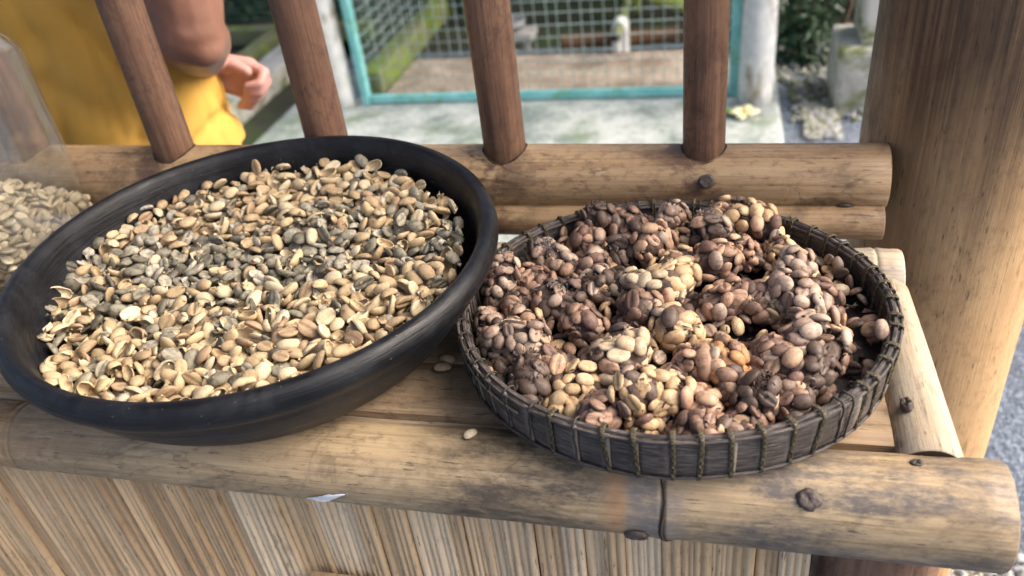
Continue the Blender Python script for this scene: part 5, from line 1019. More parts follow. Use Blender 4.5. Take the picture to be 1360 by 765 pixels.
# ------------------------------------------------------------------ coffee beans
def bean_mesh(a, b, c, seed, crumple=0., groove=.35, flatk=.35):
    """an ellipsoid with one flattened, grooved side (-Z)"""
    nt_ = 9
    ph = [math.radians(d) for d in (-90, -76, -62, -30, 0, 40, 90, 140, 180, 210, 242, 256)]
    vs = [(-a, 0, 0)]
    r = random.Random(seed)
    ox, oy = r.uniform(0, 50), r.uniform(0, 50)
    tw = r.uniform(-.12, .12)
    for i in range(1, nt_):
        th = PI * i / nt_
        x = -a * math.cos(th)
        rad = math.sin(th) ** .85
        for k, p in enumerate(ph):
            y = b * rad * math.cos(p)
            z = c * rad * math.sin(p)
            if z < 0:
                z *= flatk
                g = {0: 1., 1: .25, 11: .25}.get(k, 0)
                z += g * groove * c * rad
                y += tw * b * (x / a) * (1 if g else .3)
            z += .06 * c * (1 - (x / a) ** 2)
            e = 1 + (.07 + crumple) * noise.noise((x / a * 1.6 + ox, y / b * 1.6 + oy, z / c * 1.6))
            if crumple: e += crumple * .7 * noise.noise((x / a * 5 + ox, y / b * 5, z / c * 5 + oy))
            vs.append((x * e, y * e, z * e))
    vs.append((a, 0, 0))
    n = len(ph)
    fs = []
    for k in range(n): fs.append((0, 1 + (k + 1) % n, 1 + k))
    for i in range(nt_ - 2):
        for k in range(n):
            A = 1 + i * n
            fs.append((A + k, A + (k + 1) % n, A + n + (k + 1) % n, A + n + k))
    A = 1 + (nt_ - 2) * n
    for k in range(n): fs.append((A + k, A + (k + 1) % n, A + n))
    return mesh(vs, fs)

def husk_mesh(a, b, c, seed):
    """an empty parchment shell, cracked open along the seam"""
    r = random.Random(seed)
    ox = r.uniform(0, 40)
    nt_, n = 9, 9
    open0 = r.uniform(.05, .55); span = r.uniform(2.6, 4.3)
    vs = []
    for lay in (1, .86):
        for i in range(nt_ + 1):
            th = PI * (i + .02) / (nt_ + .04)
            x = -a * math.cos(th)
            rad = math.sin(th) ** .8
            for k in range(n):
                u = k / (n - 1)
                p = PI / 2 + (u - .5) * span * (1 + .10 * noise.noise((x / a * 3 + ox, u * 2, 0)))
                e = (1 + .12 * noise.noise((x / a * 1.7 + ox, math.cos(p), math.sin(p)))) * lay
                curl = 1 - .22 * abs(2 * u - 1) ** 3 - (.16 * max(0, noise.noise((x / a * 4 + ox * 3, u * 1.5, 7))) if k in (0, n - 1) else 0)
                vs.append((x * (1 if lay == 1 else .95), b * 1.05 * rad * math.cos(p) * e * curl, c * 1.35 * rad * math.sin(p) * e * curl - c * .25))
    T = (nt_ + 1) * n
    fs = []
    for i in range(nt_):
        for k in range(n - 1):
            q = (i * n + k, i * n + k + 1, (i + 1) * n + k + 1, (i + 1) * n + k)
            fs.append(q); fs.append(tuple(T + j for j in q[::-1]))
        for k in (0, n - 1):
            q = (i * n + k, (i + 1) * n + k, T + (i + 1) * n + k, T + i * n + k)
            fs.append(q if k == 0 else q[::-1])
    return mesh(vs, fs)

def bean_mat(name, c, dark, rough=.62, sc_=260, mott=.6, spec=.3, lo=.45, hi=.62, bump=.5):
    n = N(name)
    v = n.coords()
    f = n.noise(v, sc_, 4, .65)
    g = n.noise(v, sc_ * 3.2, 3, .6)
    col = n.mix(n.math('MULTIPLY', n.ramp(f, (lo, 0.), (hi, 1.)), mott), c, dark)
    col = n.vary(col, .42)
    n.bump(n.math('ADD', f, n.math('MULTIPLY', g, .6)), bump, .0005)
    return n.done(col, rough, spec)
P_MATS = [bean_mat("parchment_%d" % i, c, d) for i, (c, d) in enumerate((
    ((0.479, 0.365, 0.212, 1), (0.313, 0.212, 0.112, 1)), ((0.539, 0.433, 0.268, 1), (0.374, 0.272, 0.152, 1)), ((0.418, 0.306, 0.180, 1), (0.244, 0.162, 0.092, 1)), ((0.566, 0.476, 0.320, 1), (0.400, 0.315, 0.192, 1)), ((0.392, 0.272, 0.164, 1), (0.217, 0.136, 0.080, 1))))]
G_MATS = [bean_mat("grey_bean_%d" % i, c, d, .55, 300, .8) for i, (c, d) in enumerate((
    ((.235, .215, .155, 1), (.09, .083, .065, 1)), ((.32, .29, .22, 1), (.12, .11, .085, 1)), ((.46, .42, .33, 1), (.18, .165, .13, 1)), ((.15, .135, .10, 1), (.06, .055, .045, 1))))]
def flake_mesh(seed):
    """a torn scrap of dry parchment"""
    r = random.Random(seed)
    k = 8
    vs = [(0, 0, .0008)]
    for lay in (1, .5):
        for i in range(k):
            a = 2 * PI * i / k
            rr = .0046 * r.uniform(.55, 1.15) * lay
            vs.append((rr * math.cos(a), rr * .62 * math.sin(a), .0022 * (math.cos(a * 2 + seed) * lay) + r.uniform(-.0006, .0006)))
    fs = []
    for i in range(k):
        j = (i + 1) % k
        fs += [(0, 1 + k + i, 1 + k + j), (1 + k + i, 1 + i, 1 + j, 1 + k + j)]
    return mesh(vs, fs)
FLAKE = [flake_mesh(s) for s in range(6)]
P_BEAN = [bean_mesh(.0062, .0044, .0031, s, groove=random.Random(s).uniform(.1, .5)) for s in range(7)]
C_BEAN = [bean_mesh(.0056, .0042, .0029, 40 + s, crumple=.16) for s in range(4)]
HUSK = [husk_mesh(.0064, .0046, .0034, 70 + s) for s in range(8)]

def unpack(s, k):
    return [s[i:i + k] for i in range(0, len(s), k)]
def mats_from(row):
    x, y, z = (v / 99 for v in row[3:6])
    q = Quaternion((math.sqrt(max(0, 1 - x * x - y * y - z * z)), x, y, z)); q.normalize()
    return Vector(row[:3]) * 1e-4, q, row[6] / 100

def put_bean(name, me, m, p, q, s, parent=None):
    o = bpy.data.objects.new(name, me)
    COL.objects.link(o)
    if not me.materials: me.materials.append(m)
    o.material_slots[0].link = 'OBJECT'
    o.material_slots[0].material = m
    o.matrix_basis = Matrix.LocRotScale(p, q, (s, s, s))
    if parent is not None: o.parent = parent
    return o

def pile(name, items, mats, label):
    """the many beans left over, joined into one mesh"""
    V, F, MI = [], [], []
    cache = {}
    off = 0
    for me, mi, p, q, s in items:
        if me.name not in cache:
            co = np.empty(len(me.vertices) * 3); me.vertices.foreach_get('co', co)
            cache[me.name] = (co.reshape(-1, 3), [tuple(pl.vertices) for pl in me.polygons])
        co, fs = cache[me.name]
        R = np.array(q.to_matrix()) * s
        V.append(co @ R.T + np.array(p))
        F += [tuple(i + off for i in f) for f in fs]
        MI += [mi] * len(fs)
        off += len(co)
    me = bpy.data.meshes.new(name)
    me.from_pydata(np.concatenate(V).tolist(), [], F)
    for m in mats: me.materials.append(m)
    me.polygons.foreach_set('material_index', MI)
    me.polygons.foreach_set('use_smooth', [True] * len(F))
    o = bpy.data.objects.new(name, me)
    COL.objects.link(o)
    return tag(o, label, kind="stuff")

BM = P_MATS + G_MATS
rb = random.Random(77)
rest = []
rows = unpack(BOWL_DATA, 7)
for i, row in enumerate(rows):
    p, q, s = mats_from(row)
    dx, dy = p.x - BC.x, p.y - BC.y
    p.z += .0055 + .055 * dy
    p.x, p.y = BC.x - .003 + dx * (1.068 if dx < 0 else 1.025), BC.y + dy * 1.055
    if math.hypot(p.x - BC.x, p.y - BC.y) > .1465: p.z += .002
    # a streak of greyed beans runs across the middle, from the left of the heap to its upper right
    g = .60 * math.exp(-((dy - .02 - .25 * dx) / .045) ** 2) + .10
    g *= 1.25 if dx < .05 else .7
    g *= .7 + .9 * (noise.noise((p.x * 28, p.y * 28, 0)) + .35)
    u = rb.random()
    if rb.random() < g:
        me = rb.choice(C_BEAN + P_BEAN[:3]); mi = 5 + rb.choice((0, 0, 1, 1, 2, 3)); nm = "grey_bean"
        lab = "small greyish shrivelled coffee bean among the pale ones in the clay bowl"
    elif u < .40 - (.12 if dy > .05 else 0):
        me = rb.choice(HUSK); mi = rb.choice((0, 1, 1, 3, 0, 2)); nm = "bean_husk"; s *= 1.05
        lab = "pale empty parchment husk cracked open on the heap in the clay bowl"
    else:
        me = rb.choice(P_BEAN); mi = rb.choice((0, 0, 1, 2, 2, 3, 4)); nm = "coffee_bean"
        lab = "whole tan coffee bean in its parchment on the heap in the clay bowl"
    s *= 1.04
    p = Vector((BN.x + (p.x - BC.x) * BS, BN.y + (p.y - BC.y) * BS, p.z + .0052))
    if i < 300:
        o = put_bean(nm, me, BM[mi], p, q, s)
        tag(o, lab, {"grey_bean": "coffee bean", "bean_husk": "bean husk", "coffee_bean": "coffee bean"}[nm], {"grey_bean": "grey beans in the clay bowl", "bean_husk": "empty husks in the clay bowl", "coffee_bean": "whole beans in the clay bowl"}[nm])
    else:
        rest.append((me, mi, p, q, s))
for _ in range(420):
    a_ = rb.uniform(0, 2 * PI); r_ = .148 * math.sqrt(rb.random())
    p = Vector((BC.x - .003 + r_ * math.cos(a_), BC.y + r_ * math.sin(a_), 0))
    p.z = .0715 + .055 * (p.y - BC.y) + rb.uniform(-.004, .0035) + (.003 if r_ > .125 else 0)
    p = Vector((BN.x + (p.x - BC.x) * BS, BN.y + (p.y - BC.y) * BS, p.z + .0052))
    q = Euler((rb.gauss(0, .8), rb.gauss(0, .8), rb.uniform(0, 6.28))).to_quaternion()
    rest.append((rb.choice(FLAKE), rb.choice((0, 1, 1, 3, 3, 6, 7, 7, 4)), p, q, rb.uniform(.35, 1.0) ** 1.5))
pile("heaped_beans", rest, BM, "heap of pale parchment beans and husks filling the clay bowl")

vs, fs = lathe([(0, .0535), (.08, .0535), (.12, .0545), (.137, .0555), (.137, .0500), (0, .0500)], 48)
o = link("packed_beans", mesh([(v[0] * BS + BN.x, v[1] * BS + BN.y, v[2] + .0052 + .055 * v[1]) for v in vs], fs, False), flat("bean_dust", (.16, .12, .075, 1), .9, sc_=300))
tag(o, "packed coffee beans under the heap in the clay bowl", kind="stuff")
# ------------------------------------------------------------------ the shallow round basket tray
KC = Vector((.0111, .1083, .0305))
RB = .1347
n = N("blackened_bamboo_band")
c = n.coords((1, 1, 1), False)
stk = n.noise(n.coords((6, 6, 90), False), 13, 4, .65)
fine = n.noise(n.coords((4, 4, 160), False), 30, 3, .6)
blo = n.noise(c, 26, 5, .65)
col = n.mix(n.ramp(stk, (.40, 0.), (.66, 1.)), (.03, .025, .0235, 1), (.12, .10, .092, 1))
col = n.mix(n.math('MULTIPLY', n.ramp(fine, (.58, 0.), (.72, 1.)), .55), col, (.30, .27, .25, 1))
col = n.mix(n.ramp(blo, (.50, 0.), (.70, .6)), col, (.018, .015, .016, 1))
n.bump(n.math('ADD', stk, fine), .5, .001)
M_BAND = n.done(col, .55, .4)
M_CORD = [flat("black_yellow_cord", (.20, .165, .08, 1), .6, sc_=620, dark=.06), flat("dark_cord", (.055, .045, .035, 1), .6, sc_=500, dark=.3), flat("pale_cane", (.33, .26, .17, 1), .55, sc_=300)]
basket = empty("basket_tray", KC)
q = Vector((0, 0, 1)).rotation_difference(Vector((.0095, .050, 1)).normalized())
basket.rotation_euler = q.to_euler()
tag(basket, "shallow round black bamboo basket tray with corded rim holding lumps of brown beans", "basket")
HB = .0285
def kid(name, me, m, parent=basket, mw=None):
    o = link(name, me, m)
    o.parent = parent
    if mw is not None: o.matrix_basis = mw
    return o
# the band: a closed ring, its outside flaring a little, slightly out of round
prof = [(.1318, -.0005), (.1330, .006), (.1342, .016), (.1350, HB - .001), (.1344, HB), (.1330, HB), (.1322, HB - .001), (.1315, .014), (.1300, .002), (.1318, -.0005)]
vs, fs = lathe(prof, 144, .006, 9)
kid("band", mesh(vs, [f[::-1] for f in fs][::1], False), M_BAND)
vs, fs = lathe([(0, .0012), (.06, .0012), (.131, .0012), (.1315, .0035), (.0, .0035)], 72)
kid("woven_base", mesh(vs, fs, False), flat("woven_floor", (.035, .028, .024, 1), .75, sc_=90, bump=.5))
def hoop(r, z, rad, m, off=(0, 0), n_=120, a0=0, a1=2 * PI, name="hoop"):
    mb = MB()
    pts = []
    for i in range(n_ + 1):
        a = a0 + (a1 - a0) * i / n_
        pts.append(((r + .0006 * noise.noise((math.cos(a) * 2, math.sin(a) * 2, z * 90))) * math.cos(a) + off[0], r * math.sin(a) + off[1], z + .0008 * noise.noise((math.cos(a) * 2 + 7, math.sin(a) * 2, 3))))
    mb.tube(pts, rad, 6)
    return kid(name, mb.mesh(True), m)
# overlapping panels of leaf sheath round the outside of the band
n = N("leaf_sheath_panel")
stk = n.noise(n.coords((1, 1.0, 12)), 70, 5, .7)
fine = n.noise(n.coords((1, 1.2, 30)), 60, 4, .65)
yy = n.sep(n.tc.outputs['Object'])[1]
col = n.mix(n.ramp(stk, (.38, 0.), (.64, 1.)), (.018, .0145, .0135, 1), (.105, .086, .077, 1))
col = n.mix(n.math('MULTIPLY', n.ramp(fine, (.55, 0.), (.68, 1.)), .6), col, (.32, .28, .25, 1))
col = n.mix(n.ramp(yy, (.0070, 0.), (.0084, .75)), col, (.30, .26, .22, 1))
col = n.vary(col, .6)
n.bump(n.math('ADD', stk, fine), .6, .001)
M_PANEL = n.done(col, .55, .4)
def panel(seed):
    r = random.Random(seed)
    vs, fs = [], []
    hw = math.radians(r.uniform(3.4, 4.2))
    nz = 7
    for lay in (0, 1):
        for i in range(7):
            a = -hw + 2 * hw * i / 6
            for k in range(nz):
                t = k / (nz - 1)
                rr = .1335 + .0021 * t + .0009 * math.sin(PI * t) + .0011 * i / 6 + .0004 * noise.noise((i * .7, t * 3, seed)) + (0 if lay else -.0013)
                vs.append((rr * math.cos(a), rr * math.sin(a), -.0006 + (HB - .0008 + .0007 * noise.noise((i, seed, 3))) * t))
    o_ = 7 * nz
    for i in range(6):
        for k in range(nz - 1):
            q_ = (i * nz + k, (i + 1) * nz + k, (i + 1) * nz + k + 1, i * nz + k + 1)
            fs.append(q_); fs.append(tuple(o_ + v for v in q_[::-1]))
        for k in (0, nz - 1):
            q_ = (i * nz + k, i * nz + k + o_, (i + 1) * nz + k + o_, (i + 1) * nz + k)
            fs.append(q_ if k == 0 else q_[::-1])
    for i in (0, 6):
        for k in range(nz - 1):
            q_ = (i * nz + k, i * nz + k + 1, i * nz + k + 1 + o_, i * nz + k + o_)
            fs.append(q_ if i == 0 else q_[::-1])
    me = mesh(vs, fs, False)
    me.polygons.foreach_set('use_smooth', [True] * len(me.polygons))
    return me
PANEL = [panel(k) for k in range(5)]
rp = random.Random(14)
LASH_AT = []
a = 0.
while a < 354:
    kid("sheath_panel", rp.choice(PANEL), M_PANEL, basket, Matrix.Rotation(math.radians(a), 4, 'Z'))
    LASH_AT.append(a + 3.4)
    a += rp.uniform(6.3, 7.3)
hoop(.1372, HB - .0015, .0010, M_BAND)
hoop(.1312, HB - .003, .0013, M_BAND)
hoop(.1352, .0008, .0010, M_BAND)
hoop(.1370, HB - .009, .0009, M_CORD[2], a0=math.radians(150), a1=math.radians(236), name="cane_loop", n_=40)

# lashings: cords that go up the outside, over the rim and down the inside; built along the radius, then turned round the basket
def lash(kind):
    path = [(.1345, -.0012), (.1357, .0015), (.1366, .012), (.1376, .020), (.1380, HB - .0015), (.1370, HB + .0010), (.1336, HB + .0016), (.1304, HB + .0006), (.1295, HB - .006), (.1290, .014), (.1285, .006)]
    P = smooth_prof(path, 5)
    mb = MB()
    if kind == 0:      # braided band
        for k, (ph, mi) in enumerate(((0, 0), (PI / 2, 1), (PI, 0), (3 * PI / 2, 1))):
            pts = []
            for i, (r, z) in enumerate(P):
                t = i / (len(P) - 1)
                w_ = math.sin(t * 52 + ph) * .00125
                d_ = math.cos(2 * (t * 52 + ph)) * .0003
                pts.append((r + d_, w_, z))
            mb.tube(pts, .00050, 4, mi)
    elif kind == 1:    # one thin dark cord
        mb.tube([(r, .0003 * math.sin(i * .8), z) for i, (r, z) in enumerate(P)], .00065, 5, 1)
    else:              # two thin twisted cords side by side
        for s_ in (-.0022, .0022):
            for ph in (0, PI):
                mb.tube([(r + .0003 * math.cos(i * 1.7 + ph), s_ + .0005 * math.sin(i * 1.7 + ph), z) for i, (r, z) in enumerate(P)], .0005, 4, 1 if s_ < 0 else 0)
    return mb.mesh(True, (M_CORD[0], M_CORD[1]))
LASH = [lash(0), lash(1), lash(2)]
rk = random.Random(31)
for a in LASH_AT:
    # (measured anticlockwise from +X) the left front is tied with thin single cords, the rest braided
    k = 1 if 160 < a < 245 else rk.choice((0, 0, 0, 2, 0, 1))
    kid("lashing", LASH[k], None, basket, Matrix.Rotation(math.radians(a + rk.gauss(0, .4)), 4, 'Z') @ Matrix.Rotation(rk.gauss(0, .05), 4, 'X'))
    if rk.random() < .22: kid("lashing", LASH[1], None, basket, Matrix.Rotation(math.radians(a + rk.uniform(2.2, 3.5)), 4, 'Z'))

# ------------------------------------------------------------------ what lies in the basket
def cmat(name, c, d, rough=.5, **k): return bean_mat(name, c, d, rough, 330, .75, lo=.48, hi=.66, **k)
MC = dict(
    plum=[cmat("plum_bean", (0.248, 0.155, 0.107, 1), (0.060, 0.035, 0.030, 1)), cmat("plum_bean_dark", (0.162, 0.097, 0.074, 1), (0.043, 0.028, 0.023, 1))],
    pink=[cmat("pinkish_bean", (0.427, 0.281, 0.181, 1), (0.171, 0.097, 0.066, 1)), cmat("rosy_bean", (0.368, 0.226, 0.151, 1), (0.137, 0.075, 0.056, 1))],
    tan=[cmat("tan_bean", (0.470, 0.323, 0.181, 1), (0.214, 0.126, 0.066, 1)), cmat("tan_bean_light", (0.513, 0.373, 0.221, 1), (0.265, 0.159, 0.089, 1))],
    mauve=[cmat("mauve_bean", (0.291, 0.206, 0.155, 1), (0.103, 0.072, 0.063, 1)), cmat("grey_mauve_bean", (0.368, 0.281, 0.214, 1), (0.120, 0.092, 0.081, 1))],
    orange=[cmat("orange_bean", (0.368, 0.184, 0.078, 1), (0.180, 0.084, 0.041, 1)), cmat("orange_bean_light", (0.445, 0.259, 0.125, 1), (0.239, 0.126, 0.063, 1))],
    pale=[cmat("chalky_bean", (0.427, 0.326, 0.211, 1), (0.222, 0.159, 0.103, 1)), cmat("chalky_bean_light", (0.496, 0.397, 0.270, 1), (0.282, 0.209, 0.140, 1))],
    dark=[cmat("blackened_bean", (0.085, 0.057, 0.044, 1), (0.030, 0.021, 0.018, 1)), cmat("charcoal_bean", (0.124, 0.088, 0.071, 1), (0.043, 0.032, 0.026, 1))])
M_CORE = flat("dried_pulp", (.11, .072, .058, 1), .8, sc_=300, bump=.9, dist=.002, vary=.5)
M_MOULD = flat("grey_mould", (.33, .31, .295, 1), .95, sc_=500, bump=1., dist=.002, dark=.25)
K_BEAN = [bean_mesh(.0055, .0042, .0031, 120 + s, groove=random.Random(s + 9).uniform(.25, .55), flatk=.5) for s in range(6)]
exec_clump = None
CORE = []
for (A, B, C), _ in CPROTO:
    bmx = bmesh.new()
    bmesh.ops.create_icosphere(bmx, subdivisions=3, radius=1)
    for v in bmx.verts:
        k = 1 + .30 * noise.noise(v.co * 1.9 + Vector((len(CORE) * 5, 0, 0))) + .12 * noise.noise(v.co * 6)
        v.co = Vector((v.co.x * A * .97 * k, v.co.y * B * .97 * k, v.co.z * C * .97 * k))
    CORE.append(bm_mesh(bmx, True))
clr = unpack(CLUMP_DATA, 8)
# a few more lumps sit on the loose beans in the middle: x, y, z (tenths of a millimetre), palette, prototype, size
EXTRA = ((110, 1310, 545, 'tan', 7, 118), (390, 1600, 540, 'pink', 3, 112), (-150, 500, 565, 'pale', 7, 116), (170, 780, 560, 'tan', 1, 112), (-620, 1080, 540, 'dark', 0, 105), (690, 1110, 530, 'plum', 1, 100),
         (120, 180, 560, 'tan', 3, 112), (740, 520, 545, 'plum', 0, 105), (-400, 800, 545, 'plum', 4, 110), (450, 1120, 535, 'pink', 0, 105), (-370, 1240, 535, 'mauve', 6, 105), (340, 470, 550, 'pink', 6, 105), (-60, 960, 560, 'plum', 6, 110), (640, 240, 540, 'dark', 4, 112))
for e_ in EXTRA:
    q = Euler((random.gauss(0, .3), random.gauss(0, .3), random.uniform(0, 6.28))).to_quaternion()
    clr.append([e_[0], e_[1], e_[2], q.x * 99, q.y * 99, q.z * 99, e_[5], e_[4], e_[3]])
def where(p):
    """which stretch of the basket a lump lies in, told by what stands beside it"""
    dx, dy = p.x - KC.x, p.y - KC.y
    r = math.hypot(dx, dy)
    a = math.degrees(math.atan2(dy, dx)) % 360
    sec = int(((a + 22.5) % 360) // 45)
    rim = ("rim nearest the thick post", "rim between post and back rail", "rim under the back rail", "back rim beside the clay bowl", "rim touching the clay bowl", "front rim beside the clay bowl", "front rim over the front rail", "front rim near the side rail")
    mid = ("post side of the middle", "back right of the middle", "back of the middle", "back left of the middle", "bowl side of the middle", "front left of the middle", "front of the middle", "front right of the middle")
    if r < .03: return "in the middle of the basket"
    if r < .074: return "on the " + mid[sec] + " of the basket"
    return "at the basket " + rim[sec]
CW = dict(plum="plum brown", pink="pinkish brown", tan="tan", mauve="greyish mauve", orange="orange tan", pale="chalky pale", dark="nearly black")
SHP = ("oblong", "chunky", "long narrow", "flattened", "small", "big log-shaped", "compact", "broad")
rc = random.Random(12)
used_labels = {}
# palette by lump where the photograph shows a definite colour
PAL = {0: 'pale', 2: 'tan', 7: 'tan', 39: 'tan', 15: 'orange', 5: 'pale', 24: 'mauve', 25: 'dark', 30: 'dark', 6: 'mauve', 33: 'mauve', 1: 'pink', 22: 'mauve', 3: 'plum', 12: 'dark', 14: 'pink'}
for i, row in enumerate(clr):
    p, q, s = mats_from(row)
    k = row[7]
    if len(row) == 8: p = Vector((KC.x + (p.x - KC.x) * .955 - .004, KC.y + (p.y - KC.y) * .955 - .003, .030 + (p.z - .030) * .80))
    if len(row) == 8 and p.x > KC.x + .085: p.x -= .009
    if i == 2: p = Vector((.0600, .2080, .0570)); q = Euler((.12, .12, -.42)).to_quaternion(); k = 5; s = 1.12
    if len(row) > 8: p.z = row[2] * 1e-4
    pal = row[8] if len(row) > 8 else PAL.get(i) or rc.choice(('plum', 'plum', 'pink', 'tan', 'tan', 'mauve', 'plum', 'dark', 'tan'))
    t = empty("bean_lump", p)
    t.rotation_mode = 'QUATERNION'; t.rotation_quaternion = q; t.scale = (s, s, s)
    lab = "%s %s bean lump %s" % (CW[pal], SHP[k], where(p))
    used_labels.setdefault(lab, []).append(t)
    tag(t, lab, "bean lump", "lumps of beans in the basket")
    core = kid("pulp", CORE[k], M_CORE, t)
    for pos, nrm, spin, bs, u in CPROTO[k][1]:
        out = 1 if (int(u * 1e4) % 100) < 64 else -1
        bq = (nrm * out).to_track_quat('Z', 'X') @ Quaternion((0, 0, 1), spin)
        bq = bq @ Euler((rc.gauss(0, .25), rc.gauss(0, .25), 0)).to_quaternion()
        x = rc.random()
        pl = MC[pal] if x < .72 else MC[rc.choice(('plum', 'mauve', 'pink', 'dark'))]
        put_bean("bean", rc.choice(K_BEAN), rc.choice(pl), pos * (1 + .30 * noise.noise((pos / max(CPROTO[k][0])) * 1.9 + Vector((k * 5, 0, 0)))) + nrm * rc.uniform(-.0012, .0016), bq, bs * 1.0, t)
    mb = MB()
    A, B, C = CPROTO[k][0]
    for _ in range(50):
        d = Vector((rc.gauss(0, 1), rc.gauss(0, 1), rc.gauss(0, 1))).normalized()
        c0 = Vector((d.x * A, d.y * B, d.z * C)) * rc.uniform(1.02, 1.22)
        z_ = rc.uniform(.0007, .0019)
        mb.add([c0 + Vector((rc.gauss(0, z_), rc.gauss(0, z_), rc.gauss(0, z_ * .7))) for _ in range(4)], [(0, 1, 2), (0, 3, 1), (1, 3, 2), (2, 3, 0)])
    tag(kid("pulp_crumbs", mb.mesh(), M_CORE, t), kind="stuff")
    if pal in ('dark', 'mauve') and rc.random() < .6:
        # a furry crust of grey mould on top
        mb = MB()
        up = q.inverted() @ Vector((0, 0, 1))
        A, B, C = CPROTO[k][0]
        for _ in range(110):
            d = (up + Vector((rc.gauss(0, .5), rc.gauss(0, .5), rc.gauss(0, .5)))).normalized()
            c0 = Vector((d.x * A, d.y * B, d.z * C)) * rc.uniform(1.0, 1.28)
            z_ = rc.uniform(.0006, .0015)
            e1 = Vector((rc.gauss(0, 1), rc.gauss(0, 1), rc.gauss(0, 1))).normalized() * z_
            e2 = Vector((rc.gauss(0, 1), rc.gauss(0, 1), rc.gauss(0, 1))).normalized() * z_
            mb.add([c0 + e1, c0 + e2, c0 - e1 * .6 - e2 * .5, c0 + d * z_ * 1.2], [(0, 1, 2), (0, 3, 1), (1, 3, 2), (2, 3, 0)])
        tag(kid("mould_crust", mb.mesh(), rc.choice((M_MOULD, M_CORE)), t), kind="stuff")
for lab, L in used_labels.items():
    if len(L) > 1:
        L.sort(key=lambda t: t.location.y)
        for j, t in enumerate(L):
            t['label'] = lab + (", nearer" if j == 0 else ", farther" if j == len(L) - 1 else ", midmost")
lsr = unpack(LOOSE_DATA, 7)
rest = []
KM = [m_ for k in ('plum', 'pink', 'tan', 'mauve', 'dark', 'pale') for m_ in MC[k]]
wt = [4, 4, 4, 4, 3, 2, 3, 3, 2, 3, 1, .7]
for i, row in enumerate(lsr):
    p, q, s = mats_from(row)
    p.z += .0015
    mi = rc.choices(range(12), wt)[0]
    if i < min(LOOSE_SINGLE, 300):
        tone = "pale tan" if mi in (4, 5, 10, 11) else "dark" if mi in (1, 8, 9) else "brown"
        tag(put_bean("loose_bean", rc.choice(K_BEAN), KM[mi], p, q, s), "%s single coffee bean lying loose between the lumps in the basket" % tone, "coffee bean", "%s loose beans in the basket" % tone)
    else:
        rest.append((rc.choice(K_BEAN), mi, p, q, s))
pile("loose_beans", rest, KM, "loose brown beans under the lumps in the basket")
# crumbs of dried pulp and dust over the basket floor
mb = MB()
for _ in range(900):
    a_ = rc.uniform(0, 2 * PI); r_ = .128 * math.sqrt(rc.random())
    c0 = Vector((KC.x + r_ * math.cos(a_), KC.y + r_ * math.sin(a_), .0355 + rc.uniform(0, .006)))
    z_ = rc.uniform(.0008, .0028)
    mb.add([c0 + Vector((rc.gauss(0, z_), rc.gauss(0, z_), rc.gauss(0, z_ * .6))) for _ in range(4)], [(0, 1, 2), (0, 3, 1), (1, 3, 2), (2, 3, 0)])
tag(link("pulp_crumbs", mb.mesh(), M_CORE), "dark crumbs of dried pulp on the basket floor", kind="stuff")

# ------------------------------------------------------------------ odd bits on the bench
M_SKIN = flat("brown_skin", (.16, .10, .065, 1), .6, sc_=300)
for p, rz, ry, me, m_, lab in (((-.1345, .0655, .0258), .25, .1, P_BEAN[1], P_MATS[2], "curled tan bean lying on the seat slats, the nearer one of a pair"), ((-.1335, .0735, .0262), -.3, -.2, HUSK[2], P_MATS[2], "curled tan husk lying on the seat slats, the farther one of a pair")):
    tag(put_bean("coffee_bean" if me is P_BEAN[1] else "bean_husk", me, m_, Vector(p), Euler((0, ry, rz)).to_quaternion(), .98), lab, "coffee bean" if me is P_BEAN[1] else "bean husk")
tag(put_bean("bean_husk", HUSK[4], P_MATS[3], Vector((-.0990, .004, .0285)), Euler((.3, .2, 1.0)).to_quaternion(), .75), "tiny pale husk lying on top of the front rail", "bean husk")
tag(put_bean("coffee_bean", P_BEAN[3], P_MATS[3], Vector((.1315, .084, .0275)), Euler((.5, .9, 1.2)).to_quaternion(), 1.0), "pale bean wedged between the basket and the side rail", "coffee bean")
# shred of clear plastic film stuck on the front rail
n = N("plastic_film")
M_FILM = n.done((.85, .88, .93, 1), .3, .6)
n.put(n.b.inputs['Alpha'], .88)
vs, fs = [], []
for i in range(12):
    u = i / 11
    wd = .0046 * math.sin(PI * min(1, u * .92 + .10)) ** .7 * (1 if u < .6 else .7)
    for k in range(5):
        v = k / 4 - .5
        x_ = -.203 + .030 * u; zz_ = -.0085 + .0095 * u ** 1.6 + v * 2 * wd * .8
        r_ = .0275 - .0102 * .19 + .0008 + .0007 * noise.noise((u * 5, v * 4, 0)) + .0006 * math.sin(v * 14 + u * 5)
        aa = math.asin(max(-1, min(1, zz_ / r_)))
        vs.append((x_ + v * .002, -r_ * math.cos(aa), r_ * math.sin(aa)))
for i in range(11):
    for k in range(4):
        fs.append((i * 5 + k, i * 5 + k + 1, (i + 1) * 5 + k + 1, (i + 1) * 5 + k))
tag(link("plastic_shred", mesh(vs, fs), M_FILM), "torn whitish shred of plastic film stuck to the front rail", "plastic scrap")
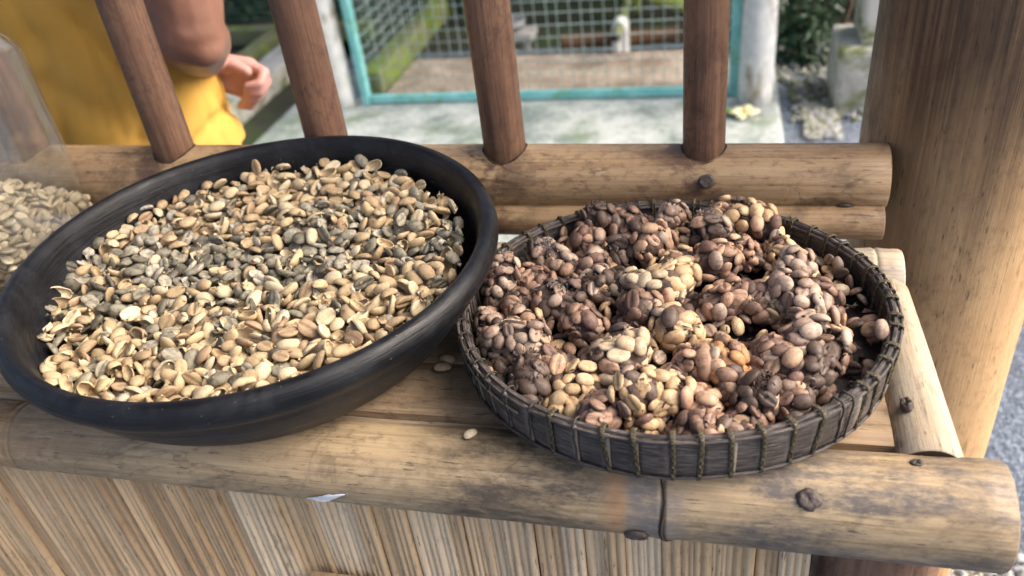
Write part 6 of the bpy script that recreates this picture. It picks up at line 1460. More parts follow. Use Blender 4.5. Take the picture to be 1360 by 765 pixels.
# ------------------------------------------------------------------ the glass jar of beans behind the bowl
n = N("jar_glass")
lw = n.new("ShaderNodeLayerWeight"); lw.inputs['Blend'].default_value = .5
tr = n.new("ShaderNodeBsdfTransparent"); tr.inputs[0].default_value = (.97, .975, .965, 1)
gl = n.new("ShaderNodeBsdfGlossy"); gl.inputs['Roughness'].default_value = .06; gl.inputs[0].default_value = (.95, .97, 1, 1)
df = n.new("ShaderNodeBsdfDiffuse"); df.inputs[0].default_value = (.50, .49, .45, 1)
fg = n.noise(n.coords((1, 1, .4), False), 26, 5, .7, .5)
m1 = n.new("ShaderNodeMixShader"); m2 = n.new("ShaderNodeMixShader")
n.put(m1.inputs[0], n.ramp(fg, (.35, .01), (.7, .075))); n.t.links.new(tr.outputs[0], m1.inputs[1]); n.t.links.new(df.outputs[0], m1.inputs[2])
n.put(m2.inputs[0], n.math('MULTIPLY_ADD', n.math('POWER', lw.outputs['Facing'], 2.6), .85)); m2.inputs[0].links[0].from_node.inputs[2].default_value = .035; n.t.links.new(m1.outputs[0], m2.inputs[1]); n.t.links.new(gl.outputs[0], m2.inputs[2])
n.t.links.new(m2.outputs[0], n.t.nodes["Material Output"].inputs[0])
M_GLASS = n.m
JC = Vector((-.582, .1915, .0225))
def rrect(hx, hy, r, z, n_=8):
    out = []
    for cx, cy, a0 in ((hx - r, hy - r, 0), (-hx + r, hy - r, 90), (-hx + r, -hy + r, 180), (hx - r, -hy + r, 270)):
        for k in range(n_ + 1):
            a = math.radians(a0 + 90 * k / n_)
            out.append((cx + r * math.cos(a), cy + r * math.sin(a), z))
    return out
rows_ = []
for hx, hy, r, z in ((.045, .045, .02, 0), (.056, .056, .022, .001), (.0600, .0590, .019, .006), (.0605, .0595, .017, .06), (.0605, .0595, .017, .165), (.0600, .0590, .018, .176), (.0570, .0560, .022, .187), (.050, .050, .03, .195), (.044, .044, .040, .201), (.041, .041, .0405, .206), (.041, .041, .0405, .222), (.0385, .0385, .038, .222), (.0385, .0385, .038, .205), (.047, .047, .03, .1925), (.0545, .0535, .021, .185), (.0575, .0565, .016, .174), (.0580, .0570, .015, .06), (.0580, .0570, .015, .008), (.053, .052, .02, .004), (.04, .04, .02, .0035)):
    rows_.append(rrect(hx, hy, r, z))
nn = len(rows_[0])
vs = [v for r_ in rows_ for v in r_]
fs = [(i * nn + j, i * nn + (j + 1) % nn, (i + 1) * nn + (j + 1) % nn, (i + 1) * nn + j) for i in range(len(rows_) - 1) for j in range(nn)]
fs += [tuple(range(nn))[::-1], tuple((len(rows_) - 1) * nn + j for j in range(nn))]
jar = link("glass_jar", mesh(vs, fs), M_GLASS)
jar.location = JC
tag(jar, "square glass jar partly filled with pale beans behind the clay bowl", "jar")
jl = unpack(JAR_DATA, 7)
rest = []
JM = [bean_mat("jar_bean_%d" % i, c_, d_) for i, (c_, d_) in enumerate((((.54, .45, .31, 1), (.36, .28, .18, 1)), ((.62, .53, .38, 1), (.42, .34, .22, 1)), ((.48, .39, .26, 1), (.30, .23, .15, 1))))]
for i, row in enumerate(jl):
    p, q, s = mats_from(row)
    p.x -= .0005
    mi = rc.choice((0, 1, 1, 0, 2)); me = rc.choice(P_BEAN)
    if i < JAR_SINGLE:
        tag(put_bean("coffee_bean", me, JM[mi], p, q, s), "smooth pale coffee bean inside the square glass jar", "coffee bean", "beans in the glass jar")
    else: rest.append((me, mi, p, q, s))
pile("jar_beans", rest, JM, "pale coffee beans filling the square glass jar")
# the beans stand round a filled middle of the jar
mb = MB(); mb.box(-.630, -.548, .150, .226, .0275, .058)
tag(link("packed_beans", mb.mesh(), JM[2]), "packed beans in the middle of the glass jar", kind="stuff")
# ------------------------------------------------------------------ behind the bench: cage, posts, plants
M_TURQ = concrete("turquoise_paint", (.16, .50, .50, 1), (.30, .66, .66, 1), (.14, .30, .08, 1), .56, .70, 12, .5)
M_WIRE = flat("painted_wire", (.60, .76, .73, 1), .45, sc_=40)
M_WPOST = concrete("flaking_white_paint", (.68, .69, .68, 1), (.52, .55, .55, 1), (.20, .17, .11, 1), .50, .66, 17, .7, .45)
M_MOSSBEAM = concrete("mossy_wood", (.12, .14, .07, 1), (.20, .20, .12, 1), (.17, .26, .03, 1), .46, .58, 9, .85)
M_PILLAR = concrete("mossy_concrete", (.33, .33, .30, 1), (.55, .54, .50, 1), (.14, .17, .05, 1), .50, .62, 9, .85)
M_GBAM = concrete("green_bamboo", (.26, .34, .06, 1), (.40, .44, .10, 1), None, sc_=8, rough=.4)
M_FLOOR = concrete("cage_floor", (.27, .215, .165, 1), (.47, .40, .33, 1), (.13, .085, .055, 1), .54, .68, 7, .9)
M_SOIL = concrete("dark_soil", (.025, .030, .016, 1), (.05, .05, .03, 1), (.035, .06, .012, 1), .5, .62, 8, .95)
CY = 2.34
cage = tag(empty("wire_cage", (-.55, CY, G)), "wire mesh animal cage with turquoise frame behind the railing", "cage")
def beam(name, x0, x1, y0, y1, z0, z1, m, parent, bev=.004):
    mb = MB(); mb.box(x0, x1, y0, y1, z0, z1)
    return link(name, bevel_mesh(mb.mesh(), bev), m, parent, Matrix.Identity(4))
beam("bottom_bar", -1.175, .075, CY - .011, CY + .011, G + SL + .004, G + SL + .033, M_TURQ, cage)
beam("upright", -1.209, -1.181, CY - .018, CY + .018, G + SL, G + 1.5, M_TURQ, cage)
beam("upright", .077, .108, CY - .018, CY + .018, G + SL, G + 1.5, M_TURQ, cage)
beam("top_bar", -1.175, .075, CY - .016, CY + .016, G + 1.46, G + 1.498, M_TURQ, cage)
beam("side_beam", -1.24, -1.15, CY + .05, 3.35, G + SL, G + SL + .10, M_MOSSBEAM, cage, .02)
beam("back_beam", -1.145, .13, 3.30, 3.37, G + SL + .12, G + SL + .20, M_MOSSBEAM, cage, .02)
def wire(x0, y0, z0, x1, y1, z1, r, parent, me={}):
    L = round((Vector((x1, y1, z1)) - Vector((x0, y0, z0))).length, 3)
    if (L, r) not in me:
        mb = MB(); mb.tube([(0, 0, 0), (0, 0, L / 2), (0, 0, L)], r, 5)
        me[(L, r)] = mb.mesh(True)
    return link("wire", me[(L, r)], M_WIRE, parent, frame((x0, y0, z0), (x1, y1, z1)))
rg = random.Random(4)
x = -1.13
while x < .07:
    wire(x + rg.gauss(0, .002), CY + .02, G + SL + .02, x + rg.gauss(0, .003), CY + .02, G + 1.48, .0014, cage); x += .0385
z = G + SL + .085
while z < G + 1.45:
    wire(-1.19, CY + .0245, z + rg.gauss(0, .002), .09, CY + .0245, z + rg.gauss(0, .003), .0014, cage); z += .0405
# side mesh of the cage, going back from the left corner
y = CY + .07
while y < 3.3:
    wire(-1.20, y, G + SL + .09, -1.20, y, G + 1.48, .0019, cage); y += .0425
z = G + SL + .14
while z < G + 1.4:
    wire(-1.204, CY + .03, z, -1.204, 3.33, z, .0019, cage); z += .0425
o = beam("cage_floor", -1.14, .07, CY + .03, 2.74, G + SL + .004, G + SL + .018, M_FLOOR, cage, .003)
roofp = beam("shade_panel", -1.30, .35, CY - .12, 3.6, G + 1.52, G + 1.545, M_TURQ, cage)  # unseen panel added over the cage to darken its inside

def round_post(name, x, y, z0, z1, r, m, label, cat, lean=0):
    o = pole(name, (x, y, z0), (x + lean, y, z1), r, r * .97, m, None, nodes=(), seg=24, step=.06, hollow=(False, False), rough=.04)
    o.data.materials[1] = m
    return tag(o, label, cat)
round_post("white_post", -1.29, 2.335, G + SL - .01, G + 1.62, .046, M_WPOST, "flaking white post at the left corner of the wire cage", "post")
round_post("white_post", .160, 2.275, G + SL - .01, G + 1.62, .052, M_WPOST, "flaking white post at the right end of the wire cage", "post")
pil = tag(empty("concrete_pillar", (.53, 2.36, G)), "mossy concrete pillar on a wider block right of the white post", "pillar")
beam("pillar_block", .395, .66, 2.24, 2.50, G - .02, G + .20, M_PILLAR, pil, .018)
beam("shaft", .455, .66, 2.275, 2.465, G + .198, G + 1.9, M_PILLAR, pil, .014)

# inside the cage
log = pole("fallen_log", (-.55, 2.80, G + SL + .040), (-.10, 2.83, G + SL + .045), .032, .028, bamboo("rotten_log", (.20, .11, .06, 1), (.12, .07, .04, 1), (.03, .02, .015, 1), rough=.8), None, seg=20, hollow=(False, False), rough=.06)
tag(log, "brown rotten log lying across the back of the cage floor", "log")
g1 = pole("green_bamboo_pole", (-.42, 2.98, G + .26), (.05, 2.86, G + .12), .026, .024, M_GBAM, None, nodes=(.25, .5), seg=18, hollow=(False, False))
tag(g1, "yellow green bamboo pole slanting down inside the cage on the right", "pole")
g2 = pole("green_bamboo_pole", (-.30, 3.22, G + SL + .02), (-.28, 3.22, G + 1.5), .018, .016, M_GBAM, None, nodes=(.3, .7), seg=16, hollow=(False, False))
tag(g2, "thin upright green bamboo pole at the back of the cage", "pole")
g3 = pole("green_bamboo_pole", (-.98, 3.05, G + SL + .02), (-.98, 3.05, G + 1.5), .022, .02, M_GBAM, None, nodes=(.3, .7), seg=16, hollow=(False, False))
tag(g3, "upright mossy bamboo pole in the left half of the cage", "pole")
pk = tag(empty("perch", (-.79, 2.84, G + SL)), "grey plank perch with two short legs inside the cage behind the third baluster", "perch")
mp = concrete("grey_plank", (.28, .27, .26, 1), (.42, .41, .40, 1), sc_=12)
beam("plank", -.92, -.66, 2.78, 2.90, G + SL + .055, G + SL + .085, mp, pk, .006)
for xx in (-.88, -.70): beam("leg", xx - .015, xx + .015, 2.82, 2.85, G + SL + .0, G + SL + .054, mp, pk)
vs, fs = lathe([(0, .0), (.035, 0), (.05, .012), (.058, .045), (.054, .045), (.046, .014), (0, .006)], 24)
o = link("feed_bowl", mesh(vs, fs), flat("grey_metal", (.30, .30, .32, 1), .4, sc_=30))
o.location = (-.75, 2.84, G + SL + .0855)
tag(o, "small grey feeding bowl on the plank inside the cage", "bowl")
# a white cloth hung over a rung
vs, fs = [], []
M_CLOTH = flat("white_cloth", (.80, .80, .80, 1), .85, sc_=30, dark=.8)
for i in range(17):
    t = i / 16
    for k in range(7):
        u = k / 6 - .5
        a = PI * (.05 + .9 * t)
        if t < .3: px, pz = -.030, -.10 * (1 - t / .3) + 0
        elif t > .62: px, pz = .030, -.115 * (t - .62) / .38
        else:
            b = PI * (1 - (t - .3) / .32); px, pz = .030 * math.cos(b), .026 * math.sin(b)
        vs.append((px + .004 * noise.noise((t * 6, u * 5, 1)), u * .07 + .006 * noise.noise((t * 5, u * 3, 4)), pz))
for i in range(16):
    for k in range(6): fs.append((i * 7 + k, i * 7 + k + 1, (i + 1) * 7 + k + 1, (i + 1) * 7 + k))
me = mesh(vs, fs)
bm_ = bmesh.new(); bm_.from_mesh(me); bmesh.ops.solidify(bm_, geom=bm_.faces[:], thickness=-.034); me = bm_mesh(bm_, True)
cl = link("white_cloth", me, M_CLOTH); cl.location = (-.316, 2.76, G + SL + .110)
tag(cl, "white cloth hanging folded over a rung inside the cage", "cloth")
rung = pole("cage_rung", (-.316, 2.60, G + SL + .117), (-.316, 3.28, G + SL + .117), .016, .016, M_MOSSBEAM, None, seg=14, hollow=(False, False))
tag(rung, "round wooden rung running back inside the cage under the white cloth", "rung")

# left of the cage: kerb, dark channel, a finer fence behind
tag(beam("kerb", -1.80, -1.665, 1.0, 3.1, G - .02, G + .085, M_PILLAR, None, .012), "mossy concrete kerb along the channel left of the cage", kind="structure")
o = beam("channel", -1.66, -1.505, 1.0, 3.3, G - .02, G + .004, M_SOIL, None, .001)
tag(o, "dark mossy drain between the kerb and the slab", kind="structure")
mb = MB(); mb.add([(-6, 2.96, G + .004), (6, 2.96, G + .004), (6, 9, G + .004), (-6, 9, G + .004)], [(0, 1, 2, 3)])
mb.add([(-6, 1.0, G + .004), (-1.81, 1.0, G + .004), (-1.81, 2.96, G + .004), (-6, 2.96, G + .004)], [(0, 1, 2, 3)])
tag(link("soil", mb.mesh(), M_SOIL), "dark leaf-covered soil behind the cage", kind="structure")
fence = tag(empty("mesh_fence", (-2.2, 3.12, G)), "fine green wire fence with mossy bottom beam left of the cage", "fence")
beam("bottom_beam", -3.2, -1.45, 3.08, 3.15, G + .02, G + .10, M_MOSSBEAM, fence, .015)
beam("sloping_beam", -1.93, -1.86, 2.0, 3.07, G + .03, G + .10, M_MOSSBEAM, fence, .02)
M_GW = flat("green_wire", (.10, .20, .16, 1), .5)
M_WIRE_SAVE = M_WIRE; M_WIRE = M_GW
x = -3.1
while x < -1.45:
    wire(x, 3.12, G + .08, x, 3.12, G + 1.0, .0016, fence); x += .027
z = G + .13
while z < G + 1.0:
    wire(-3.15, 3.123, z, -1.44, 3.123, z, .0017, fence); z += .027
M_WIRE = M_WIRE_SAVE

# gravel by the pillar and pale pebbles under the bench end
def pebbles(name, boxes, n_, s0, s1, m, label, z=G, seed=0):
    r = random.Random(seed)
    bmx = bmesh.new(); bmesh.ops.create_icosphere(bmx, subdivisions=1, radius=1)
    base = [v.co.copy() for v in bmx.verts]; fb = [tuple(v.index for v in f.verts) for f in bmx.faces]; bmx.free()
    mb = MB()
    for _ in range(n_):
        x0, x1, y0, y1 = r.choice(boxes)
        c0 = Vector((r.uniform(x0, x1), r.uniform(y0, y1), z)); s = r.uniform(s0, s1)
        R = Euler((r.uniform(0, 6), r.uniform(0, 6), r.uniform(0, 6))).to_matrix()
        sx, sy, sz = s, s * r.uniform(.6, .9), s * r.uniform(.45, .7)
        mb.add([c0 + R @ Vector((v.x * sx, v.y * sy, v.z * sz)) + Vector((0, 0, sz * .7)) for v in base], fb, r.randrange(len(m)))
    o = link(name, mb.mesh(True, m))
    return tag(o, label, kind="stuff")
PEB = [flat("pebble_white", (.62, .62, .60, 1), .7), flat("pebble_grey", (.38, .39, .40, 1), .7), flat("pebble_cream", (.55, .50, .40, 1), .7), flat("pebble_dark", (.16, .16, .17, 1), .7)]
pebbles("pebbles", [(.12, 1.0, .05, .50), (.12, 1.0, .05, .50), (.12, 1.0, .48, .58)], 5200, .006, .0135, PEB, "pale pebbles on the ground below the bench end", seed=2)
MOSSG = [flat("moss_stone", (.20, .22, .10, 1), .9), flat("grit", (.42, .42, .36, 1), .9), PEB[1]]
pebbles("gravel", [(.27, .75, 2.18, 2.50), (.30, .40, 2.05, 2.3), (.24, .9, 2.5, 3.0)], 2600, .006, .016, MOSSG, "mossy gravel round the foot of the pillar", seed=3)

# offering flower on the slab
fl = tag(empty("flower", (.125, 2.165, G + SL + .001)), "fallen pale yellow flower lying on the slab near the right white post", "flower")
M_PET = flat("petal", (.78, .72, .45, 1), .6, dark=.85); M_YEL = flat("petal_yellow", (.75, .50, .04, 1), .6, dark=.8); M_LF = flat("flower_leaf", (.12, .30, .06, 1), .5)
mb = MB()
for r_ in range(5):
    u = r_ / 4; wd = .020 * math.sin(PI * (.12 + .80 * u)) ** .8
    for k in range(5):
        v = k / 4 - .5
        mb.v.append((.006 + .040 * u, v * 2 * wd, .004 + .012 * math.sin(u * 2.6) - .006 * (2 * v) ** 2 + .004))
mb.f = [(a * 5 + b, a * 5 + b + 1, a * 5 + b + 6, a * 5 + b + 5) for a in range(4) for b in range(4)]
pm = mb.mesh(True)
for k in range(6):
    o = kid("petal", pm, M_PET, fl, Matrix.Rotation(k * PI / 3 + .2, 4, 'Z') @ Matrix.Rotation(-.15 * (k % 2), 4, 'Y'))
vs, fs = lathe([(0, .018), (.008, .017), (.012, .010), (.010, .002), (0, .001)], 12)
kid("flower_centre", mesh(vs, fs), M_YEL, fl)
o = kid("flower_leaf", pm, M_LF, fl, Matrix.Translation((-.03, .012, 0)) @ Matrix.Rotation(2.7, 4, 'Z') @ Matrix.Scale(.8, 4))
o.material_slots[0].link = 'OBJECT'; o.material_slots[0].material = M_LF

# plants
def leaf_mat(name, c1, c2):
    n = N(name)
    f = n.noise(n.coords(), 5, 3, .6)
    g = n.noise(n.coords(), 90, 2, .6)
    col = n.mix(n.ramp(f, (.35, 0.), (.65, 1.)), c1, c2)
    col = n.mix(n.math('MULTIPLY', n.ramp(g, (.4, 0.), (.7, 1.)), .4), col, tuple(v * .5 for v in c1[:3]) + (1,))
    return n.done(col, .45, .5)
LEAF = [leaf_mat("leaf_dark", (.015, .045, .02, 1), (.03, .085, .03, 1)), leaf_mat("leaf_mid", (.03, .085, .03, 1), (.05, .13, .04, 1)), leaf_mat("leaf_light", (.06, .15, .035, 1), (.10, .20, .05, 1))]
M_STEM = flat("stem", (.07, .05, .03, 1), .8)
def bush(name, x, y, rx, ry, h, n_, leaf, seed, label, mats, z0=G):
    r = random.Random(seed)
    t = tag(empty(name, (x, y, z0)), label, "bush", "plants behind the cage")
    sb, lb = MB(), MB()
    tips = []
    for k in range(9):
        a = r.uniform(0, 2 * PI); q_ = r.uniform(.2, 1)
        tip = Vector((rx * q_ * math.cos(a), ry * q_ * math.sin(a), h * r.uniform(.5, 1)))
        mid = Vector((tip.x * .35, tip.y * .35, tip.z * .55))
        pts = [Vector((0, 0, 0)).lerp(mid, u) * (1 - u) + mid.lerp(tip, u) * u for u in (0, .25, .5, .75, 1)]
        sb.tube(pts, [.011, .009, .007, .005, .002], 5); tips += pts[1:]
    clum = [tips[r.randrange(len(tips))] + Vector((r.gauss(0, rx * .25), r.gauss(0, ry * .25), r.gauss(0, h * .12))) for _ in range(26)]
    for _ in range(n_):
        c0 = r.choice(clum) + Vector((r.gauss(0, rx * .16), r.gauss(0, ry * .16), r.gauss(0, h * .09)))
        c0.z = max(c0.z, .02)
        L = leaf * r.uniform(.6, 1.3); wd = L * r.uniform(.28, .42)
        R = Euler((r.uniform(-.9, .5), r.gauss(0, .5), r.uniform(0, 6.28))).to_matrix()
        P = [(0, 0, 0), (wd / 2, L * .4, -.02 * L), (0, L * .45, .06 * L), (-wd / 2, L * .4, -.02 * L), (0, L, -.16 * L)]
        lb.add([c0 + R @ Vector(p) for p in P], [(0, 1, 2), (0, 2, 3), (1, 4, 2), (2, 4, 3)], r.choices(range(len(mats)), [3, 2, 1][:len(mats)])[0])
    kid("stems", sb.mesh(True), M_STEM, t)
    f = kid("foliage", lb.mesh(False, mats), None, t)
    f['kind'] = "stuff"
    return t
lab = ("dense dark bush", "tall dark leafy bush", "low broad-leaved bush", "loose bush with paler leaves", "dark bush with narrow leaves")
plc = ("behind the far left of the green fence", "behind the fence near the person's hand", "beyond the fence next to the left white post", "behind the left part of the cage", "behind the middle of the cage", "behind the right part of the cage", "between the right white post and the pillar", "behind the concrete pillar", "in the gap right of the cage, nearer the gravel")
for k, (x, y, rx, ry, h, n_, lf, li) in enumerate(((-3.0, 3.75, .5, .35, 1.2, 1500, .11, 0), (-2.35, 3.6, .45, .3, 1.1, 1700, .10, 1), (-1.75, 3.7, .4, .3, 1.2, 1500, .10, 3), (-1.05, 3.85, .45, .3, 1.2, 1500, .11, 0), (-.4, 3.85, .45, .3, 1.2, 1500, .10, 4), (.15, 3.75, .35, .3, 1.2, 1400, .10, 1), (.36, 3.0, .20, .22, .85, 1300, .085, 4), (.85, 3.3, .35, .35, 1.3, 1400, .11, 0), (.33, 2.72, .10, .12, .26, 420, .05, 2))):
    bush("bush", x, y, rx, ry, h, n_, lf, 50 + k, lab[li] + " " + plc[k], LEAF if k in (0, 1, 2, 4) else LEAF[:1] if k in (6, 7, 8) else LEAF[:2])
# bare dry twigs in the dark gap beside the pillar
mb = MB()
rt = random.Random(6)
for k in range(7):
    p0 = Vector((.30 + rt.uniform(0, .18), 2.62 + rt.uniform(-.05, .2), G + .02)); p1 = p0 + Vector((rt.uniform(-.12, .16), rt.uniform(-.1, .1), rt.uniform(.3, .6)))
    mb.tube([p0, p0.lerp(p1, .5) + Vector((.03, 0, 0)), p1], [.008, .006, .003], 5)
tag(link("dry_twigs", mb.mesh(True), flat("dry_twig", (.16, .11, .08, 1), .8)), "bare brown twigs standing in the dark gap beside the pillar", kind="stuff")
# taller trees further back shade the cage
for k, (x, y) in enumerate(((-3.2, 5.6), (-1.2, 6.0), (.9, 5.4), (2.6, 6.2))):
    r = random.Random(90 + k)
    t = tag(empty("tree", (x, y, G)), "leafy tree standing " + ("far left behind the fence", "behind the cage", "behind the concrete pillar", "far right beyond the pillar")[k], "tree")
    sb, lb = MB(), MB()
    H = r.uniform(2.2, 2.8)
    sb.tube([(0, 0, 0), (.05, .02, H * .5), (.0, .05, H)], [.13, .10, .07], 10)
    cl_ = []
    for _ in range(9):
        a = r.uniform(0, 6.28); tip = Vector((1.3 * math.cos(a) * r.uniform(.4, 1), 1.0 * math.sin(a) * r.uniform(.4, 1), H + r.uniform(-.5, 1.2)))
        sb.tube([(0, .02, H * .75), (tip.x * .5, tip.y * .5, H * .75 + (tip.z - H * .75) * .6), tip], [.06, .04, .012], 6)
        cl_ += [tip, tip * .7 + Vector((0, 0, H * .28))]
    for _ in range(2600):
        c0 = r.choice(cl_) + Vector((r.gauss(0, .32), r.gauss(0, .3), r.gauss(0, .22))); L = r.uniform(.10, .2); wd = L * .4
        R = Euler((r.uniform(-.9, .5), r.gauss(0, .5), r.uniform(0, 6.28))).to_matrix()
        lb.add([c0 + R @ Vector(p) for p in ((0, 0, 0), (wd / 2, L * .4, 0), (0, L, -.1 * L), (-wd / 2, L * .4, 0))], [(0, 1, 2, 3)], r.randrange(3))
    kid("trunk", sb.mesh(True), M_STEM, t)
    f = kid("crown", lb.mesh(False, LEAF), None, t)
# ------------------------------------------------------------------ the person in yellow behind the railing
n = N("skin")
f = n.noise(n.coords(), 30, 4, .6)
g = n.noise(n.coords(), 7, 2, .5)
col = n.mix(n.ramp(f, (.35, 0.), (.7, 1.)), (.29, .145, .10, 1), (.20, .098, .068, 1))
# hands are pinker than arms
zz = n.sep(n.tc.outputs['Object'])
col = n.mix(n.ramp(n.math('SUBTRACT', zz[1], .0), (.59, 0.), (.64, 1.)), col, (.46, .245, .215, 1))
n.bump(f, .12, .002)
M_SKINP = n.done(col, .48, .4)
n.b.inputs['Subsurface Weight'].default_value = .12
n.b.inputs['Subsurface Radius'].default_value = (.012, .004, .002)
def limb(mb, pts, rad, n_=14):
    """a tapered rounded limb: swept tube with ball ends"""
    P, R = [], []
    pts = [Vector(p) for p in pts]
    d0 = (pts[0] - pts[1]).normalized(); d1 = (pts[-1] - pts[-2]).normalized()
    for s in (.95, .7, .35): P.append(pts[0] + d0 * rad[0] * s); R.append(rad[0] * math.sqrt(1 - s * s))
    for i in range(len(pts) - 1):
        for u in (0, .33, .67):
            P.append(pts[i].lerp(pts[i + 1], u)); R.append(rad[i] + (rad[i + 1] - rad[i]) * u)
    P.append(pts[-1]); R.append(rad[-1])
    for s in (.35, .7, .95): P.append(pts[-1] + d1 * rad[-1] * s); R.append(rad[-1] * math.sqrt(1 - s * s))
    mb.tube(P, R, n_)
def ball(mb, c, rx, ry, rz, n_=18):
    P, R = [], []
    vs, fs = [], []
    for i in range(1, 12):
        th = PI * i / 12
        for k in range(n_):
            a = 2 * PI * k / n_
            vs.append((c[0] + rx * math.sin(th) * math.cos(a), c[1] + ry * math.sin(th) * math.sin(a), c[2] + rz * math.cos(th)))
    for i in range(10):
        for k in range(n_): fs.append((i * n_ + k, (i + 1) * n_ + k, (i + 1) * n_ + (k + 1) % n_, i * n_ + (k + 1) % n_))
    fs += [tuple(range(n_)), tuple(range(10 * n_, 11 * n_))[::-1]]
    mb.add(vs, fs)
PX, PY = -.80, .60
mb = MB()
ball(mb, (PX, PY, .0), .165, .115, .14); ball(mb, (PX, PY, .18), .145, .10, .22); ball(mb, (PX, PY + .01, .34), .165, .10, .13)
limb(mb, [(PX - .17, PY, .385), (PX + .19, PY - .01, .385)], [.05, .05])
limb(mb, [(PX, PY + .01, .42), (PX + .005, PY + .03, .53)], [.052, .048])
ball(mb, (PX + .01, PY + .045, .60), .070, .090, .105); ball(mb, (PX + .01, PY + .075, .555), .055, .06, .055)
limb(mb, [(PX + .01, PY + .132, .60), (PX + .01, PY + .146, .575)], [.009, .013])
limb(mb, [(PX - .012, PY + .128, .537), (PX + .032, PY + .128, .537)], [.008, .008])
for s in (-1, 1):
    ball(mb, (PX + .01 + s * .071, PY + .04, .595), .008, .018, .03)
    limb(mb, [(PX + s * .085, PY, -.02), (PX + s * .095, PY - .01, -.36), (PX + s * .095, PY + .01, -.68)], [.085, .055, .038])
    limb(mb, [(PX + s * .095, PY + .0, -.70), (PX + s * .11, PY + .15, -.715)], [.036, .03])
# right arm, elbow towards the bench
SH, EL, WR = (-.585, .585, .385), (-.5245, .475, .132), (-.662, .672, .022)
limb(mb, [SH, (-.540, .515, .26), (-.527, .486, .17), EL], [.052, .048, .044, .037])
limb(mb, [EL, (-.560, .530, .105), (-.615, .61, .065), WR], [.038, .041, .033, .023])
ball(mb, (-.511, .470, .116), .022, .026, .022)
_h0 = len(mb.v)
# the half-closed hand: palm, four curled fingers, thumb from the side of the palm
for a, b, r0, r1 in (((-.655, .675, .026), (-.606, .680, .018), .016, .013), ((-.655, .677, .016), (-.610, .683, .004), .016, .012), ((-.655, .677, .008), (-.618, .685, -.008), .015, .012), ((-.656, .676, .000), (-.627, .684, -.020), .014, .011)):
    limb(mb, [a, b], [r0, r1], 10)
for pts in (((-.606, .680, .018), (-.580, .672, .012), (-.583, .655, .001), (-.600, .650, .002)),
            ((-.610, .683, .004), (-.582, .674, -.002), (-.587, .655, -.011), (-.604, .651, -.009)),
            ((-.618, .685, -.008), (-.592, .675, -.014), (-.597, .657, -.022), (-.612, .653, -.019)),
            ((-.627, .684, -.020), (-.606, .675, -.026), (-.610, .660, -.032), (-.623, .657, -.029))):
    limb(mb, pts, [.0088, .0080, .0070, .0060], 10)
limb(mb, [(-.650, .668, .020), (-.628, .655, .030), (-.608, .650, .030), (-.592, .648, .022)], [.015, .0115, .0095, .008], 10)
for i_ in range(_h0, len(mb.v)): mb.v[i_] = (mb.v[i_][0] + .013, mb.v[i_][1], mb.v[i_][2] + .001)
# left arm hangs in front
limb(mb, [(PX - .19, PY, .38), (PX - .235, PY + .02, .22), (PX - .23, PY + .05, .10)], [.05, .045, .038])
limb(mb, [(PX - .23, PY + .05, .10), (PX - .19, PY + .16, .03), (PX - .14, PY + .25, .0)], [.038, .035, .024])
ball(mb, (PX - .115, PY + .285, -.005), .032, .036, .018)
for k in range(4): limb(mb, [(PX - .125 + k * .014, PY + .31, -.006), (PX - .115 + k * .015, PY + .35 - .004 * abs(k - 1), -.014), (PX - .112 + k * .014, PY + .365, -.034)], [.009, .008, .007], 8)
limb(mb, [(PX - .095, PY + .27, 0), (PX - .065, PY + .295, -.004), (PX - .055, PY + .32, -.012)], [.012, .01, .008], 8)
tmp = bpy.data.objects.new("tmp", mb.mesh(True)); COL.objects.link(tmp)
md = tmp.modifiers.new("r", 'REMESH'); md.mode = 'VOXEL'; md.voxel_size = .003; md.use_smooth_shade = True
ms = tmp.modifiers.new("s", 'SMOOTH'); ms.iterations = 9; ms.factor = .5
dg = bpy.context.evaluated_depsgraph_get()
me = bpy.data.meshes.new_from_object(tmp.evaluated_get(dg))
me.materials.clear()
bpy.data.objects.remove(tmp)
me.polygons.foreach_set('use_smooth', [True] * len(me.polygons))
person = link("person", me, M_SKINP)
tag(person, "person in a yellow shirt behind the railing, elbow bent and hand half closed", "person")
# shirt
n = N("yellow_cotton")
f = n.noise(n.coords(), 700, 2, .5); g = n.noise(n.coords(), 9, 4, .6)
col = n.mix(n.ramp(g, (.35, 0.), (.65, 1.)), (.56, .32, .062, 1), (.62, .37, .085, 1))
n.bump(f, .2, .0006)
M_SHIRT = n.done(col, .85, .2)
def cloth(rings, n_=64, fold=.006, th=.002):
    vs, fs = [], []
    for i, (c, rx, ry, tilt) in enumerate(rings):
        for k in range(n_):
            a = 2 * PI * k / n_
            v = Vector((rx * math.cos(a), ry * math.sin(a), 0))
            v = tilt @ v + Vector(c)
            d = (v - Vector(c)).normalized()
            w1 = 1 - abs(noise.noise((v.x * 5 + v.z * 7, v.y * 5, v.z * 11 - v.x * 7))) * 2.6; w2 = 1 - abs(noise.noise((v.x * 9 - v.z * 5, v.y * 8, v.z * 19 + v.x * 9 + 4))) * 2.4
            u1 = noise.noise((v.x * 6 + v.z * 5, v.y * 5, v.z * 14 - v.x * 7)); u2 = noise.noise((v.x * 7 - v.z * 6 + 9, v.y * 6, v.z * 9 + v.x * 9 + 4)); u3 = noise.noise((v.x * 16 + 3, v.y * 14, v.z * 3.4))
            fo = .9 - 1.5 * math.exp(-abs(u1) * 9) - 1.1 * math.exp(-abs(u2) * 10) - .5 * math.exp(-abs(u3) * 12) + .5 * u1
            vs.append(v + d * fold * fo)
    for i in range(len(rings) - 1):
        for k in range(n_): fs.append((i * n_ + k, i * n_ + (k + 1) % n_, (i + 1) * n_ + (k + 1) % n_, (i + 1) * n_ + k))
    return vs, fs
I3 = Matrix.Identity(3)
rings = []
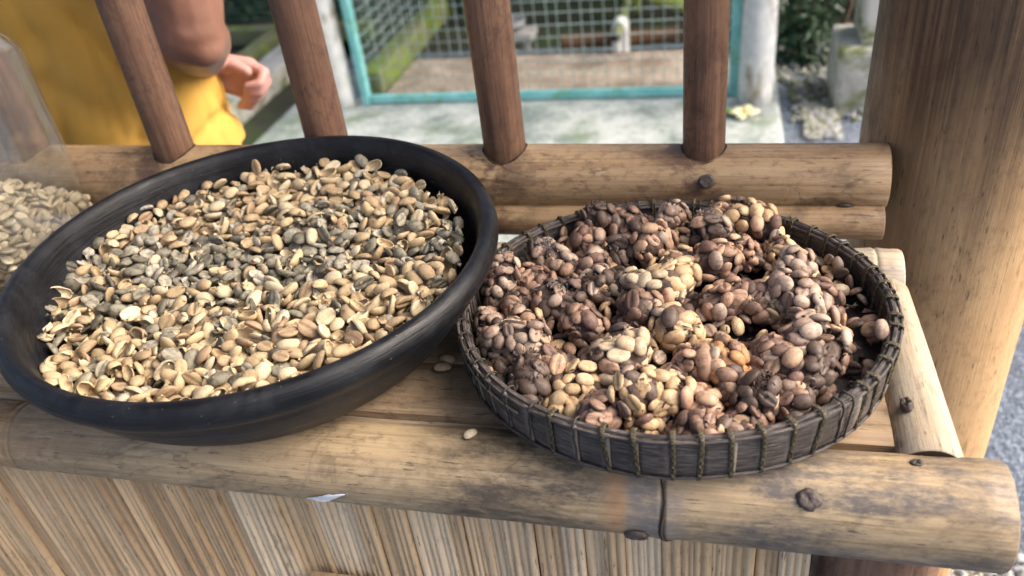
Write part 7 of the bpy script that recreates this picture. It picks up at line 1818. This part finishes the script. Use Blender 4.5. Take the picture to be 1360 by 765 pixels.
_T = ((-.075, .186, .150, 0), (-.055, .186, .150, 0), (-.03, .185, .148, 0), (.0, .184, .144, 0), (.05, .183, .138, 0), (.1, .188, .132, 0), (.16, .180, .127, 0), (.22, .175, .124, 0), (.28, .178, .122, 0), (.33, .186, .118, .005), (.37, .200, .108, .005), (.405, .192, .090, .01), (.43, .140, .078, .012), (.445, .09, .07, .015), (.455, .066, .062, .018))
_D = []
for (a_, b_) in zip(_T[:-1], _T[1:]):
    for u in (0, .25, .5, .75): _D.append(tuple(a_[j] + (b_[j] - a_[j]) * u for j in range(4)))
for z, rx, ry, cy in _D + [_T[-1]]:
    rings.append(((PX, PY + cy, z), rx, ry, I3))
MBs = MB()
MBs.add(*cloth(rings, 200, .0075))
for side in (1, -1):
    A_ = Vector((PX + side * .16, PY - .005, .375)); B_ = Vector((-.531, .497, .205)) if side > 0 else Vector((PX - .237, PY + .02, .20))
    ax = (B_ - A_).normalized(); T = ax.to_track_quat('Z', 'Y').to_matrix()
    MBs.add(*cloth([(A_.lerp(B_, u), r_, r_, T) for u, r_ in ((-.1, .05), (.0, .068), (.2, .070), (.45, .067), (.7, .066), (.9, .066), (1, .067))], 48, .004))
shirt = link("shirt", MBs.mesh(True), M_SHIRT, person)
rings = []
MBt = MB()
for s in (-1, 1):
    MBt.add(*cloth([((PX + s * .085 + s * .012 * max(0, -z) / .7, PY - .005, z), r_, r_, I3) for z, r_ in ((.0, .085), (-.1, .096), (-.25, .09), (-.4, .078), (-.55, .07), (-.66, .066))], 40, .005))
link("trousers", MBt.mesh(True), flat("dark_cotton", (.04, .045, .06, 1), .9, sc_=300), person)
mb = MB(); ball(mb, (PX + .01, PY + .030, .618), .078, .092, .104); ball(mb, (PX + .01, PY - .05, .55), .045, .04, .05)
hm = mb.mesh(True)
for v in hm.vertices:
    if v.co.y > PY + .085 and v.co.z < .655: v.co.y = PY + .085
link("hair", hm, flat("black_hair", (.012, .01, .009, 1), .5, sc_=200), person)
for s in (-1, 1):
    mb = MB(); ball(mb, (PX + .01 + s * .028, PY + .122, .607), .012, .010, .008)
    link("eye", mb.mesh(True), flat("eye_white", (.6, .58, .55, 1), .2, dark=.1, sc_=60), person)
